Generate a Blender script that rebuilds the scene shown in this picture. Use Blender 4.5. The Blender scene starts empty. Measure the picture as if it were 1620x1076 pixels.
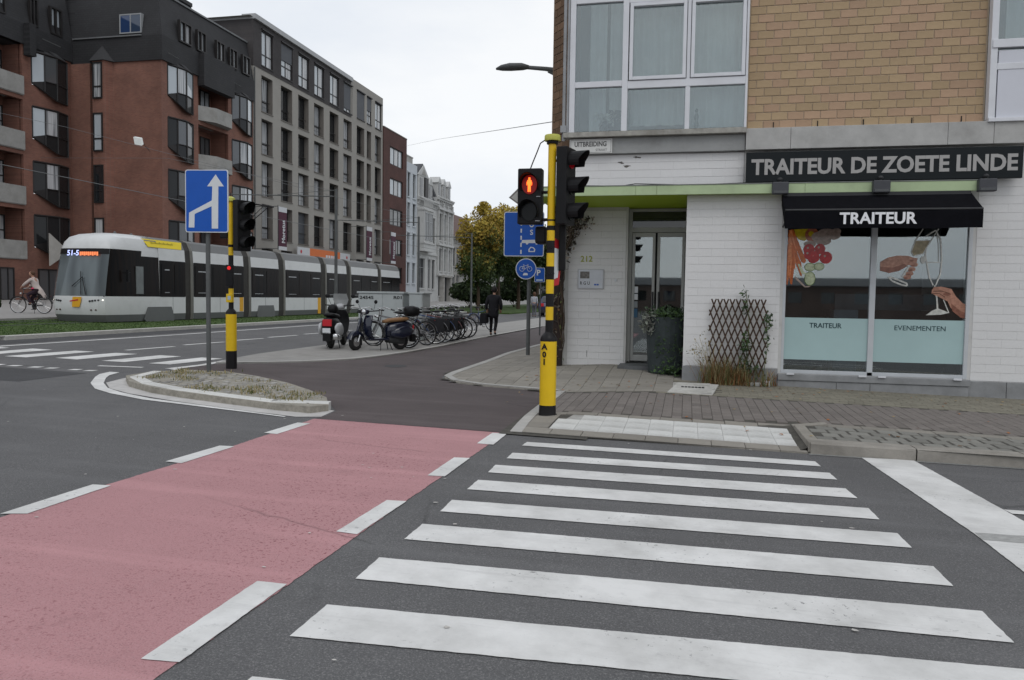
import bpy, bmesh, math, random
from mathutils import Vector, Matrix
R_ = random.Random(7)
S = bpy.context.scene
COL = S.collection
# ------------------------------------------------------------------ camera
TH, PIT, ROL = math.radians(12.6), math.radians(3.156), 0.015
fw = Vector((-math.sin(TH)*math.cos(PIT), math.cos(TH)*math.cos(PIT), -math.sin(PIT)))
r0 = Vector((math.cos(TH), math.sin(TH), 0)); u0 = r0.cross(fw)
rt = math.cos(ROL)*r0 + math.sin(ROL)*u0; up = math.cos(ROL)*u0 - math.sin(ROL)*r0
cd = bpy.data.cameras.new('camera'); cam = bpy.data.objects.new('camera', cd); COL.objects.link(cam)
cam.matrix_world = Matrix(((rt.x, up.x, -fw.x, 0), (rt.y, up.y, -fw.y, 0), (rt.z, up.z, -fw.z, 1.6), (0, 0, 0, 1)))
cd.sensor_width = 36; cd.lens = 36*1235/1620; cd.clip_start = 0.1; cd.clip_end = 3000
S.camera = cam
# ------------------------------------------------------------------ sky and sun (overcast)
W = bpy.data.worlds.new('World'); S.world = W; W.use_nodes = True
nt = W.node_tree; nt.nodes.clear()
def N(nt, t, **k):
    n = nt.nodes.new(t)
    for a, b in k.items(): setattr(n, a, b)
    return n
out = N(nt, 'ShaderNodeOutputWorld'); bg = N(nt, 'ShaderNodeBackground'); sky = N(nt, 'ShaderNodeTexSky')
sky.sky_type = 'NISHITA'; sky.sun_disc = False; sky.sun_elevation = math.radians(52); sky.sun_rotation = math.radians(200)
sc = N(nt, 'ShaderNodeVectorMath', operation='SCALE'); sc.inputs['Scale'].default_value = 0.09
nt.links.new(sky.outputs[0], sc.inputs[0])
tc = N(nt, 'ShaderNodeTexCoord'); mp = N(nt, 'ShaderNodeMapping'); mp.inputs['Scale'].default_value = (1, 1, 2.6)
nz = N(nt, 'ShaderNodeTexNoise'); nz.inputs['Scale'].default_value = 1.7; nz.inputs['Detail'].default_value = 6; nz.inputs['Roughness'].default_value = .55
rp = N(nt, 'ShaderNodeValToRGB')
rp.color_ramp.elements[0].position = .34; rp.color_ramp.elements[0].color = (.72, .78, .87, 1)
rp.color_ramp.elements[1].position = .66; rp.color_ramp.elements[1].color = (.97, .985, 1.0, 1)
nt.links.new(tc.outputs['Generated'], mp.inputs[0]); nt.links.new(mp.outputs[0], nz.inputs['Vector']); nt.links.new(nz.outputs['Fac'], rp.inputs[0])
mx = N(nt, 'ShaderNodeMix', data_type='RGBA'); mx.inputs['Factor'].default_value = .93
nt.links.new(sc.outputs[0], mx.inputs[6]); nt.links.new(rp.outputs[0], mx.inputs[7])
nt.links.new(mx.outputs[2], bg.inputs[0]); bg.inputs[1].default_value = 1.0; nt.links.new(bg.outputs[0], out.inputs[0])
sl = bpy.data.lights.new('sun', 'SUN'); sl.energy = .55; sl.angle = math.radians(30); sl.color = (1, .97, .93)
so = bpy.data.objects.new('sun', sl); COL.objects.link(so); so.rotation_euler = (math.radians(38), 0, math.radians(20))
S.view_settings.view_transform = 'Standard'; S.view_settings.look = 'None'; S.view_settings.exposure = .05; S.view_settings.gamma = 1
# ------------------------------------------------------------------ materials
MATS = {}
def mat(name, col, rough=.7, var=.12, scale=6., bump=0., bscale=40., metal=0., spec=.3, emit=None, rnd=0., dirt=0.):
    if name in MATS: return MATS[name]
    m = bpy.data.materials.new(name); m.use_nodes = True; t = m.node_tree; b = t.nodes['Principled BSDF']
    b.inputs['Roughness'].default_value = rough; b.inputs['Metallic'].default_value = metal
    b.inputs['Specular IOR Level'].default_value = spec
    tcn = N(t, 'ShaderNodeTexCoord'); c = (*col, 1)
    last = None
    if var > 0:
        n = N(t, 'ShaderNodeTexNoise'); n.inputs['Scale'].default_value = scale; n.inputs['Detail'].default_value = 5; n.inputs['Roughness'].default_value = .65
        t.links.new(tcn.outputs['Object'], n.inputs['Vector'])
        r = N(t, 'ShaderNodeMapRange'); r.inputs[1].default_value = .25; r.inputs[2].default_value = .75
        r.inputs[3].default_value = 1-var; r.inputs[4].default_value = 1+var
        t.links.new(n.outputs['Fac'], r.inputs[0]); last = r.outputs[0]
    if rnd > 0:
        oi = N(t, 'ShaderNodeObjectInfo'); r2 = N(t, 'ShaderNodeMapRange'); r2.inputs[3].default_value = 1-rnd; r2.inputs[4].default_value = 1+rnd
        t.links.new(oi.outputs['Random'], r2.inputs[0])
        if last is not None:
            mm = N(t, 'ShaderNodeMath', operation='MULTIPLY'); t.links.new(last, mm.inputs[0]); t.links.new(r2.outputs[0], mm.inputs[1]); last = mm.outputs[0]
        else: last = r2.outputs[0]
    if last is not None:
        v = N(t, 'ShaderNodeVectorMath', operation='SCALE'); v.inputs[0].default_value = col; t.links.new(last, v.inputs['Scale'])
        src = v.outputs[0]
        if dirt > 0:
            n3 = N(t, 'ShaderNodeTexNoise'); n3.inputs['Scale'].default_value = 1.7; n3.inputs['Detail'].default_value = 8; n3.inputs['Roughness'].default_value = .7
            t.links.new(tcn.outputs['Object'], n3.inputs['Vector'])
            r3 = N(t, 'ShaderNodeMapRange'); r3.inputs[1].default_value = .5; r3.inputs[2].default_value = .75; r3.inputs[4].default_value = dirt
            t.links.new(n3.outputs['Fac'], r3.inputs[0])
            mx3 = N(t, 'ShaderNodeMix', data_type='RGBA'); mx3.inputs[7].default_value = (.11, .10, .08, 1)
            t.links.new(r3.outputs[0], mx3.inputs[0]); t.links.new(src, mx3.inputs[6]); src = mx3.outputs[2]
        t.links.new(src, b.inputs['Base Color'])
    else: b.inputs['Base Color'].default_value = c
    if bump > 0:
        n2 = N(t, 'ShaderNodeTexNoise'); n2.inputs['Scale'].default_value = bscale; n2.inputs['Detail'].default_value = 3
        t.links.new(tcn.outputs['Object'], n2.inputs['Vector'])
        bp = N(t, 'ShaderNodeBump'); bp.inputs['Strength'].default_value = bump; bp.inputs['Distance'].default_value = .01
        t.links.new(n2.outputs['Fac'], bp.inputs['Height']); t.links.new(bp.outputs[0], b.inputs['Normal'])
    if emit:
        b.inputs['Emission Color'].default_value = (*emit[:3], 1); b.inputs['Emission Strength'].default_value = emit[3]
    MATS[name] = m; return m
def tnode(m): return m.node_tree, m.node_tree.nodes['Principled BSDF']
def road_mat(name, base, speck, amt, pit=None, big=.14, rough=.85, lines=True):
    """ground coating: fine aggregate speckle, broad patches, optional pits and cracks"""
    m = bpy.data.materials.new(name); m.use_nodes = True; t, b = tnode(m)
    tcn = N(t, 'ShaderNodeTexCoord'); g = tcn.outputs['Object']
    def noise(s, d=2, r=.5):
        n = N(t, 'ShaderNodeTexNoise'); n.inputs['Scale'].default_value = s; n.inputs['Detail'].default_value = d; n.inputs['Roughness'].default_value = r
        t.links.new(g, n.inputs['Vector']); return n.outputs['Fac']
    def rng(src, a, b_, c, d):
        r = N(t, 'ShaderNodeMapRange'); t.links.new(src, r.inputs[0])
        for i, x in zip((1, 2, 3, 4), (a, b_, c, d)): r.inputs[i].default_value = x
        return r.outputs[0]
    def mix(f, a, b_):
        x = N(t, 'ShaderNodeMix', data_type='RGBA'); t.links.new(f, x.inputs[0])
        if isinstance(a, tuple): x.inputs[6].default_value = (*a, 1)
        else: t.links.new(a, x.inputs[6])
        if isinstance(b_, tuple): x.inputs[7].default_value = (*b_, 1)
        else: t.links.new(b_, x.inputs[7])
        return x.outputs[2]
    c = mix(rng(noise(95, 3, .8), .5, .68, 0, amt), base, speck)
    c = mix(rng(noise(120, 2, .7), .32, .46, .55, 0), c, tuple(x*.35 for x in base))
    if pit:
        vo = N(t, 'ShaderNodeTexNoise'); vo.inputs['Scale'].default_value = 42; vo.inputs['Detail'].default_value = 3; vo.inputs['Roughness'].default_value = .6
        t.links.new(g, vo.inputs['Vector'])
        reg = rng(noise(.55, 3, .5), .38, .62, .0, 1)
        ms = N(t, 'ShaderNodeMath', operation='MULTIPLY'); t.links.new(rng(vo.outputs['Fac'], .6, .64, 0, .8), ms.inputs[0]); t.links.new(reg, ms.inputs[1])
        c = mix(ms.outputs[0], c, pit)
    mpn = N(t, 'ShaderNodeMapping'); mpn.inputs['Scale'].default_value = (.25, 3.2, 1); t.links.new(g, mpn.inputs[0])
    sn = N(t, 'ShaderNodeTexNoise'); sn.inputs['Scale'].default_value = 1.1; sn.inputs['Detail'].default_value = 5; t.links.new(mpn.outputs[0], sn.inputs['Vector'])
    c = mix(rng(sn.outputs['Fac'], .52, .72, 0, .28), c, tuple(min(1, x*1.45+.03) for x in base))
    c = mix(rng(noise(2.3, 8, .75), .60, .70, 0, .35), c, tuple(x*.6 for x in base))
    vc = N(t, 'ShaderNodeTexVoronoi', feature='DISTANCE_TO_EDGE'); vc.inputs['Scale'].default_value = .38; dn = N(t, 'ShaderNodeTexNoise'); dn.inputs['Scale'].default_value = 3; dn.inputs['Detail'].default_value = 6
    t.links.new(g, dn.inputs['Vector']); vm = N(t, 'ShaderNodeMix', data_type='RGBA'); vm.inputs[0].default_value = .12; t.links.new(g, vm.inputs[6]); t.links.new(dn.outputs['Color'], vm.inputs[7]); t.links.new(vm.outputs[2], vc.inputs['Vector'])
    mc = N(t, 'ShaderNodeMath', operation='MULTIPLY'); t.links.new(rng(vc.outputs['Distance'], .0, .006, .5, 0), mc.inputs[0]); t.links.new(rng(noise(.5, 2, .5), .52, .58, 0, 1), mc.inputs[1])
    c = mix(mc.outputs[0], c, tuple(x*.3 for x in base))
    bigv = rng(noise(.8, 6, .6), .25, .75, 1-big, 1+big)
    v = N(t, 'ShaderNodeVectorMath', operation='SCALE'); t.links.new(c, v.inputs[0]); t.links.new(bigv, v.inputs['Scale'])
    t.links.new(v.outputs[0], b.inputs['Base Color']); b.inputs['Roughness'].default_value = rough; b.inputs['Specular IOR Level'].default_value = .35
    bp = N(t, 'ShaderNodeBump'); bp.inputs['Strength'].default_value = .5; bp.inputs['Distance'].default_value = .004
    t.links.new(noise(110, 3, .7), bp.inputs['Height']); t.links.new(bp.outputs[0], b.inputs['Normal'])
    MATS[name] = m; return m
ASPH = road_mat('asphalt', (.101, .100, .102), (.28, .275, .27), .65)
ASPHD = road_mat('asphalt_dark', (.05, .05, .053), (.16, .16, .16), .5)
PINK = road_mat('pink_coating', (.43, .222, .232), (.50, .32, .33), .5, pit=(.16, .035, .045), big=.07)
DKRED = road_mat('dark_red_asphalt', (.082, .066, .066), (.15, .12, .12), .5, big=.2)
def paint_mat():
    m = bpy.data.materials.new('road_paint'); m.use_nodes = True; t, b = tnode(m)
    tcn = N(t, 'ShaderNodeTexCoord')
    def nn(s, d, r):
        n = N(t, 'ShaderNodeTexNoise'); n.inputs['Scale'].default_value = s; n.inputs['Detail'].default_value = d; n.inputs['Roughness'].default_value = r
        t.links.new(tcn.outputs['Object'], n.inputs['Vector']); return n.outputs['Fac']
    cr = N(t, 'ShaderNodeValToRGB'); e = cr.color_ramp.elements; e[0].position = .3; e[0].color = (.50, .495, .48, 1); e[1].position = .62; e[1].color = (.73, .725, .71, 1)
    t.links.new(nn(1.6, 8, .68), cr.inputs[0])
    r = N(t, 'ShaderNodeMapRange'); r.inputs[1].default_value = .66; r.inputs[2].default_value = .72; r.inputs[4].default_value = .6
    t.links.new(nn(60, 5, .75), r.inputs[0])
    x = N(t, 'ShaderNodeMix', data_type='RGBA'); t.links.new(r.outputs[0], x.inputs[0]); t.links.new(cr.outputs[0], x.inputs[6]); x.inputs[7].default_value = (.14, .14, .14, 1)
    r2 = N(t, 'ShaderNodeMapRange'); r2.inputs[1].default_value = .60; r2.inputs[2].default_value = .75; r2.inputs[4].default_value = .45
    t.links.new(nn(4.5, 9, .8), r2.inputs[0])
    x2 = N(t, 'ShaderNodeMix', data_type='RGBA'); t.links.new(r2.outputs[0], x2.inputs[0]); t.links.new(x.outputs[2], x2.inputs[6]); x2.inputs[7].default_value = (.25, .25, .25, 1)
    mpn = N(t, 'ShaderNodeMapping'); mpn.inputs['Scale'].default_value = (.3, 5, 1); t.links.new(tcn.outputs['Object'], mpn.inputs[0])
    sn = N(t, 'ShaderNodeTexNoise'); sn.inputs['Scale'].default_value = 2.2; sn.inputs['Detail'].default_value = 8; sn.inputs['Roughness'].default_value = .75; t.links.new(mpn.outputs[0], sn.inputs['Vector'])
    r4 = N(t, 'ShaderNodeMapRange'); r4.inputs[1].default_value = .55; r4.inputs[2].default_value = .75; r4.inputs[4].default_value = .45; t.links.new(sn.outputs['Fac'], r4.inputs[0])
    x3 = N(t, 'ShaderNodeMix', data_type='RGBA'); t.links.new(r4.outputs[0], x3.inputs[0]); t.links.new(x2.outputs[2], x3.inputs[6]); x3.inputs[7].default_value = (.34, .335, .33, 1)
    # chips worn through to the asphalt, gathered in patches
    r5 = N(t, 'ShaderNodeMapRange'); r5.inputs[1].default_value = .60; r5.inputs[2].default_value = .64; r5.inputs[4].default_value = .85; t.links.new(nn(26, 6, .75), r5.inputs[0])
    r6 = N(t, 'ShaderNodeMapRange'); r6.inputs[1].default_value = .46; r6.inputs[2].default_value = .62; t.links.new(nn(1.3, 3, .6), r6.inputs[0])
    m5 = N(t, 'ShaderNodeMath', operation='MULTIPLY'); t.links.new(r5.outputs[0], m5.inputs[0]); t.links.new(r6.outputs[0], m5.inputs[1])
    x4 = N(t, 'ShaderNodeMix', data_type='RGBA'); t.links.new(m5.outputs[0], x4.inputs[0]); t.links.new(x3.outputs[2], x4.inputs[6]); x4.inputs[7].default_value = (.13, .13, .13, 1)
    t.links.new(x4.outputs[2], b.inputs['Base Color']); b.inputs['Roughness'].default_value = .7
    bp = N(t, 'ShaderNodeBump'); bp.inputs['Strength'].default_value = .35; bp.inputs['Distance'].default_value = .004
    t.links.new(nn(100, 3, .7), bp.inputs['Height']); t.links.new(bp.outputs[0], b.inputs['Normal'])
    MATS['paint'] = m; return m
PAINT = paint_mat()
def brick_tex(name, c1, c2, mortar, bw, bh, rough=.9, ax='x', ms=.012):
    """far brickwork whose single bricks are too small to tell apart; ax = wall normal"""
    m = bpy.data.materials.new(name); m.use_nodes = True; t, b = tnode(m)
    tcn = N(t, 'ShaderNodeTexCoord'); sp = N(t, 'ShaderNodeSeparateXYZ'); cb = N(t, 'ShaderNodeCombineXYZ'); t.links.new(tcn.outputs['Object'], sp.inputs[0])
    t.links.new(sp.outputs['Y' if ax == 'x' else 'X'], cb.inputs[0]); t.links.new(sp.outputs['Z'], cb.inputs[1])
    br = N(t, 'ShaderNodeTexBrick'); br.inputs['Color1'].default_value = (*c1, 1); br.inputs['Color2'].default_value = (*c2, 1); br.inputs['Mortar'].default_value = (*mortar, 1)
    br.inputs['Scale'].default_value = 1; br.inputs['Brick Width'].default_value = bw; br.inputs['Row Height'].default_value = bh; br.inputs['Mortar Size'].default_value = ms
    t.links.new(cb.outputs[0], br.inputs['Vector'])
    n = N(t, 'ShaderNodeTexNoise'); n.inputs['Scale'].default_value = .45; n.inputs['Detail'].default_value = 7; n.inputs['Roughness'].default_value = .6; t.links.new(tcn.outputs['Object'], n.inputs['Vector'])
    r = N(t, 'ShaderNodeMapRange'); r.inputs[1].default_value = .3; r.inputs[2].default_value = .7; r.inputs[3].default_value = .75; r.inputs[4].default_value = 1.25
    t.links.new(n.outputs['Fac'], r.inputs[0]); v = N(t, 'ShaderNodeVectorMath', operation='SCALE'); t.links.new(br.outputs[0], v.inputs[0]); t.links.new(r.outputs[0], v.inputs['Scale'])
    t.links.new(v.outputs[0], b.inputs['Base Color']); b.inputs['Roughness'].default_value = rough
    MATS[name] = m; return m
def glass_mat(name, base, rough=.03, curtain=None):  # curtain: second tone in upright streaks, also used for painted tram reflections
    m = bpy.data.materials.new(name); m.use_nodes = True; t, b = tnode(m)
    b.inputs['Roughness'].default_value = rough; b.inputs['Specular IOR Level'].default_value = .8; b.inputs['Base Color'].default_value = (*base, 1)
    if curtain:
        tcn = N(t, 'ShaderNodeTexCoord'); w = N(t, 'ShaderNodeTexNoise'); w.inputs['Scale'].default_value = 9; w.inputs['Detail'].default_value = 1
        mpn = N(t, 'ShaderNodeMapping'); mpn.inputs['Scale'].default_value = (1, 1, .03); t.links.new(tcn.outputs['Object'], mpn.inputs[0]); t.links.new(mpn.outputs[0], w.inputs['Vector'])
        cr = N(t, 'ShaderNodeValToRGB'); cr.color_ramp.elements[0].position = .35; cr.color_ramp.elements[0].color = (*base, 1); cr.color_ramp.elements[1].position = .6; cr.color_ramp.elements[1].color = (*curtain, 1)
        t.links.new(w.outputs['Fac'], cr.inputs[0]); t.links.new(cr.outputs[0], b.inputs['Base Color'])
    MATS[name] = m; return m
GD = glass_mat('glass_dark', (.018, .02, .022)); GC = glass_mat('glass_curtained', (.16, .17, .18), curtain=(.5, .51, .52)); GB = glass_mat('glass_bluish_reflection', (.03, .05, .09))
GM = glass_mat('glass_blind', (.09, .095, .1)); GBR = glass_mat('glass_bright', (.42, .46, .49))
def see_glass(name, refl, tint=(.85, .9, .9)):
    m = bpy.data.materials.new(name); m.use_nodes = True; t = m.node_tree; t.nodes.clear()
    o = N(t, 'ShaderNodeOutputMaterial'); a = N(t, 'ShaderNodeBsdfTransparent'); a.inputs[0].default_value = (*tint, 1)
    g = N(t, 'ShaderNodeBsdfGlossy'); g.inputs['Roughness'].default_value = .02; g.inputs[0].default_value = (.9, .95, .96, 1)
    f = N(t, 'ShaderNodeFresnel'); f.inputs[0].default_value = 1.5; ad = N(t, 'ShaderNodeMath', operation='ADD'); ad.inputs[1].default_value = refl; t.links.new(f.outputs[0], ad.inputs[0])
    x = N(t, 'ShaderNodeMixShader'); t.links.new(ad.outputs[0], x.inputs[0]); t.links.new(a.outputs[0], x.inputs[1]); t.links.new(g.outputs[0], x.inputs[2]); t.links.new(x.outputs[0], o.inputs[0])
    MATS[name] = m; return m
GSEE = see_glass('window_glass', .10); GSHOP = see_glass('shop_glass', .14, (.86, .9, .9))
BLACK = mat('black_plastic', (.008, .008, .009), .5, 0, spec=.2); DKG = mat('dark_grey', (.035, .036, .038), .55, .15)
CHROME = mat('chrome', (.6, .6, .6), .2, 0, metal=1); TYRE = mat('tyre_rubber', (.018, .018, .018), .85, .2, 20); SILV = mat('silver_metal', (.42, .43, .44), .4, .05, metal=.6)
WHITE = mat('white_frame', (.66, .67, .70), .45, .05, 3, dirt=.12); GALV = mat('galvanised_steel', (.095, .10, .10), .55, .2, 5)
YEL = mat('yellow_enamel', (.72, .47, .012), .38, .06, 5, dirt=.18); POLEBLK = mat('black_enamel', (.010, .009, .010), .4, .2, 8, spec=.22)
BLUE = mat('sign_blue', (.006, .085, .42), .35, .05); SWH = mat('sign_white', (.62, .64, .66), .4, .04); SRED = mat('sign_red', (.48, .02, .03), .4, .04)
CONC = mat('concrete', (.41, .405, .39), .9, .16, 3, .3, 60, dirt=.25); CONCD = mat('grey_stone_plinth', (.25, .255, .26), .85, .18, 4, .3, 50, dirt=.3)
# ------------------------------------------------------------------ mesh builder
class MB:
    def __init__(s): s.v = []; s.f = []; s.m = []
    def face(s, pts, mi=0):
        n = len(s.v); s.v += [tuple(p) for p in pts]; s.f.append(tuple(range(n, n+len(pts)))); s.m.append(mi)
    def box(s, x0, x1, y0, y1, z0, z1, mi=0):
        s.hexa([(x0, y0, z0), (x1, y0, z0), (x1, y1, z0), (x0, y1, z0), (x0, y0, z1), (x1, y0, z1), (x1, y1, z1), (x0, y1, z1)], mi)
    def hexa(s, p, mi=0):
        n = len(s.v); s.v += [tuple(q) for q in p]
        for f in ((0, 3, 2, 1), (4, 5, 6, 7), (0, 1, 5, 4), (1, 2, 6, 5), (2, 3, 7, 6), (3, 0, 4, 7)): s.f.append(tuple(n+i for i in f)); s.m.append(mi)
    def prism(s, poly, f0, f1, mi=0):
        """poly: list of 2-tuples, f0/f1 map a 2-tuple to a 3D point"""
        n = len(s.v); k = len(poly); s.v += [tuple(f0(p)) for p in poly]+[tuple(f1(p)) for p in poly]
        s.f.append(tuple(range(n, n+k))); s.f.append(tuple(range(n+2*k-1, n+k-1, -1))); s.m += [mi, mi]
        for i in range(k): j = (i+1) % k; s.f.append((n+i, n+j, n+k+j, n+k+i)); s.m.append(mi)
    def rings(s, rs, mi=0, cap=True, closed=True):
        n = len(s.v); k = len(rs[0])
        for r in rs: s.v += [tuple(p) for p in r]
        for a in range(len(rs)-1):
            for i in range(k if closed else k-1):
                j = (i+1) % k; s.f.append((n+a*k+i, n+a*k+j, n+(a+1)*k+j, n+(a+1)*k+i)); s.m.append(mi if isinstance(mi, int) else mi(a, i))
        if cap:
            c0 = mi if isinstance(mi, int) else 0
            s.f.append(tuple(n+i for i in range(k))); s.f.append(tuple(n+(len(rs)-1)*k+i for i in reversed(range(k)))); s.m += [c0, c0]
    def tube(s, pts, r, n=8, mi=0, cap=True):
        pts = [Vector(p) for p in pts]; rs = r if isinstance(r, (list, tuple)) else [r]*len(pts); out = []; prev = None
        for i, p in enumerate(pts):
            d = (pts[min(i+1, len(pts)-1)]-pts[max(i-1, 0)]).normalized()
            a = prev if prev is not None and abs(prev.dot(d)) < .95 else (Vector((0, 0, 1)) if abs(d.z) < .9 else Vector((1, 0, 0)))
            x = (a-d*a.dot(d)).normalized(); y = d.cross(x); prev = x
            out.append([p+rs[i]*(math.cos(t)*x+math.sin(t)*y) for t in (2*math.pi*k/n for k in range(n))])
        s.rings(out, mi, cap)
    def lathe(s, c, prof, n=16, axis='z', mi=0):
        """prof: (radius, height) list along the axis"""
        c = Vector(c); out = []
        for r, h in prof:
            ring = []
            for k in range(n):
                t = 2*math.pi*k/n; a, b = r*math.cos(t), r*math.sin(t)
                ring.append(c+Vector({'z': (a, b, h), 'y': (a, h, b), 'x': (h, a, b)}[axis]))
            out.append(ring)
        s.rings(out, mi)
    def ell(s, c, r, n=14, k=8, mi=0):
        c = Vector(c); out = []
        for i in range(k+1):
            t = math.pi*(i+.0)/k; t = min(max(t, .02), math.pi-.02)
            out.append([c+Vector((r[0]*math.sin(t)*math.cos(2*math.pi*j/n), r[1]*math.sin(t)*math.sin(2*math.pi*j/n), r[2]*math.cos(t))) for j in range(n)])
        s.rings(out, mi)
    def torus(s, c, R, r, axis='y', n=28, k=8, mi=0, squash=1.):
        c = Vector(c); out = []
        for i in range(n+1):
            t = 2*math.pi*i/n; ring = []
            for j in range(k):
                p = 2*math.pi*j/k; rr = R+r*math.cos(p); h = r*math.sin(p)*squash
                q = {'y': (rr*math.cos(t), h, rr*math.sin(t)), 'x': (h, rr*math.cos(t), rr*math.sin(t)), 'z': (rr*math.cos(t), rr*math.sin(t), h)}[axis]
                ring.append(c+Vector(q))
            out.append(ring)
        s.rings(out, mi, cap=False)
    def mesh(s, name, mats, smooth=False, off=None):
        me = bpy.data.meshes.new(name)
        v = s.v if off is None else [(a-off[0], b-off[1], c-off[2]) for a, b, c in s.v]
        me.from_pydata(v, [], s.f)
        for m in (mats if isinstance(mats, (list, tuple)) else [mats]): me.materials.append(m)
        me.polygons.foreach_set('material_index', s.m)
        if smooth: me.polygons.foreach_set('use_smooth', [True]*len(s.f))
        bm = bmesh.new(); bm.from_mesh(me); bmesh.ops.recalc_face_normals(bm, faces=bm.faces); bm.to_mesh(me); bm.free()
        return me
    def build(s, name, mats, parent=None, smooth=False, bevel=0, local=False, auto=None):
        off = None
        if parent is not None and not local:
            q = parent; off = Vector((0, 0, 0))
            while q: off += q.location; q = q.parent
        o = bpy.data.objects.new(name, s.mesh(name, mats, smooth, off)); COL.objects.link(o)
        if parent is not None: o.parent = parent
        if bevel:
            b = o.modifiers.new('bevel', 'BEVEL'); b.width = bevel; b.segments = 2; b.limit_method = 'ANGLE'; b.angle_limit = .6
        if auto and smooth:
            e = o.modifiers.new('edges', 'EDGE_SPLIT'); e.split_angle = auto
        return o
def tag(o, label=None, cat=None, group=None, kind=None):
    if label: o['label'] = label
    if cat: o['category'] = cat
    if group: o['group'] = group
    if kind: o['kind'] = kind
    return o
def thing(name, loc, label, cat, group=None, rz=0):
    o = bpy.data.objects.new(name, None); COL.objects.link(o); o.location = loc; o.rotation_euler = (0, 0, rz); o.empty_display_size = .1
    return tag(o, label, cat, group)
def kids(o): return [c for c in COL.objects if c.parent is o]
def copy_tree(o, parent=None):
    c = o.copy(); COL.objects.link(c); c.parent = parent
    for ch in kids(o): copy_tree(ch, c)
    return c
def piece(me, loc, parent, name, rz=0, scale=None):
    o = bpy.data.objects.new(name, me); COL.objects.link(o); o.parent = parent; o.location = loc
    if rz: o.rotation_euler = (0, 0, rz)
    if scale: o.scale = scale
    return o
def text_part(name, txt, m, parent, org, ux, uz, width=None, height=None, ext=.004, center=False, bold=.0, scale_x=None):
    """lettering as flat/extruded mesh; org = lower-left in world, ux/uz = unit vectors"""
    cu = bpy.data.curves.new(name, 'FONT'); cu.body = txt; cu.extrude = ext; cu.offset = bold; cu.resolution_u = 3
    to = bpy.data.objects.new('tmp', cu); COL.objects.link(to)
    bpy.context.view_layer.update()
    me = bpy.data.meshes.new_from_object(to.evaluated_get(bpy.context.evaluated_depsgraph_get()))
    bpy.data.objects.remove(to)
    xs = [v.co.x for v in me.vertices]; ys = [v.co.y for v in me.vertices]
    w0, h0, x0, y0 = max(xs)-min(xs), max(ys)-min(ys), min(xs), min(ys)
    sx = width/w0 if width else None; sy = height/h0 if height else None
    sx = sx or sy; sy = sy or sx
    ux, uz, org = Vector(ux), Vector(uz), Vector(org); nn = ux.cross(uz)
    off = Vector((0, 0, 0)); q = parent
    while q: off += q.location; q = q.parent
    for v in me.vertices:
        v.co = org+ux*((v.co.x-x0)*sx-(w0*sx/2 if center else 0))+uz*((v.co.y-y0)*sy)+nn*v.co.z-off
    me.materials.clear(); me.materials.append(m)
    o = bpy.data.objects.new(name, me); COL.objects.link(o); o.parent = parent; return o
# ------------------------------------------------------------------ ground heights
def gz(x, y=0): return -.0202*x
def sstep(t): t = min(max(t, 0), 1); return t*t*(3-2*t)
WEST = [(-1.93, 8.4), (-2.0, 10), (-2.03, 12.62), (-3.35, 12.8), (-3.9, 13.05), (-4.25, 13.5), (-4.42, 14), (-4.5, 17.6), (-4.62, 20), (-4.43, 28), (-4.4, 60)]
def wdist(x, y):
    best = 9
    for i in range(len(WEST)-1):
        (a, b), (c, d) = WEST[i], WEST[i+1]; L2 = (c-a)**2+(d-b)**2; t = min(max(((x-a)*(c-a)+(y-b)*(d-b))/L2, 0), 1)
        best = min(best, math.hypot(x-a-(c-a)*t, y-b-(d-b)*t))
    return best
def hp(x, y):
    """height of the corner pavement: dropped at the crossing and along the cycle path"""
    full = .125+(.03*(y-12.5) if y > 12.5 else 0)
    if y < 10.15: drop = .02+.05*max(0, y-8.7)/1.45
    else: drop = .07+(full-.07)*sstep((y-10.15)/2.4)
    if y < 10.15: h = drop if x < 1.315 else .125
    else: h = drop+(full-drop)*sstep((x+.3)/2.2)
    edge = wdist(x, y)-.02
    return gz(x)+min(h, .025+.07*max(edge, 0))
def flat(name, poly, dz, m, parent=None, kind='structure', jitter=0, label=None):
    pts = []
    for i, (x, y) in enumerate(poly):
        if jitter:
            x2, y2 = poly[(i+1) % len(poly)]; L = math.hypot(x2-x, y2-y); k = max(1, int(L/.04))
            for j in range(k):
                t = j/k; a, b = (R_.uniform(-jitter, jitter), R_.uniform(-jitter, jitter)) if j else (0, 0)
                pts.append((x+(x2-x)*t+a, y+(y2-y)*t+b))
        else: pts.append((x, y))
    mb = MB(); mb.face([(x, y, gz(x)+dz) for x, y in pts]); o = mb.build(name, m, parent)
    if kind and parent is None: o['kind'] = kind
    if label: o['label'] = label
    return o
flat('road', [(-500, -300), (400, -300), (400, 700), (-500, 700)], 0, ASPH)
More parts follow.
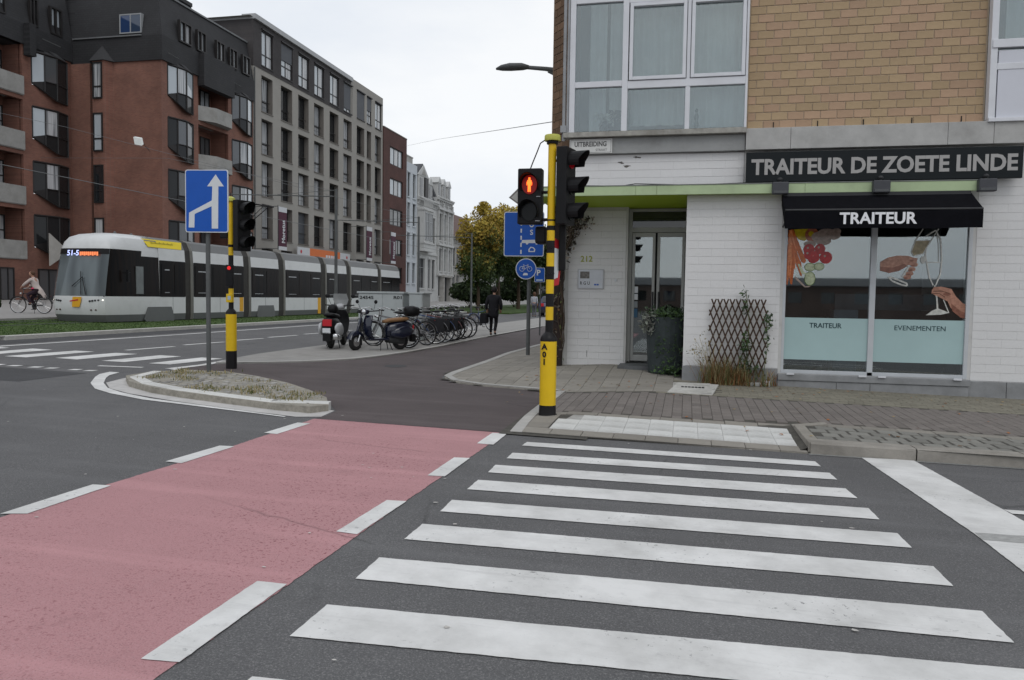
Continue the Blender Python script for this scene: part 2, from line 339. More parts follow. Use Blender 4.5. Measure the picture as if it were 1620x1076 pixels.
# pink cycle crossing
flat('cycle_crossing', [(-4.44, -3), (-2.06, -3), (-2.04, 5.5), (-1.99, 8.64), (-4.37, 8.64), (-4.33, 6.8), (-4.4, 4.3)], .004, PINK, jitter=.005)
for p in [[(-4.46, 4.29), (-4.47, 5.14), (-4.32, 5.16), (-4.30, 4.35)], [(-4.48, 6.02), (-4.45, 6.8), (-4.3, 6.82), (-4.31, 6.01)], [(-4.42, 7.57), (-4.41, 8.3), (-4.25, 8.3), (-4.26, 7.56)],
          [(-2.21, 2.80), (-2.22, 3.73), (-2.05, 3.74), (-2.04, 2.82)], [(-2.2, 4.66), (-2.18, 5.49), (-2.03, 5.51), (-2.05, 4.65)], [(-2.15, 6.35), (-2.15, 7.14), (-2.0, 7.17), (-2.0, 6.37)],
          [(-2.13, 7.9), (-2.13, 8.57), (-1.96, 8.6), (-1.95, 7.9)], [(-4.46, 2.5), (-4.46, 3.4), (-4.3, 3.4), (-4.3, 2.5)], [(-2.21, .9), (-2.21, 1.8), (-2.05, 1.8), (-2.05, .9)]]:
    flat('lane_dash', p, .008, PAINT, jitter=.002)
for p in [[(-1.65, 8.2), (1.31, 8.34), (1.33, 8.1), (-1.66, 7.98)], [(-1.67, 7.58), (1.36, 7.82), (1.38, 7.54), (-1.67, 7.3)], [(-1.70, 6.98), (1.39, 7.2), (1.42, 6.87), (-1.69, 6.66)],
          [(-1.70, 6.36), (1.44, 6.56), (1.45, 6.24), (-1.70, 6.02)], [(-1.72, 5.67), (1.49, 5.9), (1.5, 5.57), (-1.71, 5.34)], [(-1.73, 5.01), (1.53, 5.21), (1.54, 4.87), (-1.73, 4.66)],
          [(-1.75, 4.29), (1.57, 4.51), (1.58, 4.12), (-1.74, 3.93)], [(-1.73, 3.56), (1.6, 3.83), (1.61, 3.46), (-1.73, 3.18)], [(-1.69, 2.80), (1.62, 3.07), (1.63, 2.7), (-1.7, 2.45)],
          [(-1.69, 2.05), (1.62, 2.3), (1.63, 1.95), (-1.7, 1.7)]]:
    flat('zebra_stripe', p, .006, PAINT, jitter=.0025)
flat('stop_line', [(1.83, 8.74), (2.35, 8.82), (2.52, 6.9), (2.6, 5.9), (2.62, 3.5), (2.1, 3.5), (2.04, 6.1)], .006, PAINT, jitter=.0025)
flat('edge_line', [(2.52, 6.9), (4.9, 7.05), (4.9, 6.93), (2.54, 6.78)], .008, PAINT, jitter=.002)
flat('edge_line', [(2.05, 6.1), (4.9, 6.4), (4.9, 6.02), (2.05, 5.93)], .008, mat('old_paint', (.34, .34, .33), .8, .25, 20), jitter=.004)
# left road markings
for p in [[(-14.16, 13.71), (-14.21, 14.61), (-13.66, 14.58), (-13.70, 13.2)], [(-13.23, 12.91), (-13.17, 14.68), (-12.69, 14.71), (-12.74, 12.93)], [(-12.25, 13.13), (-12.15, 14.71), (-11.63, 14.74), (-11.7, 13.09)],
          [(-11.17, 13.12), (-11.08, 14.74), (-10.58, 14.77), (-10.68, 13.15)], [(-10.16, 13.18), (-10.1, 14.8), (-9.6, 14.8), (-9.7, 13.2)], [(-15.05, 13.7), (-15.05, 14.5), (-14.7, 14.5), (-14.7, 13.4)]]:
    flat('zebra_stripe', p, .006, PAINT)
for y0, y1 in [(15.4, 16.95), (17.5, 19.1), (19.8, 21.1), (21.6, 23.2), (23.9, 25.2), (26, 27.4), (28.3, 29.7), (30.6, 32)]:
    flat('lane_dash', [(-12.52, y0), (-12.4, y1), (-12.27, y1), (-12.38, y0)], .006, PAINT)
for x0, x1 in [(-12.3, -11.96), (-11.77, -11.6), (-11.32, -11.15), (-10.98, -10.82), (-10.49, -10.34), (-10.18, -10.03), (-12.8, -12.5)]:
    flat('lane_dash', [(x0, 11.5), (x1, 11.56), (x1-.02, 11.74), (x0-.02, 11.68)], .006, PAINT)
flat('lane_dash', [(-10.56, 12.28), (-9.75, 12.45), (-9.77, 12.57), (-10.58, 12.4)], .006, PAINT)
flat('edge_line', [(-15.32, 8), (-15.26, 14.8), (-15.1, 20.8), (-15.1, 90), (-14.96, 90), (-14.96, 20.8), (-15.1, 14.8), (-15.16, 8)], .006, PAINT)
flat('gutter', [(-16.5, 4), (-16.5, 95), (-15.45, 95), (-15.6, 14), (-15.8, 4)], .004, ASPHD)
flat('road_patch', [(-30, 9.7), (-9.9, 9.9), (-9.9, 11.3), (-30, 11.9)], .002, ASPHD)
# white curve round the island
co = [(-9.73, 11.62), (-9.62, 11.25), (-9.40, 10.9), (-8.9, 10.22), (-8.39, 9.72), (-7.89, 9.42), (-7.12, 9.1), (-6.3, 8.93), (-5.4, 8.74), (-4.75, 8.60)]
ci = [(-9.53, 11.62), (-9.38, 11.2), (-9.17, 10.87), (-8.75, 10.32), (-8.3, 9.87), (-7.80, 9.55), (-7.09, 9.23), (-6.27, 9.03), (-5.38, 8.81), (-4.75, 8.65)]
flat('edge_line', co+ci[::-1], .007, PAINT, jitter=.002)
# ------------------------------------------------------------------ traffic island
isl_o = [(-8.72, 11.35), (-8.66, 10.7), (-8.15, 10.13), (-7.45, 9.7), (-6.79, 9.46), (-6.04, 9.26), (-5.08, 9.02), (-4.60, 8.98), (-4.48, 9.25)]
isl_b = [(-4.80, 9.85), (-5.36, 10.45), (-6.08, 11.1), (-7.0, 11.7), (-7.7, 12.0), (-8.4, 11.9)]
def zf(dz): return lambda p: (p[0], p[1], gz(p[0])+dz)
mb = MB(); mb.face([zf(.006)(p) for p in [(-8.98, 11.5), (-8.9, 10.9), (-8.74, 10.36), (-8.25, 9.85), (-7.67, 9.52), (-6.7, 9.17), (-5.45, 8.84), (-4.63, 8.67), (-4.36, 8.8), (-4.42, 9.3), (-6, 10), (-8.6, 11.5)]])
g_ = mb.build('gutter_slab', mat('pale_concrete', (.50, .485, .47), .9, .15, 5, .2, dirt=.25)); g_['kind'] = 'structure'
mb = MB(); mb.prism(isl_o+isl_b, zf(-.05), zf(.09)); isl = mb.build('traffic_island', mat('island_dirt', (.30, .28, .24), 1, .35, 14, .6, 90, dirt=.35)); isl['kind'] = 'structure'
KST = mat('kerb_stone', (.45, .44, .41), .85, .12, 5, .3, 70, rnd=.08, dirt=.3)
def offset_poly(pl, d):
    out = []
    for i, p in enumerate(pl):
        a, b = pl[max(i-1, 0)], pl[min(i+1, len(pl)-1)]; tx, ty = b[0]-a[0], b[1]-a[1]; L = math.hypot(tx, ty)
        out.append((p[0]-ty/L*d, p[1]+tx/L*d))
    return out
def resample(pl, step):
    segs = [math.dist(pl[i], pl[i+1]) for i in range(len(pl)-1)]; tot = sum(segs); n = max(1, round(tot/step)); res = []
    for k in range(n+1):
        s_ = tot*k/n; i = 0
        while i < len(segs)-1 and s_ > segs[i]: s_ -= segs[i]; i += 1
        t = min(s_/segs[i], 1); res.append((pl[i][0]+(pl[i+1][0]-pl[i][0])*t, pl[i][1]+(pl[i+1][1]-pl[i][1])*t))
    return res
def kerb_run(line, step, wd, zlo, zhi, parent, m, gap=.008, cham=.02, name='kerb_stone'):
    fine = resample(line, step)
    for i in range(len(fine)-1):
        sub = resample([fine[i], fine[i+1]], step)
        a, b = fine[i], fine[i+1]; L = math.dist(a, b); dx, dy = (b[0]-a[0])/L, (b[1]-a[1])/L; nx, ny = -dy, dx
        rs = []
        for s_ in (gap/2, L-gap/2):
            bx, by = a[0]+dx*s_, a[1]+dy*s_
            prof = [(0, 'l', 0), (0, 'h', -cham), (cham, 'h', 0), (wd, 'h', 0), (wd, 'l', 0)]
            ring = []
            for o_, k, e in prof:
                X, Y = bx+nx*o_, by+ny*o_; ring.append((X, Y, (zhi(X, Y) if k == 'h' else zlo(X, Y))+e))
            rs.append(ring)
        q = MB(); q.rings(rs); q.build(name, m, parent)
kerb_run(isl_o, .85, .2, lambda x, y: gz(x)-.03, lambda x, y: gz(x)+.105, isl, mat('island_kerb_white', (.60, .595, .57), .85, .12, 5, .3, 70, rnd=.06, dirt=.22), cham=.055)
# cobbles on the island (irregular setts, the ones near the front edge)
COB = mat('sett_stone', (.33, .32, .30), .9, .2, 20, .5, 60, rnd=.22, dirt=.35)
q = MB(); q.box(-.045, .045, -.045, .045, -.03, .012); cobme = q.mesh('sett', COB)
def inside(p, poly):
    c = False
    for i in range(len(poly)):
        a, b = poly[i], poly[i-1]
        if (a[1] > p[1]) != (b[1] > p[1]) and p[0] < (b[0]-a[0])*(p[1]-a[1])/(b[1]-a[1])+a[0]: c = not c
    return c
innr = offset_poly(isl_o, .26)+offset_poly(isl_b, .06)
k = 0; yy = 9.1
while yy < 12.1:
    xx = -8.7+(k % 2)*.05
    while xx < -4.3:
        if inside((xx, yy), innr) and R_.random() < .62:
            o = piece(cobme, (xx+R_.uniform(-.01, .01), yy+R_.uniform(-.01, .01), gz(xx)+.085+R_.uniform(-.006, .006)), isl, 'sett', R_.uniform(-.2, .2))
        xx += .155
    yy += .155; k += 1
# weeds on the island
def tufts(name, spots, m, hmin, hmax, blades, spread, lean=.6, wd=.006):
    q = MB()
    for (x, y, z) in spots:
        for _ in range(blades):
            a = R_.uniform(0, 6.28); px, py = x+R_.gauss(0, spread), y+R_.gauss(0, spread); h = R_.uniform(hmin, hmax); l = R_.uniform(.1, lean)*h
            w = wd*R_.uniform(.6, 1.4); cx_, sx_ = math.cos(a), math.sin(a)
            mi = R_.randrange(len(m))
            q.face([(px-sx_*w, py+cx_*w, z), (px+sx_*w, py-cx_*w, z), (px+cx_*l*.5+sx_*w*.7, py+sx_*l*.5-cx_*w*.7, z+h*.6), (px+cx_*l*.5-sx_*w*.7, py+sx_*l*.5+cx_*w*.7, z+h*.6)], mi)
            q.face([(px+cx_*l*.5-sx_*w*.7, py+sx_*l*.5+cx_*w*.7, z+h*.6), (px+cx_*l*.5+sx_*w*.7, py+sx_*l*.5-cx_*w*.7, z+h*.6), (px+cx_*l, py+sx_*l, z+h*.95)], mi)
    return q.build(name, m)
GRN = mat('weed_green', (.10, .12, .04), .8, .3, 20); STRAW = mat('weed_straw', (.30, .25, .13), .9, .3, 20); RUST = mat('weed_rust', (.20, .09, .035), .9, .3, 20)
sp = []
while len(sp) < 55:
    x, y = R_.uniform(-8.5, -4.6), R_.uniform(9.2, 11.8)
    if inside((x, y), innr) and (y < 10.3 or x < -7.5 or R_.random() < .2): sp.append((x, y, gz(x)+.1))
tag(tufts('weeds', sp, [GRN, STRAW, STRAW], .015, .06, 26, .08), 'dry weeds and moss growing between the setts of the traffic island', 'weeds', kind='stuff')
q = MB()
for _ in range(60):
    x, y = R_.choice([(R_.uniform(-9, -1), R_.uniform(3, 12)), (R_.uniform(-4, 4), R_.uniform(2.5, 8.7)), (R_.uniform(-12, -4.6), R_.uniform(4, 9))]); a = R_.uniform(0, 6); s_ = R_.uniform(.008, .022)
    q.face([(x+s_*math.cos(a+t)*k_, y+s_*math.sin(a+t)*.7*k_, gz(x)+.011) for t, k_ in ((0, 1), (1.3, .7), (2.6, 1.1), (3.9, .8), (5.1, .9))])
tag(q.build('road_debris', mat('debris_pale', (.5, .48, .45), .9, .2)), 'tiny pale bits of paper and grit scattered over the asphalt', 'debris', kind='stuff')
# ------------------------------------------------------------------ dark red cycle path and plaza
cp = [(-4.37, 8.64), (-1.93, 8.66), (-2.04, 10), (-2.06, 12.6), (-3.4, 12.78), (-3.95, 13.03), (-4.3, 13.5), (-4.46, 14), (-4.55, 17.6), (-4.66, 20), (-4.45, 28), (-4.4, 90), (-6.8, 90), (-6.95, 38), (-6.95, 26.7), (-6.82, 21.4), (-6.87, 18.7), (-7.0, 17.2), (-7.2, 16.1), (-7.57, 15.3), (-8.2, 14.5), (-9.05, 13.7), (-9.1, 12.6), (-7.9, 12.2), (-6.8, 11.8), (-6.1, 11.3), (-5.4, 10.6), (-4.78, 9.9), (-4.40, 9.3), (-4.34, 8.9)]
flat('cycle_path', cp, .005, DKRED, jitter=.003)
flat('manhole_cover', [(-5.9+.22*math.cos(t), 15.3+.3*math.sin(t)) for t in [i*math.pi/8 for i in range(16)]], .009, ASPHD)
pz = [(-9.05, 13.75), (-8.2, 14.5), (-7.57, 15.3), (-7.2, 16.1), (-7.0, 17.2), (-6.87, 18.7), (-6.82, 21.4), (-6.95, 26.7), (-6.95, 38), (-6.8, 90), (-9.6, 90), (-9.6, 21), (-9.5, 16), (-9.3, 14.6)]
mb = MB(); mb.face([(x, y, gz(x)+.035) for x, y in pz]); n = len(pz)
for i in range(n):
    a, b = pz[i], pz[(i+1) % n]; mb.face([(a[0], a[1], gz(a[0])-.01), (b[0], b[1], gz(b[0])-.01), (b[0], b[1], gz(b[0])+.035), (a[0], a[1], gz(a[0])+.035)])
plz = mb.build('parking_plaza', mat('plaza_concrete', (.30, .29, .275), .9, .12, 3, .3, 80, dirt=.25)); plz['kind'] = 'structure'
# edge band of the plaza
EB = mat('edge_band_stone', (.40, .39, .37), .9, .12, 6, .2, 60, rnd=.06)
el = [(-9.05, 13.75), (-8.2, 14.5), (-7.57, 15.3), (-7.2, 16.1), (-7.0, 17.2), (-6.87, 18.7), (-6.82, 21.4), (-6.95, 26.7), (-6.95, 38)]
kerb_run(el, 1.0, .14, lambda x, y: gz(x)-.02, lambda x, y: gz(x)+.041, plz, EB, .006, .008, 'edge_stone')
flat('edge_line', [(-9.3, 12.5), (-9.22, 13.4), (-9.35, 14.4), (-9.6, 16), (-9.75, 21), (-9.75, 60), (-9.63, 60), (-9.63, 21), (-9.49, 16), (-9.22, 14.4), (-9.06, 13.5), (-9.1, 12.6)], .01, PAINT)
flat('edge_line', [(-9.24, 12.5), (-9.1, 12.6), (-8.0, 12.3), (-7.9, 12.18), (-8.6, 12.2)], .009, PAINT)
# ------------------------------------------------------------------ pavement at the corner
pv = [(-1.93, 8.66), (-1.3, 8.67), (0, 8.72), (1.3, 8.76), (14, 9.2), (14, 14.6), (-.1, 14.6), (-.1, 16.3), (-2.5, 16.3), (-2.5, 60), (-4.40, 60), (-4.43, 28), (-4.62, 20), (-4.5, 17.6), (-4.42, 14), (-4.25, 13.5), (-3.9, 13.05), (-3.35, 12.8), (-2.03, 12.62), (-2.0, 10)]
mb = MB()
st = .3; x = -4.8
GX = [-4.8+.25*i for i in range(76)]
JO = mat('joint_sand', (.085, .08, .07), 1, .3, 12)
for ix in range(len(GX)-1):
    yq = 8.55
    while yq < 32:
        cxm, cym = GX[ix]+.125, yq+.125
        if inside((cxm, cym), pv):
            mb.face([(a, b, hp(a, b)-.008) for a, b in ((GX[ix], yq), (GX[ix]+.25, yq), (GX[ix]+.25, yq+.25), (GX[ix], yq+.25))])
        yq += .25
mb.face([(x, y, gz(x)+.017) for x, y in pv])
pav = mb.build('pavement', JO); pav['kind'] = 'structure'
SLAB = mat('slab_concrete', (.26, .242, .213), .95, .14, 5, .35, 90, rnd=.11, dirt=.35)
PAVR = mat('clay_paver', (.185, .165, .152), .95, .15, 9, .4, 90, rnd=.13, dirt=.3)
PAVM = mat('mossy_paver', (.21, .195, .155), .95, .2, 6, .4, 90, rnd=.13, dirt=.3)
WTIL = mat('white_painted_tile', (.60, .60, .58), .85, .14, 9, .5, 90, rnd=.07, dirt=.55)
CSET = mat('grey_sett', (.215, .21, .19), .95, .2, 12, .5, 60, rnd=.15, dirt=.3)
CACHE = {}
def tile(name, x0, x1, y0, y1, m, parent, th=.03, bev=.006, hf=hp, lift=0):
    """one paving piece: shares mesh by size, tilted to the pavement surface"""
    w, d = round(x1-x0, 3), round(y1-y0, 3); key = (w, d, m.name)
    if key not in CACHE:
        q = MB(); a, b = w/2, d/2; q.rings([[(-a, -b, -th), (a, -b, -th), (a, b, -th), (-a, b, -th)], [(-a, -b, -bev*.6), (a, -b, -bev*.6), (a, b, -bev*.6), (-a, b, -bev*.6)], [(-a+bev, -b+bev, 0), (a-bev, -b+bev, 0), (a-bev, b-bev, 0), (-a+bev, b-bev, 0)]])
        CACHE[key] = q.mesh(name, m)
    cx, cy = (x0+x1)/2, (y0+y1)/2; z = hf(cx, cy)
    o = piece(CACHE[key], (cx, cy, z+R_.uniform(-.0015, .0015)+lift), parent, name)
    o.rotation_euler = (math.atan((hf(cx, y1)-hf(cx, y0))/(y1-y0))+R_.gauss(0, .004), -math.atan((hf(x1, cy)-hf(x0, cy))/(x1-x0))+R_.gauss(0, .004), 0)
    return o
def joined_tiles(name, lst, m, parent, hf=hp, th=.03, bev=.006, j=.0015):
    q = MB()
    for x0, x1, y0, y1 in lst:
        e = R_.uniform(-j, j); c = [(x0, y0), (x1, y0), (x1, y1), (x0, y1)]; i_ = [(x0+bev, y0+bev), (x1-bev, y0+bev), (x1-bev, y1-bev), (x0+bev, y1-bev)]
        q.rings([[(a, b, hf(a, b)-th) for a, b in c], [(a, b, hf(a, b)-.004+e) for a, b in c], [(a, b, hf(a, b)+e) for a, b in i_]])
    if lst: o = q.build(name, m, parent); o['kind'] = 'stuff'; return o
g = .006
# kerb slabs at the dropped kerb
x = -1.86
while x < 1.28:
    w = .36; x1 = min(x+w, 1.3); tile('kerb_slab', x+g/2, x1-g/2, 8.72+.03*(x+1.8)/3, 9.0, KST if R_.random() < .01 else SLAB, pav, lift=.003); x = x1
q = MB(); q.face([(x, y, hp(x, y)-.005) for x, y in ((-1.55, 9.0), (1.3, 9.0), (1.3, 10.0), (-1.4, 10.0))]); q.build('tile_grout', mat('grout_white', (.36, .355, .34), .95, .2, 10, dirt=.5), pav)
# white tactile tiles
x = -1.55
while x < 1.28:
    x1 = min(x+.285, 1.3)
    for i in range(3):
        ya = 9.0+.335*i
        if x < -1.4 and i > 1: continue
        tile('white_tile', x+.002, x1-.002, ya+.002, ya+.333, WTIL, pav, bev=.004)
    x = x1
for i in range(4): tile('kerb_slab', -1.93+g, -1.57, 9.02+i*.3, 9.3+i*.3, SLAB, pav)
# row of grey slabs behind the white band
x = -1.9
while x < 13.5: tile('slab', x+g/2, x+.4-g/2, 10.02 if x < 1.2 else 10.0, 10.2, SLAB, pav); x += .4
# clay pavers with continuous joints
cand = []
ncol = 0; x = -1.98
while x < 13.8:
    for i in range(10):
        y0 = 10.215+i*.222+(.11 if ncol % 2 else 0)
        if y0+.215 < 12.46: cand.append((x+.003, x+.127, y0, y0+.216))
    x += .13; ncol += 1
cand.sort(key=lambda c: math.hypot((c[0]-(-.5))*.8, c[2]))
for c in cand[:300]: tile('clay_paver', *c, PAVR, pav, bev=.005)
joined_tiles('clay_paver_field', cand[300:], PAVR, pav, bev=.005)
# large slabs to the left of the entrance and along the cycle path
cand = []
yy = 12.86; row = 0
while yy < 31:
    x = -4.4
    while x < .6:
        c = (x+g/2, x+.3-g/2, yy+g/2, yy+.3-g/2)
        if all(inside(p, pv) for p in ((c[0]-.02, c[2]-.04), (c[1], c[2]-.04), (c[1], c[3]), (c[0]-.02, c[3]))) and not (x > -.5 and yy < 14.0): cand.append(c)
        x = round(x+.3, 4)
    yy += .3; row += 1
cand.sort(key=lambda c: math.hypot(c[0], c[2]))
for c in cand[:300]: tile('slab', *c, SLAB, pav, bev=.007)
joined_tiles('slab_field', cand[300:], SLAB, pav)
def clip_rect(poly, x0, x1, y0, y1):
    for ax, lim, sg in ((0, x0, 1), (0, x1, -1), (1, y0, 1), (1, y1, -1)):
        out = []
        for i in range(len(poly)):
            a, b = poly[i-1], poly[i]; ia, ib = (a[ax]-lim)*sg >= 0, (b[ax]-lim)*sg >= 0
            if ia != ib: t = (lim-a[ax])/(b[ax]-a[ax]); out.append((a[0]+(b[0]-a[0])*t, a[1]+(b[1]-a[1])*t))
            if ib: out.append(b)
        poly = out
        if len(poly) < 3: return []
    return poly
q = MB(); full_ = {(round(c[0], 2), round(c[2], 2)) for c in cand}
yy = 12.56
while yy < 30:
    x = -5.0
    while x < -.5:
        key = (round(x+g/2, 2), round(yy+g/2, 2))
        if key not in full_ and not (x > -.45 and yy > 12.5):
            pl_ = clip_rect(pv, x+g/2, x+.3-g/2, max(yy+g/2, 12.47), yy+.3-g/2)
            ar = abs(sum(pl_[i-1][0]*pl_[i][1]-pl_[i][0]*pl_[i-1][1] for i in range(len(pl_))))/2 if pl_ else 0
            if ar > .002: q.prism(pl_, lambda p: (p[0], p[1], hp(*p)-.03), lambda p: (p[0], p[1], hp(*p)))
        x += .3
    yy += .3
o_ = q.build('cut_slab', SLAB, pav); o_['kind'] = 'stuff'
q = MB(); q.box(1.305, 1.40, 8.78, 9.98, gz(1.3)-.05, gz(1.3)+.126); q.build('end_stone', SLAB, pav, bevel=.008)
# mossy small pavers in front of the shop window
cand = []; row = 0; yy = 12.48
while yy < 14.1:
    x = -.45+(row % 2)*.11 if yy < 12.6 or yy > 13.9 else .47+(row % 2)*.11
    while x < 13.8: cand.append((x+.003, x+.217, yy+.003, yy+.107)); x += .22
    yy += .11; row += 1
cand.sort(key=lambda c: math.hypot(c[0]-2, c[2]))
for c in cand[:300]: tile('mossy_paver', *c, PAVM, pav, bev=.006)
joined_tiles('mossy_paver_field', cand[300:], PAVM, pav)
q = MB()
for i in range(28): a, b = 1.34+i*.45, 1.34+(i+1)*.45; q.face([(a, 8.97, hp(a, 9)-.011), (b, 8.97, hp(b, 9)-.011), (b, 10.0, hp(b, 9.9)-.011), (a, 10.0, hp(a, 9.9)-.011)])
q.build('joint_mortar', mat('joint_pale', (.30, .285, .25), 1, .25, 12, dirt=.4), pav)
# setts behind the raised kerb
for i in range(4):
    x = 1.42+(i % 2)*.1
    while x < 13.5:
        w = R_.choice([.20, .215, .23]); tile('sett', x+.022, x+w, 9.02+i*.245+R_.uniform(0, .01), 9.24+i*.245, CSET, pav, bev=.006, lift=R_.uniform(-.003, .002)) if x < 12 else None; x += w+.012
RK = mat('weathered_kerb', (.30, .28, .25), .95, .18, 5, .5, 60, rnd=.08, dirt=.45)
kerb_run([(1.32, 8.76), (14, 9.2)], 1.06, .24, lambda x, y: gz(x)-.05, lambda x, y: gz(x)+.128, pav, RK, .014, .02)
flat('gutter', [(1.3, 8.69), (14, 9.13), (14, 9.2), (1.3, 8.77)], .005, mat('gutter_grit', (.22, .22, .21), 1, .3, 20))
# kerb edge along the cycle path
kerb_run([(-1.94, 8.68), (-2.01, 9.9), (-2.04, 12.6)], .6, -.13, lambda x, y: gz(x)-.05, lambda x, y: hp(x+.1, y)+.006, pav, EB, .006, .008)
kerb_run([(-2.04, 12.65), (-3.35, 12.83), (-3.9, 13.06), (-4.27, 13.5), (-4.42, 14), (-4.5, 17.6), (-4.62, 20), (-4.43, 28), (-4.4, 40)], .7, -.13, lambda x, y: gz(x)-.05, lambda x, y: gz(x)+.04, pav, EB, .006, .008)
# white ribbed access cover with its lettering
CV = mat('cover_white', (.52, .51, .48), .8, .15, 10, .2, dirt=.3)
q = MB(); q.hexa([(x, y, hp(x, y)+e) for e in (-.02, .012) for x, y in ((-.27, 12.5), (.42, 12.5), (.56, 13.72), (-.12, 13.72))]); cov = q.build('access_cover', CV, pav)
q = MB()
for i in range(12):
    y = 12.56+i*.098
    if 4 < i < 9: 
        for a, b in ((-.2, -.12), (.38, .48)): q.box(a, b, y, y+.04, hp(0, y)+.01, hp(0, y)+.018)
    else: q.box(-.2, .42, y, y+.04, hp(0, y)+.01, hp(0, y)+.018)
q.build('cover_rib', CV, cov); q = MB()
for i in range(7): q.box(-.06+i*.055, -.02+i*.055, 13.12, 13.24, hp(0, 13.2)+.01, hp(0, 13.2)+.016)
q.build('cover_lettering', BLACK, cov)
# fallen leaves
q = MB()
for _ in range(170):
    x, y = R_.uniform(-3, 6), R_.uniform(9.1, 14); y = R_.choice([y, R_.uniform(13, 14)]); a = R_.uniform(0, 6.28); s_ = R_.uniform(.018, .04); z = hp(x, y)+.006
    q.face([(x+s_*math.cos(a+t)*(1 if i % 2 else .6), y+s_*math.sin(a+t)*(1 if i % 2 else .6), z+R_.uniform(0, .012)) for i, t in enumerate((0, 1.5, 3.1, 4.7))], R_.randrange(3))
tag(q.build('fallen_leaves', [mat('leaf_orange', (.38, .15, .05), .8, .2), mat('leaf_brown', (.14, .08, .04), .9, .2), mat('leaf_tan', (.34, .25, .12), .9, .2)]), 'small orange and brown leaves scattered over the pavement in front of the shop', 'leaves', kind='stuff')
# ------------------------------------------------------------------ grass and pavement beyond the road
def strip(name, x0, x1, y0, y1, dz, m, side=.12):
    q = MB(); q.hexa([(x, y, gz(x)+e) for e in (-.08, dz) for x, y in ((x0, y0), (x1, y0), (x1, y1), (x0, y1))]); o = q.build(name, m); o['kind'] = 'structure'; return o
gb = strip('grass_bed', -23.6, -16.8, 15.2, 150, .012, mat('grass_soil', (.05, .085, .02), 1, .45, 1.5, .6, 60))
far = strip('far_pavement', -50, -23.6, 5, 160, .09, mat('far_paving', (.32, .31, .30), .95, .1, 2, .2, 40))
kb = strip('kerb', -16.8, -16.55, 16.2, 150, .1, KST)
mb = MB(); mb.face([(x, y, gz(x)+.1) for x, y in ((-16.8, 16.2), (-16.55, 16.2), (-17.3, 15.3), (-18.6, 14.9), (-18.6, 15.15), (-17.45, 15.5))]); mb.build('kerb', KST)['kind'] = 'structure'
q = MB(); GM2 = [mat('grass_green', (.06, .105, .022), .8, .3, 1.5), mat('grass_deep', (.04, .075, .018), .8, .3, 4)]
for _ in range(16000):
    y = 15.2+44*R_.random()**1.7; x = R_.uniform(-23.5, -16.85); 
    if y < 16.4 and x > -17.5: continue
    h = R_.uniform(.015, .045); a = R_.uniform(0, 6.28); w = .012+y*.0004; l = h*.5*R_.random(); z = gz(x)+.01
    q.face([(x-w*math.sin(a), y+w*math.cos(a), z), (x+w*math.sin(a), y-w*math.cos(a), z), (x+l*math.cos(a), y+l*math.sin(a), z+h)], R_.randrange(2))
tag(q.build('grass', GM2), 'short green grass growing over the tram track bed', 'grass', kind='stuff')
for xr in (-21.2, -22.6): strip('tram_rail', xr-.035, xr+.035, 15, 150, .03, GALV)
# ------------------------------------------------------------------ facade helpers
class Fac:
    """a vertical wall plane: u along the wall, z up, d into the wall (negative = proud)"""
    def __init__(s, o, u, n): s.o = Vector(o); s.u = Vector(u).normalized(); s.n = Vector(n).normalized()
    def p(s, u, z, d=0): q = s.o+s.u*u-s.n*d; return (q.x, q.y, z)
    def wall(s, mb, u0, u1, z0, z1, holes, depth, mi=0, mr=None, d=0):
        mr = mi if mr is None else mr
        us = sorted({u0, u1, *[h[0] for h in holes], *[h[1] for h in holes]}); zs = sorted({z0, z1, *[h[2] for h in holes], *[h[3] for h in holes]})
        us = [u for u in us if u0 <= u <= u1]; zs = [z for z in zs if z0 <= z <= z1]
        for i in range(len(us)-1):
            for j in range(len(zs)-1):
                a, b = (us[i]+us[i+1])/2, (zs[j]+zs[j+1])/2
                if any(h[0] < a < h[1] and h[2] < b < h[3] for h in holes): continue
                mb.face([s.p(us[i], zs[j], d), s.p(us[i+1], zs[j], d), s.p(us[i+1], zs[j+1], d), s.p(us[i], zs[j+1], d)], mi)
        for a, b, c, e in holes:
            D = d+depth
            mb.face([s.p(a, c, d), s.p(a, e, d), s.p(a, e, D), s.p(a, c, D)], mr); mb.face([s.p(b, c, d), s.p(b, e, d), s.p(b, e, D), s.p(b, c, D)], mr)
            mb.face([s.p(a, e, d), s.p(b, e, d), s.p(b, e, D), s.p(a, e, D)], mr); mb.face([s.p(a, c, d), s.p(b, c, d), s.p(b, c, D), s.p(a, c, D)], mr)
    def bx(s, mb, u0, u1, z0, z1, d0, d1, mi=0):
        mb.hexa([s.p(u0, z0, d0), s.p(u1, z0, d0), s.p(u1, z0, d1), s.p(u0, z0, d1), s.p(u0, z1, d0), s.p(u1, z1, d0), s.p(u1, z1, d1), s.p(u0, z1, d1)], mi)
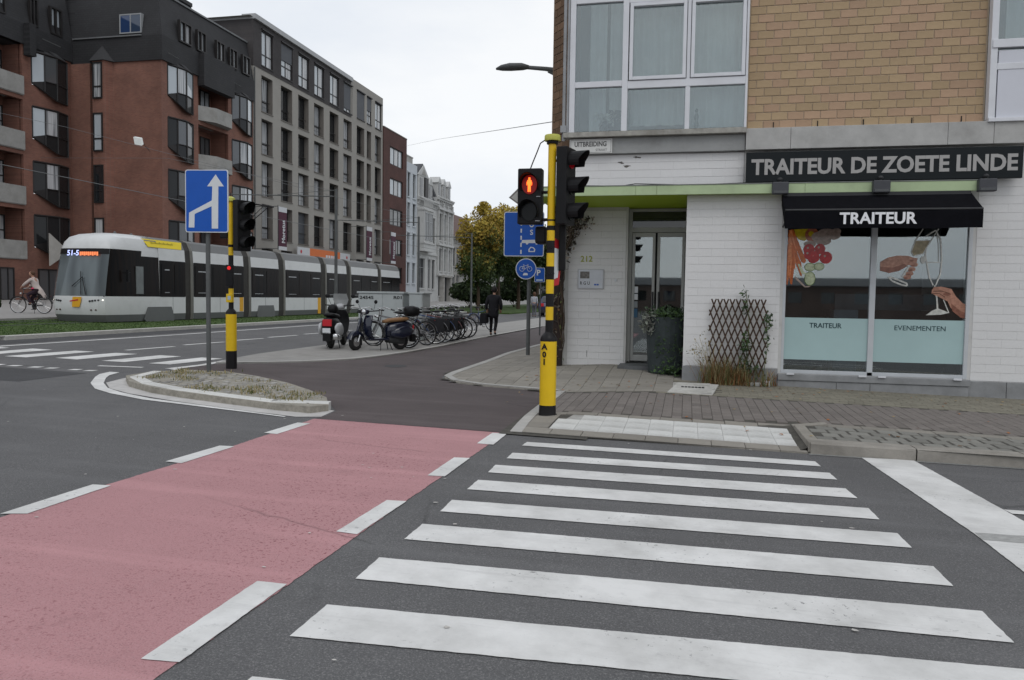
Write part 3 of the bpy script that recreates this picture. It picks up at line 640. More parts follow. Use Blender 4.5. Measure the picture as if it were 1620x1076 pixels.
def window(f, root, u0, u1, z0, z1, d, fm, gm, vb=(), hb=(), fw_=.06, ft=.06, name='window', sill=None, lab=None, pd=None):
    q = MB()
    f.bx(q, u0, u0+fw_, z0, z1, d-ft, d+.02); f.bx(q, u1-fw_, u1, z0, z1, d-ft, d+.02); f.bx(q, u0+fw_, u1-fw_, z0, z0+fw_, d-ft, d+.02); f.bx(q, u0+fw_, u1-fw_, z1-fw_, z1, d-ft, d+.02)
    for t in vb: c = u0+(u1-u0)*t; f.bx(q, c-fw_/2, c+fw_/2, z0+fw_, z1-fw_, d-ft+.006, d+.015)
    for t in hb: c = z0+(z1-z0)*t; f.bx(q, u0+fw_, u1-fw_, c-fw_/2, c+fw_/2, d-ft+.01, d+.01)
    w = q.build(name, fm, root)
    if lab: w['label'] = lab
    us = [u0+fw_/2]+[u0+(u1-u0)*t for t in vb]+[u1-fw_/2]
    for i in range(len(us)-1):
        q = MB(); f.bx(q, us[i], us[i+1], z0+fw_/2, z1-fw_/2, (d if pd is None else pd)-.012, d if pd is None else pd); q.build('pane', gm[i % len(gm)] if isinstance(gm, (list, tuple)) else gm, w)
    if sill:
        q = MB(); f.bx(q, u0-.06, u1+.06, z0-.07, z0-.005, -.07, d); q.build('sill', sill, w)
    return w
# ------------------------------------------------------------------ corner shop building
shop = thing('shop_building', (0, 14.13, .1), 'corner building with tan brick upper floor above a white painted brick shop front', 'building')
YF = 14.13
F0 = Fac((0, YF, 0), (1, 0, 0), (0, -1, 0))
MORT = mat('mortar_tan', (.44, .36, .27), 1, .1, 5); WMOR = mat('mortar_white', (.55, .545, .53), .9, .1, 4, dirt=.2)
TB = mat('tan_brick', (.405, .295, .18), .92, .12, 7, .3, 60, rnd=.08, dirt=.12)
TB2 = mat('tan_brick_pink', (.42, .285, .19), .92, .12, 7, .3, 60, rnd=.09, dirt=.12)
BRB = mat('brown_brick', (.17, .105, .065), .95, .2, 6, .4, 60, rnd=.22, dirt=.3)
PW = mat('painted_brick_white', (.68, .675, .67), .75, .06, 2, .2, 30, rnd=.02, dirt=.16)
core = MB()
# core of the ground floor (mortar bed), set 12 mm behind the brick faces
F0.wall(core, -.04, 9.0, .0, 4.2, [(1.60, 4.52, .36, 3.0)], .35, 0, 0, .006)
core.box(-2.5, -2.38, 15.97, 30, 0, 3.45); core.box(-2.38, -1.2, 15.962, 16.3, 0, 3.45)      # wall with the house number
core.box(-.03, -.02, 14.15, 16.3, 0, 3.42)
core.box(-2.38, 9.0, 16.9, 17, 0, 3.45)
core.build('ground_floor_wall', WMOR, shop)
q = MB(); q.box(-2.5, .895, 14.136, 17, 3.60, 4.16); q.build('upper_strip_wall', WMOR, shop)
def brick_grid(f, rects, bw, bh, holes=(), gap=.01, z_origin=0., d=0.):
    out = []; gv = gap
    if gap < 0: gap, gv = .0008, .0035
    for (u0, u1, z0, z1) in rects:
        r = 0; z = z0
        while z+bh*.55 < z1:
            zt = min(z+bh, z1); u = u0-(bw/2 if r % 2 else 0)
            while u < u1-.02:
                a, b = max(u, u0)+gap/2, min(u+bw, u1)-gap/2
                if b-a > .03 and not any(h[0] < (a+b)/2 < h[1] and h[2] < (z+zt)/2 < h[3] for h in holes): out.append((f, a, b, z+gv/2, zt-gv/2, d))
                u += bw
            z += bh; r += 1
    return out
def brick_obj(b, m, name, root, th=.05):
    f, a, c, z0, z1, d = b; key = ('b', round(c-a, 3), round(z1-z0, 3), m.name, tuple(f.n))
    if key not in CACHE:
        q = MB(); g_ = Fac((0, 0, 0), f.u, f.n); w, h, e = (c-a)/2, (z1-z0)/2, (.0012 if name == 'painted_brick' else .004)
        q.rings([[g_.p(x*w, y*h, th) for x, y in ((-1, -1), (1, -1), (1, 1), (-1, 1))], [g_.p(x*w, y*h, e) for x, y in ((-1, -1), (1, -1), (1, 1), (-1, 1))], [g_.p(x*(w-e), y*(h-e), 0) for x, y in ((-1, -1), (1, -1), (1, 1), (-1, 1))]])
        CACHE[key] = q.mesh(name, m)
    p = Vector(f.p((a+c)/2, (z0+z1)/2, d+(R_.uniform(-.0008, .0004) if name == 'painted_brick' else R_.uniform(-.0025, .0015))))-root.location
    return piece(CACHE[key], p, root, name)
def brick_join(lst, m, name, root, th=.05):
    q = MB()
    for f, a, c, z0, z1, d in lst:
        e = .0012 if 'painted' in name else .004; dd = d+(R_.uniform(-.0008, .0004) if 'painted' in name else R_.uniform(-.0025, .0015))
        q.rings([[f.p(x, y, dd+th) for x, y in ((a, z0), (c, z0), (c, z1), (a, z1))], [f.p(x, y, dd+e) for x, y in ((a, z0), (c, z0), (c, z1), (a, z1))], [f.p(x, y, dd) for x, y in ((a+e, z0+e), (c-e, z0+e), (c-e, z1-e), (a+e, z1-e))]])
    o = q.build(name, m, root); o['kind'] = 'stuff'
# painted bricks
F212 = Fac((0, 15.95, 0), (1, 0, 0), (0, -1, 0)); FU = Fac((0, 14.13, 0), (1, 0, 0), (0, -1, 0))
pb = brick_grid(F0, [(-.05, 1.55, .44, 3.42)], .44, .137, gap=-1)+brick_grid(F0, [(4.57, 6.2, .34, 4.1)], .44, .137, gap=-1)+brick_grid(F212, [(-2.4, -1.24, .22, 3.43)], .44, .137, gap=-1)+brick_grid(FU, [(-2.5, .89, 3.61, 4.15)], .44, .135, gap=-1)
pb.sort(key=lambda b: (b[1] > 5.3))
for b in pb[:300]: brick_obj(b, PW, 'painted_brick', shop)
brick_join(pb[300:]+brick_grid(F0, [(6.2, 9.0, .34, 4.1)], .44, .137, gap=-1), PW, 'painted_brick_field', shop)
FS = Fac((-.05, 14.13, 0), (0, 1, 0), (-1, 0, 0)); brick_join(brick_grid(FS, [(0, 1.95, .3, 3.42)], .44, .137, gap=-1), PW, 'painted_brick_return', shop)
# plinths and step
q = MB(); q.box(-.06, 1.55, 14.09, 14.14, -.1, .43); q.box(1.55, 4.53, 14.05, 14.14, -.1, .24); q.box(4.53, 9, 14.09, 14.14, -.15, .33); q.build('plinth', CONCD, shop, bevel=.005)
q = MB()
for x in (.7, 2.5, 3.03, 5.1, 5.9): q.box(x-.003, x+.003, 14.045 if 1.55 < x < 4.53 else 14.087, 14.1, 0, .23 if 1.55 < x < 4.53 else .33)
q.build('plinth_joint', BLACK, shop)
q = MB(); q.box(1.55, 4.55, 14.03, 14.3, .245, .35); q.build('stone_sill', CONCD, shop, bevel=.008)
q = MB(); q.box(-1.3, -.06, 15.25, 16.3, .1, .29); q.build('doorstep', mat('blue_stone', (.12, .125, .13), .8, .2, 5, dirt=.3), shop, bevel=.008)
# upper floor: core, bricks, lintel band
q = MB(); FT = Fac((0, 14.13, 0), (1, 0, 0), (0, -1, 0))
FT.wall(q, -2.1, 9.0, 4.5, 13.2, [(-2.1, .9, 4.5, 7.1), (4.6, 7.6, 4.5, 7.1), (-1.9, .9, 8.1, 10.4), (4.6, 7.6, 8.1, 10.4)], .3, 0, 0, .012)
q.box(-2.6, 9, 14.9, 30, 3.47, 13.2) if False else None
q.box(-2.58, -2.48, 14.72, 30, 3.5, 13.2); q.box(-2.58, 9, 29.9, 30, 0, 13.2); q.box(-2.58, 9, 14.8, 30, 13.1, 13.2); q.box(8.9, 9.0, 14.2, 30, 0, 13.1)
q.build('upper_wall', MORT, shop)
tb = brick_grid(FT, [(.92, 4.58, 4.535, 7.15)], .262, .137, gap=.012)
for b in tb[:300]: brick_obj(b, R_.choice([TB, TB, TB2]), 'tan_brick', shop)
brick_join(tb[300:]+brick_grid(FT, [(-2.1, 9, 7.15, 8.1), (.92, 4.58, 8.1, 10.4), (-2.1, 9, 10.4, 13.1), (7.62, 9, 4.535, 8.1)], .262, .137, gap=.012), TB, 'tan_brick_field', shop)
C1 = Fac((-2.58, 14.72, 0), (.64, -.768, 0), (-.768, -.64, 0)); cl = math.hypot(.46, .55)
q = MB(); C1.wall(q, 0, cl, 4.16, 13.2, [], .1, 0, 0, .015); q.build('corner_wall', MORT, shop)
bb = brick_grid(C1, [(0, cl, 4.2, 7.2)], .262, .137, gap=.012)
for b in bb: brick_obj(b, BRB, 'brown_brick', shop)
brick_join(brick_grid(C1, [(0, cl, 7.2, 13)], .262, .137, gap=.012), BRB, 'brown_brick_field', shop)
FL = Fac((-2.58, 14.72, 0), (0, 1, 0), (-1, 0, 0)); brick_join(brick_grid(FL, [(0, 8, 3.6, 13)], .262, .137, gap=.012), BRB, 'side_brick_field', shop)
q = MB(); z = 4.155
for a, b in ((.90, 1.62), (1.625, 4.03), (4.035, 4.7), (4.705, 9.0)): q.box(a, b, 13.98, 14.2, 4.16, 4.52)
q.build('concrete_lintel', CONC, shop, bevel=.006)
q = MB()
for x in (1.35, 2.06, 2.78, 3.52, 4.26): q.box(x-.007, x+.007, 14.118, 14.14, 4.535, 4.64)
q.build('weep_slot', BLACK, shop)
q = MB(); q.box(-2.12, .89, 14.04, 14.2, 4.165, 4.44); q.build('bay_base', mat('grey_render', (.30, .305, .30), .9, .12, 3, .2, dirt=.35), shop, bevel=.005)
q = MB(); q.box(-2.24, .9, 13.93, 14.14, 4.445, 4.535); q.build('bay_sill', mat('weathered_sill', (.33, .32, .29), .85, .3, 9, dirt=.5), shop, bevel=.008)
# bay windows of the upper floor, each with frame, transoms, panes and curtains
FB = Fac((0, 14.03, 0), (1, 0, 0), (0, -1, 0))
def ref_curtain(q, f, u0, u1, z0, z1, d, amp=.03, n=None):
    n = n or int((u1-u0)/.03); rr = R_.uniform(0, 6)
    for k in range(n):
        a, b = u0+(u1-u0)*k/n, u0+(u1-u0)*(k+1)/n; da, db = [d+amp*math.sin(t*17+rr)*.6+amp*math.sin(t*41+rr*2)*.4 for t in (a, b)]
        q.face([f.p(a, z0, da), f.p(b, z0, db), f.p(b, z1, db), f.p(a, z1, da)])
CURT = mat('net_curtain', (.56, .57, .57), .95, .1, 3)
def bay(f, root, U0, z_top, rev=False):
    fr = MB(); w = 3.05
    f.bx(fr, U0, U0+.10, 4.54, z_top, -.05, .1); f.bx(fr, U0+.93, U0+1.03, 4.54, z_top, -.06, .1); f.bx(fr, U0+w-.04, U0+w, 4.54, z_top, -.05, .1)
    f.bx(fr, U0+.10, U0+.93, 5.32, 5.42, -.05, .08); f.bx(fr, U0+1.03, U0+w-.04, 5.27, 5.40, -.055, .08); f.bx(fr, U0+2.02, U0+2.10, 4.54, 5.27, -.05, .08)
    f.bx(fr, U0+.10, U0+.93, 6.78, 6.88, -.05, .08); f.bx(fr, U0+1.03, U0+w-.04, 6.74, 6.88, -.055, .08); f.bx(fr, U0+.1, U0+w-.04, z_top-.08, z_top, -.05, .08); f.bx(fr, U0+2.03, U0+2.09, 5.40, 6.74, -.05, .08)
    b_ = fr.build('bay_window', WHITE, root, bevel=.006)
    for a, b in ((U0+1.05, U0+2.02), (U0+2.10, U0+w-.05)):
        s_ = MB()
        for c in ((a, a+.06, 5.41, 6.73), (b-.06, b, 5.41, 6.73), (a+.06, b-.06, 5.41, 5.47), (a+.06, b-.06, 6.67, 6.73)): f.bx(s_, *c, -.075, .03)
        s_.build('sash', WHITE, b_, bevel=.006)
    for a, b, c, e in ((U0+.1, U0+.93, 5.42, 6.78), (U0+.1, U0+.93, 4.56, 5.32), (U0+1.03, U0+2.02, 4.56, 5.27), (U0+2.1, U0+w-.04, 4.56, 5.27), (U0+1.1, U0+1.97, 5.46, 6.68), (U0+2.15, U0+w-.1, 5.46, 6.68), (U0+.1, U0+w-.04, 6.88, z_top-.08)):
        s_ = MB(); f.bx(s_, a, b, c, e, .0, .008); s_.build('pane', GSEE, b_)
    s_ = MB()
    ref_curtain(s_, f, U0+.32, U0+.62, 4.6, 7, .3); ref_curtain(s_, f, U0+.68, U0+.9, 5.0, 7, .34, .05); ref_curtain(s_, f, U0+1.05, U0+2.0, 4.7, 7, .36, .05); ref_curtain(s_, f, U0+2.1, U0+w, 4.62, 7, .32, .04)
    s_.build('curtain', CURT, b_)
    return b_
b1 = bay(FB, shop, -2.15, 7.1); bay(FB, shop, 4.6, 7.1)
q = MB(); q.box(-2.1, 9, 14.9, 15, 4.5, 7.2); q.build('room_wall', mat('room_grey', (.16, .165, .16), .9, .3, 1), shop)
q = MB(); FB.bx(q, 4.72, 7.6, 4.56, 5.62, -.04, .02); q.build('panel', mat('white_panel', (.60, .61, .66), .5, .03, 2), shop, bevel=.004)
q = MB(); FB.bx(q, 4.60, 7.6, 4.50, 4.56, -.09, .1); FB.bx(q, 4.62, 7.6, 5.66, 5.79, -.07, .1); q.build('sill', WHITE, shop, bevel=.006)
q = MB(); q.box(-2.19, -2.155, 13.97, 14.12, 4.54, 7.1); q.tube([(-2.24, 14.0, 4.4), (-2.24, 14.0, 7.2)], .03, 8); q.box(-2.29, -2.19, 13.93, 14.0, 4.54, 4.66); q.build('corner_trim', mat('grey_trim', (.30, .31, .32), .5, .15, 5, dirt=.3), shop)
# figurine and vase seen behind the lower panes
q = MB(); q.lathe((.07, 14.2, 4.6), [(.03, 0), (.045, .03), (.03, .12), (.04, .2), (.02, .26), (.03, .3), (.005, .34)], 10); tag(q.build('figurine', mat('green_glaze', (.05, .09, .07), .4, .1), None), 'small greenish figurine on the sill behind the right lower pane of the bay window', 'figurine')
q = MB(); q.lathe((-1.53, 14.22, 4.57), [(.08, 0), (.1, .08), (.06, .16), (.05, .2)], 10); v_ = thing('potted_plant', (-1.53, 14.22, 4.57), 'white flowering pot plant behind the lower left pane of the bay window', 'plant'); q.build('pot', DKG, v_)
q = MB()
for _ in range(90):
    c = Vector((-1.5+R_.gauss(0, .09), 14.22+R_.uniform(-.05, .1), 4.83+R_.gauss(0, .06))); a = Vector([R_.gauss(0, .02) for _ in range(3)]); b = Vector([R_.gauss(0, .02) for _ in range(3)]); q.face([c+a, c+b, c-a, c-b])
q.build('flower', mat('petal_white', (.55, .55, .5), .8, .1), v_)
# other upper windows (second floor, above the picture)
for a in (-1.9, 4.6): window(FT, shop, a, a+2.8 if a < 0 else a+3, 8.1, 10.4, .12, WHITE, GC, vb=(.33, .66), hb=(.3,))
# green canopy
GF = mat('canopy_fascia_green', (.42, .52, .31), .5, .06, 3, dirt=.22); GS_ = mat('canopy_soffit_green', (.34, .47, .02), .6, .05, 2)
can = MB()
for a, b in ((-2.78, -.93), (-.926, -.57), (-.566, 1.86), (1.864, 4.46)): can.box(a, b, 13.86, 13.9, 3.405, 3.565)
cn = can.build('canopy', GF, shop, bevel=.004)
q = MB(); q.box(-2.78, 4.46, 13.9, 14.2, 3.43, 3.56); q.box(-2.78, -.05, 14.2, 16.9, 3.44, 3.56); q.build('soffit', GS_, cn)
q = MB(); q.box(-2.8, 4.47, 13.85, 14.19, 3.568, 3.58); q.build('canopy_flashing', mat('flashing', (.22, .23, .22), .6, .2), cn)
q = MB(); q.tube([(-2.2, 13.99, 3.61), (-1.2, 14.1, 3.60), (-.95, 14.0, 3.62), (0, 14.1, 3.60), (1.2, 14.0, 3.61)], .008, 6); q.build('cable', BLACK, shop)
# fascia sign with its lettering and three small floodlights
sg = thing('shop_sign', (3.0, 13.93, 3.6), 'long black fascia sign reading TRAITEUR DE ZOETE LINDE in grey capitals', 'sign')
q = MB(); q.box(.91, 5.11, 13.90, 13.975, 3.60, 4.10); q.build('board', mat('sign_board_black', (.012, .015, .017), .5, .1, spec=.15), sg, bevel=.006)
text_part('lettering', 'TRAITEUR DE ZOETE LINDE', mat('letter_grey', (.36, .35, .34), .5, .05), sg, (.995, 13.899, 3.715), (1, 0, 0), (0, 0, 1), width=4.04, height=.27, bold=.032)
for i, (x, w) in enumerate(((1.46, 'left'), (3.02, 'middle'), (4.57, 'right'))):
    fl = thing('floodlight', (x, 13.8, 3.36), ['dark grey floodlight at the left corner of the black awning', 'dark grey floodlight fixed to the green fascia above the middle of the awning', 'dark grey floodlight past the end of the green fascia, right of the awning'][i], 'floodlight', 'floodlights below the shop sign')
    q = MB(); q.box(x-.13, x+.13, 13.72, 13.85, 3.375, 3.575); q.build('housing', mat('floodlight_grey', (.06, .062, .07), .5, .1), fl, bevel=.015)
    q = MB(); q.ell((x, 13.84, 3.63), (.045, .04, .035), 10, 6); q.tube([(x, 13.84, 3.6), (x, 13.84, 3.56)], .02, 8); q.build('bracket', DKG, fl)
    q = MB(); q.box(x-.11, x+.11, 13.715, 13.72, 3.39, 3.43); q.build('lens', GD, fl)
# awning
aw = thing('awning', (3, 13.6, 2.76), 'black fabric awning with white TRAITEUR lettering over the shop window', 'awning')
AWM = mat('black_canvas', (.007, .007, .009), .9, .2, 8, .2, 30, spec=.05)
q = MB(); xs = [1.50+i*(4.38-1.50)/12 for i in range(13)]
pr = [(13.86, 3.37), (13.6, 3.22), (13.32, 3.07), (13.3, 3.02), (13.305, 2.765)]
for i in range(12):
    for j in range(4):
        e = lambda x, k: (x, pr[k][0]+(.006*math.sin(x*9) if k > 2 else 0), pr[k][1]-(.012*math.sin((x-1.5)/2.88*math.pi*1) if 0 < k < 3 else 0)-(.006*math.sin(x*4) if k == 4 else 0))
        q.face([e(xs[i], j), e(xs[i+1], j), e(xs[i+1], j+1), e(xs[i], j+1)])
for x in (1.5, 4.38): q.face([(x, *p) for p in pr]+[(x, 13.86, 3.2)])
q.build('canopy_cloth', AWM, aw)
q = MB(); q.box(1.52, 4.36, 13.82, 14.1, 3.3, 3.4); q.tube([(1.5, 13.315, 3.06), (4.38, 13.315, 3.06)], .018, 8); q.tube([(1.56, 13.32, 3.03), (1.56, 14.1, 2.86)], .014, 6); q.tube([(4.32, 13.32, 3.03), (4.32, 14.1, 2.86)], .014, 6); q.build('awning_frame', DKG, aw)
text_part('lettering', 'TRAITEUR', mat('letter_white', (.78, .78, .80), .6, .02), aw, (2.32, 13.293, 2.83), (1, 0, 0), (0, 0, 1), width=1.13, height=.185, bold=.028)
# shop window
sw = MB()
for c in ((1.60, 1.645, .36, 3.0), (4.46, 4.52, .36, 3.0), (2.985, 3.075, .36, 3.0), (1.645, 4.46, .36, .42), (1.645, 4.46, 2.93, 3.0)): F0.bx(sw, *c, .0, .08)
swo = sw.build('shop_window', mat('window_frame_grey', (.50, .52, .54), .4, .06, 4), shop, bevel=.005)
for a, b in ((1.645, 2.985), (3.075, 4.46)):
    q = MB(); F0.bx(q, a, b, .42, 2.93, .045, .055); q.build('pane', GSHOP, swo)
    q = MB(); F0.bx(q, a, b, .60, 1.32, .036, .042); q.build('frosted_film', mat('film_aqua', (.38, .52, .52), .16, .07, .8, spec=.6), swo)
q = MB()
for x in (1.75, 2.9, 3.2, 4.35): q.box(x-.06, x+.06, 14.0, 14.03, .345, .375)
q.build('drain_cap', WHITE, swo)
INK = mat('film_lettering', (.008, .035, .045), .5, 0)
text_part('lettering', 'TRAITEUR', INK, swo, (2.05, 14.163, 1.15), (1, 0, 0), (0, 0, 1), width=.52, height=.085, ext=.001, bold=.012)
text_part('lettering', 'EVENEMENTEN', INK, swo, (3.40, 14.163, 1.14), (1, 0, 0), (0, 0, 1), width=.78, height=.08, ext=.001, bold=0)
# printed window posters: vegetables on the left pane, hands with glasses on the right pane
def pm(n, c): return mat('print_'+n, tuple(x*.85 for x in c), .12, .38, 20, spec=.35)
SC = [0]
def shape(q, pts, mi, lv): SC[0] += 1; q.face([(x, 14.1655-.00009*SC[0], z) for x, z in pts], mi)
def U(x, y): return 1.61+(x-95)/405*1., 0
def zp(px, py):  # region-5 crop of the photograph measured once: 405 units per metre
    return (1.645+(px-88)*.002515, 2.84-(py-330)*.00262)
def disc(q, cx, cy, r, mi, lv, ry=None, n=14): shape(q, [zp(cx+r*math.cos(2*math.pi*i/n), cy+(ry or r)*math.sin(2*math.pi*i/n)) for i in range(n)], mi, lv)
pc = [pm('carrot', (.50, .12, .03)), pm('tomato', (.42, .015, .02)), pm('cucumber', (.50, .55, .36)), pm('pepper', (.48, .36, .02)), pm('garlic', (.36, .28, .24)), pm('rind', (.12, .2, .05)), pm('onion', (.35, .11, .06)), pm('carrot_light', (.66, .22, .08))]
q = MB()
for a in ([(92, 340), (125, 335), (215, 540), (205, 555), (185, 548)], [(92, 350), (110, 380), (185, 560), (190, 640), (180, 635), (92, 420)], [(90, 430), (130, 440), (142, 560), (128, 695), (118, 690), (90, 560)], [(90, 560), (112, 540), (108, 640), (98, 700), (90, 690)]):
    shape(q, [zp(*p) for p in a], 0, R_.uniform(0, 2)); b = [(p[0]*.5+.5*a[0][0]+6, p[1]*.85+.15*a[0][1]) for p in a]; shape(q, [zp(*p) for p in b], 7, 3)
shape(q, [zp(*p) for p in ((130, 335), (225, 332), (250, 370), (200, 410), (160, 400), (140, 370))], 3, 1)
disc(q, 245, 370, 45, 6, 2); disc(q, 240, 365, 18, 3, 3)
for c in ((290, 385, 48, 35), (340, 360, 60, 30), (385, 375, 42, 28), (320, 410, 50, 28), (235, 430, 40, 22), (400, 350, 30, 22)): disc(q, c[0], c[1], c[2], 4, 2, c[3])
for c in ((230, 465, 36), (300, 462, 34), (260, 515, 40), (340, 518, 40), (228, 500, 30)): disc(q, *c, 1, 4); disc(q, c[0]-8, c[1]-10, 7, 4, 5)
for c in ((240, 580, 32, 24), (298, 576, 30, 22), (242, 655, 32, 42)): disc(q, c[0], c[1], c[2]+4, 5, 4, c[3]+4); disc(q, c[0], c[1], c[2], 2, 5, c[3])
shape(q, [zp(*p) for p in ((145, 640), (160, 650), (215, 705), (250, 700), (240, 710), (210, 712), (150, 660))], 4, 3)
shape(q, [zp(*p) for p in ((160, 560), (172, 560), (200, 610), (235, 630), (230, 636), (185, 620))], 2, 3)
q.build('vegetable_print', pc, swo); SC[0] = 0
hc = [pm('skin', (.46, .24, .17)), pm('skin_shade', (.27, .12, .085)), pm('glass_line', (.62, .62, .58)), pm('champagne', (.34, .28, .16)), pm('dark_ground', (.02, .02, .02)), pm('skin_dark', (.15, .07, .05))]
q = MB()
shape(q, [zp(*p) for p in ((682, 545), (730, 515), (790, 503), (850, 505), (880, 515), (908, 520), (905, 545), (880, 560), (850, 565), (810, 590), (760, 605), (682, 590))], 0, 1)
shape(q, [zp(*p) for p in ((682, 575), (760, 580), (830, 555), (850, 570), (800, 600), (740, 615), (682, 600))], 1, 2)
for c in ((885, 530), (893, 560), (880, 590), (868, 618), (855, 640)): disc(q, c[0]-4, c[1], 24, 0, 3, 15); disc(q, c[0]-12, c[1]+6, 12, 1, 4, 6)
def line(q, pts, w, mi, lv):
    for i in range(len(pts)-1):
        (a, b), (c, d) = pts[i], pts[i+1]; L = math.hypot(c-a, d-b); nx, ny = -(d-b)/L*w, (c-a)/L*w
        shape(q, [zp(a+nx, b+ny), zp(c+nx, d+ny), zp(c-nx, d-ny), zp(a-nx, b-ny)], mi, lv)
line(q, [(935, 335), (890, 410), (870, 480), (885, 505), (940, 490), (985, 410), (1028, 335)], 3, 2, 3); line(q, [(892, 410), (980, 408)], 2, 2, 3); line(q, [(960, 400), (955, 500), (985, 640), (1010, 690)], 4, 2, 4)
shape(q, [zp(*p) for p in ((893, 412), (978, 410), (938, 488), (885, 502), (872, 480))], 3, 2)
line(q, [(955, 380), (1010, 345), (1042, 400), (1055, 530), (1050, 620), (1025, 690)], 4, 2, 4); line(q, [(965, 545), (1050, 545)], 3, 2, 4); line(q, [(1018, 360), (1032, 440), (1038, 540)], 2, 2, 4)
line(q, [(860, 570), (820, 640)], 5, 2, 5); line(q, [(735, 640), (760, 665), (820, 690), (852, 695), (850, 680), (800, 660), (745, 640)], 5, 2, 5)
line(q, [(1018, 690), (1035, 770), (1042, 840)], 5, 2, 5); line(q, [(1075, 780), (1110, 860)], 3, 2, 5); shape(q, [zp(*p) for p in ((972, 880), (1010, 850), (1045, 835), (1085, 850), (1115, 862), (1060, 875))], 2, 4)
disc(q, 943, 530, 16, 2, 5, 24)
shape(q, [zp(*p) for p in ((1015, 700), (1060, 698), (1120, 712), (1150, 760), (1190, 800), (1243, 822), (1243, 905), (1180, 880), (1120, 830), (1100, 790), (1040, 760), (1000, 740))], 0, 3)
shape(q, [zp(*p) for p in ((1120, 800), (1180, 850), (1243, 870), (1243, 905), (1180, 890), (1130, 850))], 1, 4); disc(q, 1030, 722, 28, 0, 5, 14); disc(q, 1095, 745, 24, 1, 4, 10)
for pts in ([(1000, 742), (1050, 742), (1085, 765)], [(1010, 728), (1060, 725), (1110, 740)]): line(q, pts, 2.5, 5, 6)
q.build('champagne_print', hc, swo)
# interior of the shop: dark room with a counter and low furniture
q = MB(); q.box(1.62, 4.5, 16.8, 16.88, .3, 3.3); q.box(1.45, 1.5, 14.3, 16.8, .3, 3.3); q.box(4.8, 4.85, 14.3, 16.8, .3, 3.3); q.box(1.45, 4.85, 14.2, 16.88, .28, .3); q.box(1.45, 4.85, 14.2, 16.88, 3.3, 3.35)
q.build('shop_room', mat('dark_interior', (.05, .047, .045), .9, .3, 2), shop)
ct = thing('counter', (3.4, 15.9, .3), 'dark display counter standing inside the shop behind the right window', 'counter')
q = MB(); q.box(2.6, 4.6, 15.6, 16.2, .3, 1.45); q.build('body', mat('counter_brown', (.05, .035, .03), .6, .2), ct); q = MB(); q.box(2.7, 4.5, 15.62, 16.1, 1.46, 1.75); q.build('display_glass', mat('counter_glass', (.14, .17, .2), .15, .3, 4), ct)
bxs = thing('display_case', (2.75, 15.0, .3), 'pale blue display case inside the shop beside the window mullion', 'display case')
q = MB(); q.box(2.55, 2.95, 14.8, 15.2, .3, 1.46); q.build('case', mat('case_blue', (.18, .24, .3), .3, .1), bxs)
# door in the recess
dr = MB(); FD = Fac((0, 16.2, 0), (1, 0, 0), (0, -1, 0)); AL = mat('door_frame_grey', (.40, .405, .39), .45, .05, 4)
for c in ((-1.2, -1.13, .31, 3.43), (-.07, -.055, .31, 3.43), (-1.13, -.07, 2.95, 3.05), (-1.13, -.07, 3.37, 3.43)): FD.bx(dr, *c, -.03, .06)
dro = dr.build('shop_door', AL, shop, bevel=.004)
for a, b in ((-1.12, -.66), (-.62, -.075)):
    q = MB()
    for c in ((a, a+.055, .33, 2.94), (b-.055, b, .33, 2.94), (a+.055, b-.055, .33, .45), (a+.055, b-.055, 2.86, 2.94)): FD.bx(q, *c, -.05, .02)
    dl = q.build('door_leaf', AL, dro, bevel=.004)
    q = MB(); FD.bx(q, a+.05, b-.05, .44, 2.87, -.01, .0); q.build('pane', GSHOP, dro)
q = MB(); FD.bx(q, -1.13, -.07, 3.05, 3.37, .0, .01); q.build('transom_pane', GD, dro)
for x in (-.69, -.57): 
    q = MB(); q.tube([(x, 16.08, 1.35), (x, 16.08, 1.75)], .018, 8); q.tube([(x, 16.15, 1.4), (x, 16.08, 1.4)], .01, 6); q.tube([(x, 16.15, 1.7), (x, 16.08, 1.7)], .01, 6); q.build('handle', DKG, dro)
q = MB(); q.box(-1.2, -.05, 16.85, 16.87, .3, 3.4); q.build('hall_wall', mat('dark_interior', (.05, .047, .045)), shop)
q = MB()
for z0, z1, mi in ((1.72, 1.85, 0), (1.58, 1.70, 0), (1.42, 1.55, 1), (1.22, 1.4, 2)): q.box(-1.06, -.99, 16.135, 16.139, z0, z1, mi)
q.build('sticker', [SWH, mat('sticker_grey', (.25, .27, .28)), mat('sticker_blue', (.05, .12, .2))], dro)
q = MB(); q.tube([(-1.43, 15.95, 1.97), (-1.43, 15.93, 1.97)], .028, 10); q.build('doorbell', SWH, shop)
q = MB(); q.box(-1.99, -1.985, 15.94, 15.95, .4, .53); q.build('joint_slot', BLACK, shop)
# notice board, street name plate, house number
nb = thing('notice_board', (-1.93, 15.93, 1.79), 'framed white notice with a small photograph beside the shop door', 'notice')
q = MB(); q.box(-2.2, -1.67, 15.92, 15.945, 1.79, 2.19); q.build('frame', SILV, nb, bevel=.004); q = MB(); q.box(-2.18, -1.69, 15.915, 15.92, 1.81, 2.17); q.build('sheet', mat('paper', (.56, .58, .62), .4, .08, 8), nb)
q = MB(); q.box(-2.15, -1.96, 15.912, 15.915, 2.0, 2.14); q.build('photograph', mat('photo_print', (.16, .15, .14), .5, .7, 22), nb)
text_part('lettering', 'R G U', mat('ink_grey', (.1, .1, .1)), nb, (-2.15, 15.914, 1.87), (1, 0, 0), (0, 0, 1), width=.2, height=.07, ext=.001, bold=.02)
q = MB(); q.box(-1.86, -1.82, 15.912, 15.915, 1.86, 1.89); q.box(-1.81, -1.77, 15.912, 15.915, 1.86, 1.89); q.build('mark', BLUE, nb)
sn = thing('street_name_plate', (-1.73, 14.02, 4.15), 'white street name plate reading UITBREIDING STRAAT under the bay window', 'street sign')
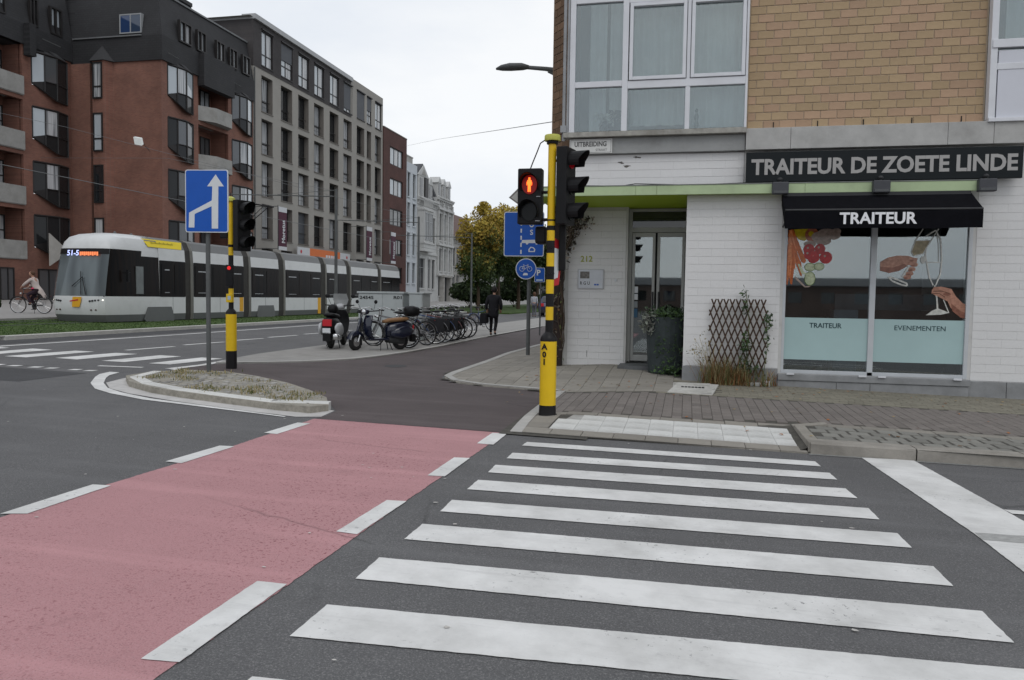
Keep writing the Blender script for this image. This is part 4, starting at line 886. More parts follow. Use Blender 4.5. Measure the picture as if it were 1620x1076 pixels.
q = MB(); q.box(-2.13, -1.37, 14.01, 14.037, 4.17, 4.425); q.build('plate', mat('plate_white', (.60, .60, .58), .4, .08, 6, dirt=.15), sn, bevel=.004)
q = MB()
for c in ((-2.11, -1.39, 4.185, 4.19), (-2.11, -1.39, 4.405, 4.41), (-2.11, -2.105, 4.19, 4.405), (-1.395, -1.39, 4.19, 4.405)): q.box(c[0], c[1], 14.008, 14.01, c[2], c[3])
q.build('border', mat('ink_grey'  , (.1, .1, .1)), sn)
text_part('lettering', 'UITBREIDING', mat('ink_grey', (.1, .1, .1)), sn, (-2.04, 14.009, 4.29), (1, 0, 0), (0, 0, 1), width=.57, height=.09, ext=.001, bold=.03)
text_part('lettering', 'STRAAT', mat('ink_grey', (.1, .1, .1)), sn, (-1.66, 14.009, 4.21), (1, 0, 0), (0, 0, 1), width=.2, height=.04, ext=.001)
text_part('house_number', '212', mat('number_lime', (.35, .38, .05), .5), shop, (-2.15, 15.944, 2.34), (1, 0, 0), (0, 0, 1), width=.24, height=.12, ext=.005, bold=.012)
# flaked paint and damage on the white band
q = MB()
for c in ((-1.22, 4.02), (-.95, 4.11), (-1.1, 3.95)):
    a = R_.uniform(0, 3); q.face([(c[0]+R_.uniform(.015, .09)*math.cos(t), 14.127, c[1]+R_.uniform(.006, .03)*math.sin(t)+.2*(R_.random()-.5)*.1) for t in [k*.57 for k in range(11)]])
q.build('flaked_patch', mat('bare_render', (.13, .12, .11), 1, .3), shop)
# dark brown pillar carrying the canopy corner, with the dry climber
pl = MB(); pl.box(-2.66, -2.48, 15.7, 15.88, .05, 3.44); pil = pl.build('corner_pillar', mat('dark_brown_timber', (.03, .02, .017), .8, .3, 8, .3), shop, bevel=.01)
cl_ = thing('climbing_plant', (-2.3, 15.6, .2), 'dried climbing plant hanging on the wall left of the house number', 'plant')
q = MB()
for _ in range(520):
    t = R_.random(); cx, cz = -2.42+.6*t*R_.random(), 3.3-.25*R_.random()-.85*R_.random()*(1-t)*(1-t); 
    if cx > -1.95 and cz < 2.95: continue
    c = Vector((cx+R_.gauss(0, .03), 15.82+R_.uniform(-.12, .08), cz-.05)); a = Vector([R_.gauss(0, .02) for _ in range(3)]); b = Vector([R_.gauss(0, .017) for _ in range(3)]); q.face([c+a, c+b, c-a, c-b], R_.randrange(3))
q.build('dry_leaf', [mat('dry_grey', (.12, .10, .08), .9, .3), mat('dry_light', (.33, .29, .25), .9, .3), mat('dry_dark', (.05, .045, .035), .9, .3)], cl_)
q = MB()
for i in range(7):
    x = -2.5; pts = [(x, 15.75, .2+.1*i)]
    for k in range(8): pts.append((-2.5+R_.uniform(-.06, .08)+(.03*k if k > 4 else 0), 15.72+R_.uniform(-.05, .05), .3+.42*(k+1)))
    q.tube(pts, .01, 5)
q.build('stem', mat('bark', (.07, .05, .035), .95, .3, 20), cl_)
q = MB()
for _ in range(170):
    c = Vector((-2.57+R_.gauss(0, .07), 15.7+R_.gauss(0, .08), R_.uniform(.3, 2.2))); a = Vector([R_.gauss(0, .02) for _ in range(3)]); b = Vector([R_.gauss(0, .02) for _ in range(3)]); q.face([c+a, c+b, c-a, c-b], R_.randrange(3))
q.build('small_leaf', [mat('dry_grey', (.12, .10, .08)), mat('weed_green', (.1, .12, .04)), mat('leaf_brown', (.14, .08, .04))], cl_)['kind'] = 'stuff'
# planter at the door
pn = thing('planter', (-.39, 15.0, hp(-.39, 15)), 'tall dark grey planter with trailing green and grey plants in the doorway', 'planter')
q = MB(); z0 = hp(-.39, 15)
rr = []
for t, z in ((.25, 0), (.28, .02), (.30, .5), (.335, 1.0), (.345, 1.06), (.31, 1.06), (.3, .98)): rr.append([(-.39+t*math.cos(a)*1.12, 15.0+t*math.sin(a), z0+z) for a in [i*math.pi/12 for i in range(24)]])
q.rings(rr); q.build('pot', mat('planter_slate', (.035, .045, .047), .6, .25, 6, .2), pn)
def leafcloud(q, c, s, n, ls, mats=1, drop=0):
    for _ in range(n):
        p = Vector((c[0]+R_.gauss(0, s[0]), c[1]+R_.gauss(0, s[1]), c[2]+R_.gauss(0, s[2])-drop*abs(R_.gauss(0, 1)))); a = Vector([R_.gauss(0, ls) for _ in range(3)]); b = Vector([R_.gauss(0, ls*.7) for _ in range(3)]); q.face([p+a, p+b, p-a, p-b], R_.randrange(mats))
q = MB(); leafcloud(q, (-.35, 14.95, z0+1.12), (.2, .15, .05), 700, .022, 2); leafcloud(q, (-.1, 14.85, z0+1.05), (.12, .08, .05), 250, .02, 2, .05)
for i in range(9):
    x = -.55+.06*i; leafcloud(q, (x, 14.68, z0+.35+R_.uniform(0, .3)), (.02, .01, .18), 26, .014, 2)
leafcloud(q, (-.3, 14.66, z0+.08), (.12, .05, .05), 160, .02, 2)
q.build('foliage', [mat('leaf_fresh', (.06, .11, .035), .7, .3, 10), mat('leaf_dull', (.05, .08, .045), .8, .3, 10)], pn)
q = MB(); leafcloud(q, (-.68, 14.8, z0+.95), (.07, .06, .1), 420, .022, 2); q.build('grey_foliage', [mat('leaf_silver', (.24, .26, .22), .9, .2, 10), mat('leaf_silver_dark', (.13, .13, .12), .9, .2, 10)], pn)
# expanding trellis with weeds
tr = thing('trellis', (.86, 14.02, .3), 'dark brown expanding wooden trellis leaning on the white shop wall', 'trellis')
LM = mat('lath_brown', (.06, .036, .024), .85, .25, 15)
x0, x1, zb, zt = .40, 1.33, .30, 1.62; n = 9; dx = (x1-x0)/n; H_ = 5.2; step = dx
for s_, dy in ((1, 0), (-1, -.012)):
    for k in range(-4, n+5):
        xa = x0+k*dx if s_ > 0 else x0+k*dx; xb = xa+s_*dx*H_/1.0*.94; za, zb2 = zb, zt
        if s_ < 0: xa, xb = x0+k*dx, x0+k*dx-dx*H_*.94
        def clip(xa, xb, za, zb2):
            if abs(xb-xa) < 1e-6: return None
            pts = []
            for xx in (x0-.02, x1+.02):
                pass
            t0, t1 = 0., 1.
            d = xb-xa
            a_, b_ = sorted(((x0-.02-xa)/d, (x1+.02-xa)/d)); t0 = max(t0, a_); t1 = min(t1, b_)
            return None if t1-t0 < .04 else (xa+d*t0, xa+d*t1, za+(zb2-za)*t0, za+(zb2-za)*t1)
        c = clip(xa, xb, za, zb2)
        if not c: continue
        q = MB(); a, b, z0_, z1_ = c; w = .0125; L = math.hypot(b-a, z1_-z0_); nx, nz_ = -(z1_-z0_)/L*w, (b-a)/L*w; yl = 14.04+dy+R_.uniform(-.002, .002)
        q.hexa([(a+nx, yl, z0_+nz_), (a-nx, yl, z0_-nz_), (a-nx, yl+.01, z0_-nz_), (a+nx, yl+.01, z0_+nz_), (b+nx, yl, z1_+nz_), (b-nx, yl, z1_-nz_), (b-nx, yl+.01, z1_-nz_), (b+nx, yl+.01, z1_+nz_)]); q.build('lath', LM, tr)
sp = [(R_.uniform(.38, 1.3), R_.uniform(13.8, 14.02), hp(.8, 13.9)) for _ in range(26)]
tag(tufts('weeds', [(s_[0]*.62+.15+R_.gauss(0, .06), s_[1], s_[2]) for s_ in sp], [GRN, STRAW, RUST], .12, .62, 26, .07, .8, .004), 'tall dry grass and weeds at the foot of the trellis', 'weeds', kind='stuff')
tag(tufts('weeds', [(s_[0]+.1, s_[1], s_[2]) for s_ in sp], [RUST, RUST, STRAW, GRN], .06, .34, 30, .07, .9, .005), 'rust coloured low weeds under the trellis beside the window', 'weeds', kind='stuff')
vn = thing('vine', (1.05, 13.98, .2), 'green vine climbing up the right part of the trellis', 'plant')
q = MB(); q.tube([(1.0, 14.0, .2), (1.02, 14.0, .7), (1.05, 13.99, 1.2), (.98, 14.0, 1.75)], .006, 5); q.tube([(1.3, 14.0, .25), (1.36, 14.0, .8), (1.33, 13.99, 1.25)], .006, 5); q.build('stem', GRN, vn)
q = MB()
for c, s_, n_ in (((1.0, 13.98, .8), (.05, .02, .12), 120), ((.98, 13.98, 1.5), (.03, .02, .12), 60), ((1.36, 13.98, 1.25), (.04, .02, .07), 80), ((1.36, 13.98, .9), (.03, .02, .15), 30), ((1.05, 13.98, .45), (.09, .03, .1), 120), ((.93, 13.98, 1.7), (.02, .02, .03), 16)): leafcloud(q, c, s_, n_, .017, 2)
q.build('leaf', [mat('leaf_dull', (.05, .08, .045)), mat('leaf_fresh', (.06, .11, .035))], vn)
wd = thing('weed_plant', (.3, 13.9, hp(.3, 13.9)), 'pale feathery weed growing left of the trellis against the wall', 'plant')
q = MB()
for i in range(14):
    a = R_.uniform(-.35, .12); h = R_.uniform(.4, .82); z0 = hp(.3, 13.9); pts = [(.42+R_.uniform(-.05, .1), 13.95, z0)]
    for k in range(1, 5): pts.append((pts[0][0]+a*(k/4)**1.3, 13.93+R_.uniform(-.03, .03), z0+h*k/4))
    q.tube(pts, .003, 4)
q.build('stem', STRAW, wd); q = MB(); leafcloud(q, (.22, 13.92, z0+.5), (.09, .03, .17), 150, .012, 2); q.build('leaf', [mat('leaf_silver', (.24, .26, .22)), STRAW], wd)
for i, (x, w) in enumerate(((1.12, .3), (1.36, .09))): tag((lambda q: (q.box(x-w/2, x+w/2, 13.82, 13.92, hp(x, 13.87), hp(x, 13.87)+.06+(.04 if i else 0)), q.build('edging_block', CONC, None, bevel=.01))[1])(MB()), ['low concrete edging block under the weeds right of the trellis', 'small upright concrete block by the shop window corner'][i], 'block')
# ------------------------------------------------------------------ traffic lights
VIS = mat('signal_black', (.010, .010, .011), .5, .15, 10, spec=.18)
LRED = mat('lens_red', (.30, .004, .01), .25, 0); LDK = mat('lens_dark', (.008, .009, .009), .2, 0, spec=.2)
def visor(q, c, r, L, d, mi=0, droop=0.):
    """open hood: half tube round centre c pointing along unit vector d"""
    d = Vector(d).normalized(); sx_ = d.cross(Vector((0, 0, 1))).normalized(); c = Vector(c)
    for rr in (r, r-.006):
        prev = None
        for k in range(15):
            a = math.radians(-38+256*k/14); o = sx_*math.cos(a)*rr+Vector((0, 0, 1))*math.sin(a)*rr; ll = L*(.60+.40*max(0, math.sin(a)))
            p = (c+o, c+o+d*ll)
            if prev: q.face([prev[0], prev[1], p[1], p[0]], mi)
            prev = p
def signal3(parent, base, facing, h=.98, w=.3, lit=None, name='signal_head'):
    """three-lens head; base = bottom centre of the box; facing = unit xy vector"""
    d = Vector((facing[0], facing[1], 0)).normalized(); s_ = Vector((-d.y, d.x, 0)); B = Vector(base)
    q = MB(); P = lambda a, b, z: B+s_*a+d*b+Vector((0, 0, z))
    q.hexa([P(-w/2, -.08, 0), P(w/2, -.08, 0), P(w/2, .06, 0), P(-w/2, .06, 0), P(-w/2, -.08, h), P(w/2, -.08, h), P(w/2, .06, h), P(-w/2, .06, h)])
    hd = q.build(name, VIS, parent, bevel=.012)
    for i in range(3):
        z = h*(5-2*i)/6; q = MB(); q.tube([P(0, .055, z), P(0, .072, z)], .105, 20); q.build('lens', lit[i] if lit else LDK, hd)
        q = MB(); visor(q, P(0, .06, z), .118, .24, d); q.build('visor', VIS, hd)
    return hd
def pole_bands(q, x, y, z0, zs, r):
    pass
tlA = thing('traffic_light', (-1.74, 9.96, .07), 'yellow and black post marked A01 with red pedestrian signal beside the zebra crossing', 'traffic light')
X, Y = -1.74, 9.96
q = MB(); q.lathe((X, Y, 0), [(.115, .05), (.118, .07), (.112, .09), (.108, .2), (.108, .205)], 28); q.lathe((X, Y, 0), [(.108, 1.035), (.108, 1.06), (.1, 1.09), (.075, 1.125), (.052, 1.15), (.045, 1.17)], 28); q.box(X+.08, X+.125, Y-.03, Y+.02, .06, .09)
q.build('base_collar', POLEBLK, tlA, smooth=True, auto=.7)
q = MB(); q.lathe((X, Y, 0), [(.1065, .2), (.1065, 1.04)], 32); q.build('base_cover', YEL, tlA, smooth=True, auto=.7)
for i, (t, z) in enumerate((('A', .93), ('0', .83), ('1', .735))): text_part('lettering', t, POLEBLK, tlA, (X-.035, Y-.1085, z), (1, 0, 0), (0, 0, 1), height=.078, ext=.003, bold=.035, center=True)
PX0 = X+.005
zb = [1.15, 1.31, 1.48, 1.65, 1.83, 2.0, 2.17, 2.33, 2.46, 2.52, 3.56]; blk = True
for i in range(len(zb)-1):
    q = MB(); r = .051 if zb[i] < 2.6 else .048
    isb = i % 2 == 0
    q.lathe((PX0, Y, 0), [(r, zb[i]), (r, zb[i+1])], 24); q.build('black_band' if isb else 'yellow_band', POLEBLK if isb else YEL, tlA, smooth=True, auto=.7)
q = MB()
for z in (1.90, 2.235, 2.50, 2.58): q.lathe((PX0, Y, 0), [(.055, z), (.055, z+.02)], 20)
for z in (1.90, 2.235): 
    for dx_ in (-.02, .0, .02): q.tube([(PX0+dx_, Y-.05, z+.01), (PX0+dx_, Y-.065, z+.01)], .004, 6)
q.lathe((PX0, Y, 0), [(.07, 3.555), (.075, 3.57), (.07, 3.6)], 20); q.build('clamp', POLEBLK, tlA)
q = MB(); q.lathe((PX0, Y, 0), [(.1, 3.595), (.102, 3.6), (.102, 3.655), (.095, 3.67), (.02, 3.68)], 28); q.build('cap', mat('cap_yellow_green', (.50, .50, .10), .45, .1, 6, dirt=.2), tlA, smooth=True, auto=.6)
# pedestrian head
q = MB(); q.box(-2.17, -1.855, 9.90, 10.06, 2.54, 3.25); ph = q.build('pedestrian_head', VIS, tlA, bevel=.015)
for z, m_ in ((3.04, mat('lens_red_glow', (.10, .002, .002), .3, 0, emit=(.75, .01, .005, .13))), (2.7, LDK)):
    q = MB(); rr = []
    for k in range(24): a = 2*math.pi*k/24; rr.append((-2.012+.098*math.cos(a), z+.122*math.sin(a)))
    q.prism(rr, lambda p: (p[0], 9.885, p[1]), lambda p: (p[0], 9.90, p[1])); q.build('lens', m_, ph)
    q = MB(); prev = None
    for rad in (0, .008):
        prev = None
        for k in range(15):
            a = math.radians(-30+240*k/14); ox, oz = (.128-rad)*math.cos(a), (.145-rad)*math.sin(a); ll = .18*(.45+.55*max(0, math.sin(a))); p = ((-2.012+ox, 9.9, z+oz), (-2.012+ox, 9.9-ll, z+oz-.01))
            if prev: q.face([prev[0], prev[1], p[1], p[0]])
            prev = p
    q.build('visor', VIS, ph)
q = MB(); cz = 3.04
man = [(-.012, .095), (.012, .095), (.016, .08), (.014, .066), (.03, .056), (.042, .02), (.04, -.012), (.03, -.012), (.024, .02), (.022, -.01), (.022, -.1), (.004, -.1), (0, -.03), (-.004, -.1), (-.022, -.1), (-.022, -.01), (-.024, .02), (-.03, -.012), (-.04, -.012), (-.042, .02), (-.03, .056), (-.014, .066), (-.016, .08)]
q.prism([(-2.012+a*.95, cz+b*.95) for a, b in man], lambda p: (p[0], 9.88, p[1]), lambda p: (p[0], 9.884, p[1]))
for aa in (0,): pass
q.build('red_man_glow', mat('lit_red_halo', (.5, .01, .01), .4, 0, emit=(1, .03, .01, .9)), ph).scale = (1, 1, 1)
q = MB(); q.prism([(-2.012+a*.82, cz+b*.93) for a, b in man], lambda p: (p[0], 9.876, p[1]), lambda p: (p[0], 9.88, p[1])); q.build('red_man', mat('lit_orange', (.8, .15, .02), .4, 0, emit=(1, .17, .02, 2.2)), ph)
q = MB(); q.box(-1.92, -1.87, 9.885, 9.9, 2.885, 2.892); q.box(-1.93, -1.87, 9.885, 9.9, 2.575, 2.582); q.build('latch', SILV, ph)
q = MB(); q.tube([(-1.86, 9.98, 2.95), (PX0-.04, 9.97, 2.95)], .02, 8); q.tube([(-1.86, 9.98, 2.6), (PX0-.04, 9.97, 2.6)], .02, 8); q.build('bracket', POLEBLK, tlA)
q = MB(); q.tube([(-2.02, 9.97, 3.25), (-1.99, 9.97, 3.33), (-1.93, 9.96, 3.47), (-1.89, 9.95, 3.57), (-1.83, 9.95, 3.61)], .008, 6); q.build('cable', POLEBLK, tlA)
# vehicle head seen from the side, facing right
hd = signal3(tlA, (-1.55, 10.0, 2.53), (.97, -.24), h=.98, w=.32, lit=[LRED, LDK, LDK]); hd['label'] = 'black three-lens vehicle signal seen from the side'
q = MB(); q.tube([(PX0, 9.96, 3.35), (-1.58, 10.0, 3.35)], .018, 8); q.tube([(PX0, 9.96, 2.7), (-1.58, 10.0, 2.7)], .018, 8); q.build('bracket', POLEBLK, tlA)
# small head facing away, lower left
q = MB(); q.box(-1.97, -1.82, 10.08, 10.3, 2.3, 2.53); sb = q.build('small_signal_box', VIS, tlA, bevel=.03)
# box behind (dark backing of the low repeater)
q = MB(); q.box(-1.645, -1.56, 10.05, 10.12, 1.95, 2.55); q.build('repeater_box', VIS, tlA, bevel=.01)
# red and white triangular sign seen nearly edge-on
sgn = thing('give_way_sign', (-1.7, 10.1, 1.75), 'red bordered white give way sign seen nearly edge-on behind the A01 post', 'traffic sign')
q = MB(); w = .0; 
def quad3(pts, t=(.01, .02, 0)): return [tuple(a+b for a, b in zip(p, t)) for p in pts]
T3 = [(-1.775, 10.02, 2.40), (-1.615, 10.16, 2.30), (-1.66, 10.10, 1.76), (-1.72, 10.05, 1.74)]
q.hexa(T3+quad3(T3, (.02, -.0, .01))); q.build('plate', SRED, sgn, bevel=.004)
q = MB(); T4 = [(-1.715, 10.045, 2.25), (-1.635, 10.125, 2.22), (-1.665, 10.08, 1.86), (-1.70, 10.055, 1.84)]; q.hexa(quad3(T4, (.0, -.02, 0))+quad3(T4, (.01, -.008, 0))); q.build('white_field', SWH, sgn)
# ---- second traffic light at the island
tlB = thing('traffic_light', (-8.36, 13.17, .2), 'yellow and black traffic light post behind the island in front of the tram', 'traffic light')
X, Y = -8.36, 13.17; gB = gz(X)
q = MB(); q.lathe((X, Y, 0), [(.1, gB), (.1, gB+.34)], 24); q.lathe((X, Y, 0), [(.1, 1.2), (.09, 1.25), (.05, 1.3)], 24); q.build('base_collar', POLEBLK, tlB)
q = MB(); q.lathe((X, Y, 0), [(.098, gB+.34), (.098, 1.2)], 24); q.build('base_cover', YEL, tlB, smooth=True, auto=.7)
for a, b, m_ in ((1.3, 1.55, 0), (1.55, 1.68, 1), (1.68, 2.12, 0), (2.12, 2.3, 0), (2.3, 2.45, 1), (2.45, 2.5, 0), (2.5, 3.3, 1)):
    q = MB(); q.lathe((X, Y, 0), [(.046, a), (.046, b)], 18); q.build('yellow_band' if m_ else 'black_band', YEL if m_ else POLEBLK, tlB, smooth=True, auto=.7)
q = MB(); q.lathe((X, Y, 0), [(.075, 3.3), (.08, 3.31), (.08, 3.36), (.03, 3.39)], 20); q.build('cap', MATS['cap_yellow_green'], tlB); q = MB(); q.tube([(X, Y, 3.38), (X, Y, 3.46)], .008, 6); q.build('aerial', POLEBLK, tlB)
hd = signal3(tlB, (-8.14, 13.2, 2.38), (.93, -.36), h=.94, w=.3, lit=[LDK, LDK, LDK])
q = MB(); q.tube([(X, Y, 3.2), (-8.15, 13.2, 3.2)], .016, 8); q.tube([(X, Y, 2.5), (-8.15, 13.2, 2.5)], .016, 8); q.build('bracket', POLEBLK, tlB)
q = MB(); q.tube([(-8.2, 13.2, 3.3), (-7.55, 13.3, 3.2)], .014, 6); q.tube([(-8.05, 13.2, 2.85), (-7.65, 13.28, 3.2)], .008, 6); q.tube([(-8.0, 13.2, 2.95), (-7.75, 13.28, 3.22)], .006, 6); q.build('stay', POLEBLK, tlB)
q = MB(); q.box(X-.25, X-.08, Y+.02, Y+.12, 2.62, 2.92); q.build('side_box', VIS, tlB, bevel=.02)
q = MB(); q.box(X-.06, X+.08, Y-.09, Y-.02, 1.72, 2.12); lw = q.build('cycle_head', VIS, tlB, bevel=.01)
q = MB(); q.tube([(X+.02, Y-.09, 2.06), (X+.02, Y-.105, 2.06)], .035, 14); q.build('lens', mat('lens_red_lit', (.5, .01, .01), .3, 0, emit=(1, .03, .03, .5)), lw)
q = MB(); q.box(X-.04, X+.08, Y-.11, Y-.03, 1.42, 1.58); pb_ = q.build('push_button_box', YEL, tlB, bevel=.01); q = MB(); q.box(X-.0, X+.06, Y-.115, Y-.11, 1.47, 1.54); q.build('button', mat('pale_blue', (.4, .5, .6)), pb_)
# ------------------------------------------------------------------ signs on posts
def post(parent, x, y, z0, z1, r=.038, m=GALV): q = MB(); q.lathe((x, y, 0), [(r, z0), (r, z1)], 16); return q.build('post', m, parent, smooth=True, auto=.6)
def rot_pt(cx, cy, ang): 
    c, s_ = math.cos(ang), math.sin(ang); return lambda a, b, z: (cx+a*c-b*s_, cy+a*s_+b*c, z)
def rrect(w, h, r, n=5):
    out = []
    for cx, cy, a0 in ((w/2-r, h/2-r, 0), (-w/2+r, h/2-r, 90), (-w/2+r, -h/2+r, 180), (w/2-r, -h/2+r, 270)):
        for k in range(n): a = math.radians(a0+90*k/(n-1)); out.append((cx+r*math.cos(a), cy+r*math.sin(a)))
    return out
def plate(parent, cx, cy, cz, ang, poly, m, name, d0=0., t=.004, lab=None):
    f = rot_pt(cx, cy, ang); q = MB(); q.prism(poly, lambda p: f(p[0], -d0, cz+p[1]), lambda p: f(p[0], -d0-t, cz+p[1])); return q.build(name, m, parent)
A1 = math.radians(8)
s1 = thing('lane_merge_sign', (-7.9, 11.77, .27), 'blue sign with white arrow and slanting branch on a grey post on the island', 'traffic sign')
post(s1, -7.9, 11.77, gz(-7.9)+.08, 2.75)
cx, cy, cz = -7.87, 11.71, 3.12; w, h = .74, 1.04
plate(s1, cx, cy, cz, A1, rrect(w, h, .04), SWH, 'plate', 0, .02); plate(s1, cx, cy, cz, A1, rrect(w-.03, h-.03, .03), BLUE, 'blue_field', .02, .003)
fx = lambda px, py: ((px-1175)/375*1.0*.0+((px-1196)/222)*w, (540-(py-970)*1)/1)
def s1p(pts): return [((x-141)/180*w*1.03, (208-y)/286*h) for x, y in pts]
plate(s1, cx, cy, cz, A1, [((x-131)/176*w, (209-y)/286*h) for x, y in ((169, 88), (202, 142), (180, 142), (178, 334), (152, 334), (152, 232), (82, 268), (80, 330), (57, 330), (59, 262), (153, 206), (155, 142), (134, 142))], SWH, 'arrow', .023, .003)
q = MB(); q.box(-7.93, -7.87, 11.72, 11.77, 2.7, 3.5); q.build('rear_rail', GALV, s1)
# bus stop and parking related signs
A2 = math.radians(6)
s2 = thing('bus_lane_sign', (-3.87, 19.16, .14), 'large blue sign with dashed line, BUS lettering and a white bus behind the traffic light', 'traffic sign')
post(s2, -3.87, 19.16, hp(-3.87, 19.16)-.02, 3.72, .05)
cx, cy, cz = -4.0, 19.08, 3.16; w, h = 1.0, 1.10
plate(s2, cx, cy, cz, A2, rrect(w, h, .05), SWH, 'plate', 0, .02); plate(s2, cx, cy, cz, A2, rrect(w-.04, h-.04, .04), BLUE, 'blue_field', .02, .003)
for i in range(6): plate(s2, cx, cy, cz-.44+i*.175, A2, [(-.085, -.05), (-.05, -.05), (-.05, .05), (-.085, .05)], SWH, 'dash', .023, .003)
f = rot_pt(cx, cy, A2)
for i, t in enumerate('BUS'): text_part('lettering', t, SWH, s2, Vector(f(.19, -.026, cz+.36-i*.19)), (math.cos(A2), math.sin(A2), 0), (0, 0, 1), height=.13, ext=.002, bold=.02, center=True)
plate(s2, cx, cy, cz-.22, A2, [(-.06, 0), (-.04, .075), (.36, .085), (.40, .05), (.40, -.0), (.36, -.0), (.34, -.035), (.3, -.035), (.29, 0), (.12, 0), (.1, -.035), (.06, -.035), (.05, 0)], SWH, 'bus_symbol', .023, .003)
plate(s2, cx, cy, cz-.38, A2, [(.12, -.06), (.28, -.06), (.29, .01), (.24, .06), (.17, .07), (.12, .01)], SWH, 'building_symbol', .023, .003)
plate(s2, cx, cy, cz-.375, A2, [(.15, -.04), (.25, -.04), (.26, .0), (.22, .035), (.18, .035), (.15, 0)], BLUE, 'building_symbol_inner', .026, .003)
s3 = thing('cycle_path_sign', (-3.88, 19.1, 2.1), 'round blue cycle and moped path sign under the big blue bus sign', 'traffic sign')
circ = lambda r, n=32: [(r*math.cos(2*math.pi*i/n), r*math.sin(2*math.pi*i/n)) for i in range(n)]
cx, cy, cz = -3.93, 19.06, 2.30
plate(s3, cx, cy, cz, A2, circ(.26), SWH, 'plate', 0, .02); plate(s3, cx, cy, cz, A2, circ(.24), BLUE, 'blue_field', .02, .003)
f = rot_pt(cx, cy, A2); q = MB()
def fl(q, pts, w_=.006):
    q.tube([f(a, -.026, cz+b) for a, b in pts], w_, 4)
for c in (-.1, .09): fl(q, [(c+.06*math.cos(t), .0+.06*math.sin(t)) for t in [2*math.pi*i/14 for i in range(15)]])
fl(q, [(-.1, 0), (-.06, .075), (.05, .085), (.09, 0)]); fl(q, [(-.06, .075), (-.01, 0), (.05, .085)]); fl(q, [(-.1, 0), (-.01, 0)]); fl(q, [(-.075, .1), (-.045, .1)]); fl(q, [(.03, .11), (.06, .11)])
q.build('bicycle_symbol', SWH, s3); plate(s3, cx, cy, cz-.13, A2, [(-.08, -.03), (.04, -.03), (.05, .0), (.03, .03), (-.05, .03)], SWH, 'moped_symbol', .023, .003)
s5 = thing('priority_sign_back', (-3.87, 19.2, 3.9), 'grey backed pointed sign whose corner shows left of the pedestrian signal', 'traffic sign')
q = MB(); f = rot_pt(-3.87, 19.25, A2); q.prism([(-.56, 0), (0, .56), (.56, 0), (0, -.4)], lambda p: f(p[0], 0, 4.08+p[1]), lambda p: f(p[0], .02, 4.08+p[1])); q.build('plate', mat('plate_grey', (.22, .2, .19), .5, .1), s5)
q = MB(); q.prism([(-.5, 0), (0, .5), (.5, 0), (0, -.35)], lambda p: f(p[0], -.004, 4.08+p[1]), lambda p: f(p[0], 0, 4.08+p[1])); q.build('field', mat('plate_pale', (.5, .5, .48), .5, .1), s5); post(s5, -3.87, 19.2, 3.65, 4.3)
s4 = thing('parking_sign', (-5.62, 30, .2), 'small blue parking sign with a white P on a thin post beyond the cycle path', 'traffic sign')
post(s4, -5.6, 30, gz(-5.6), 2.8, .03); plate(s4, -5.63, 29.95, 2.47, A2, rrect(.4, .56, .03), SWH, 'plate', 0, .02); plate(s4, -5.63, 29.95, 2.47, A2, rrect(.37, .53, .03), BLUE, 'blue_field', .02, .003)
text_part('lettering', 'P', SWH, s4, (-5.66, 29.9, 2.45), (1, 0, 0), (0, 0, 1), height=.22, ext=.003, bold=.03, center=True)
q = MB(); q.box(-5.76, -5.5, 29.91, 29.92, 2.24, 2.3); q.build('small_lettering_bar', mat('pale_blue', (.4, .5, .6)), s4)
# street lamp on the side wall of the shop building
sl_ = thing('street_lamp', (-2.58, 16, 6.2), 'dark grey street lamp on an arm sticking out left of the brick corner', 'street lamp')
q = MB(); q.tube([(-2.58, 16, 6.20), (-2.95, 16, 6.27), (-3.35, 16, 6.32)], [.06, .045, .04], 10); q.tube([(-2.58, 16, 6.05), (-2.9, 16, 6.22)], .03, 8); q.build('arm', GALV, sl_)
q = MB(); q.rings([[(x, 16+w_*math.cos(t), z+h_*math.sin(t)) for t in [2*math.pi*i/14 for i in range(14)]] for x, w_, h_, z in ((-3.3, .04, .04, 6.32), (-3.36, .08, .05, 6.33), (-3.45, .12, .07, 6.34), (-3.7, .14, .075, 6.345), (-3.88, .11, .055, 6.335), (-4.0, .03, .02, 6.32))])
q.build('lamp_head', GALV, sl_, smooth=True)
# ------------------------------------------------------------------ utility cabinets
CAB = mat('cabinet_grey', (.40, .43, .43), .6, .06, 2, dirt=.12); CABD = mat('cabinet_side', (.40, .43, .43), .6)
gC = gz(-9.5)+.035
cb1 = thing('utility_cabinet', (-9.8, 23.2, gC), 'wide pale grey utility cabinet stencilled 24545 and R01 behind the scooters', 'cabinet')
q = MB(); q.box(-10.08, -8.6, 22.9, 23.5, gC+.06, gC+1.42); q.build('body', CAB, cb1, bevel=.01); q = MB(); q.box(-10.12, -8.56, 22.86, 23.54, gC+1.42, gC+1.48); q.build('roof', CAB, cb1, bevel=.01)
q = MB(); q.box(-10.08, -8.6, 22.92, 23.48, gC-.05, gC+.06); q.build('plinth', DKG, cb1)
for a, b in ((-10.06, -9.28), (-9.26, -8.62)): q = MB(); q.box(a, b, 22.885, 22.9, gC+.1, gC+1.4); q.build('door', CAB, cb1, bevel=.004)
text_part('lettering', '24545', POLEBLK, cb1, (-10.03, 22.88, gC+1.24), (1, 0, 0), (0, 0, 1), width=.46, height=.1, ext=.002, bold=.02); text_part('lettering', 'R01', POLEBLK, cb1, (-8.9, 22.88, gC+1.25), (1, 0, 0), (0, 0, 1), width=.26, height=.1, ext=.002, bold=.02)
cb2 = thing('utility_cabinet', (-8.4, 23.3, gC), 'narrower pale grey utility cabinet with a dark side, right of the stencilled one', 'cabinet')
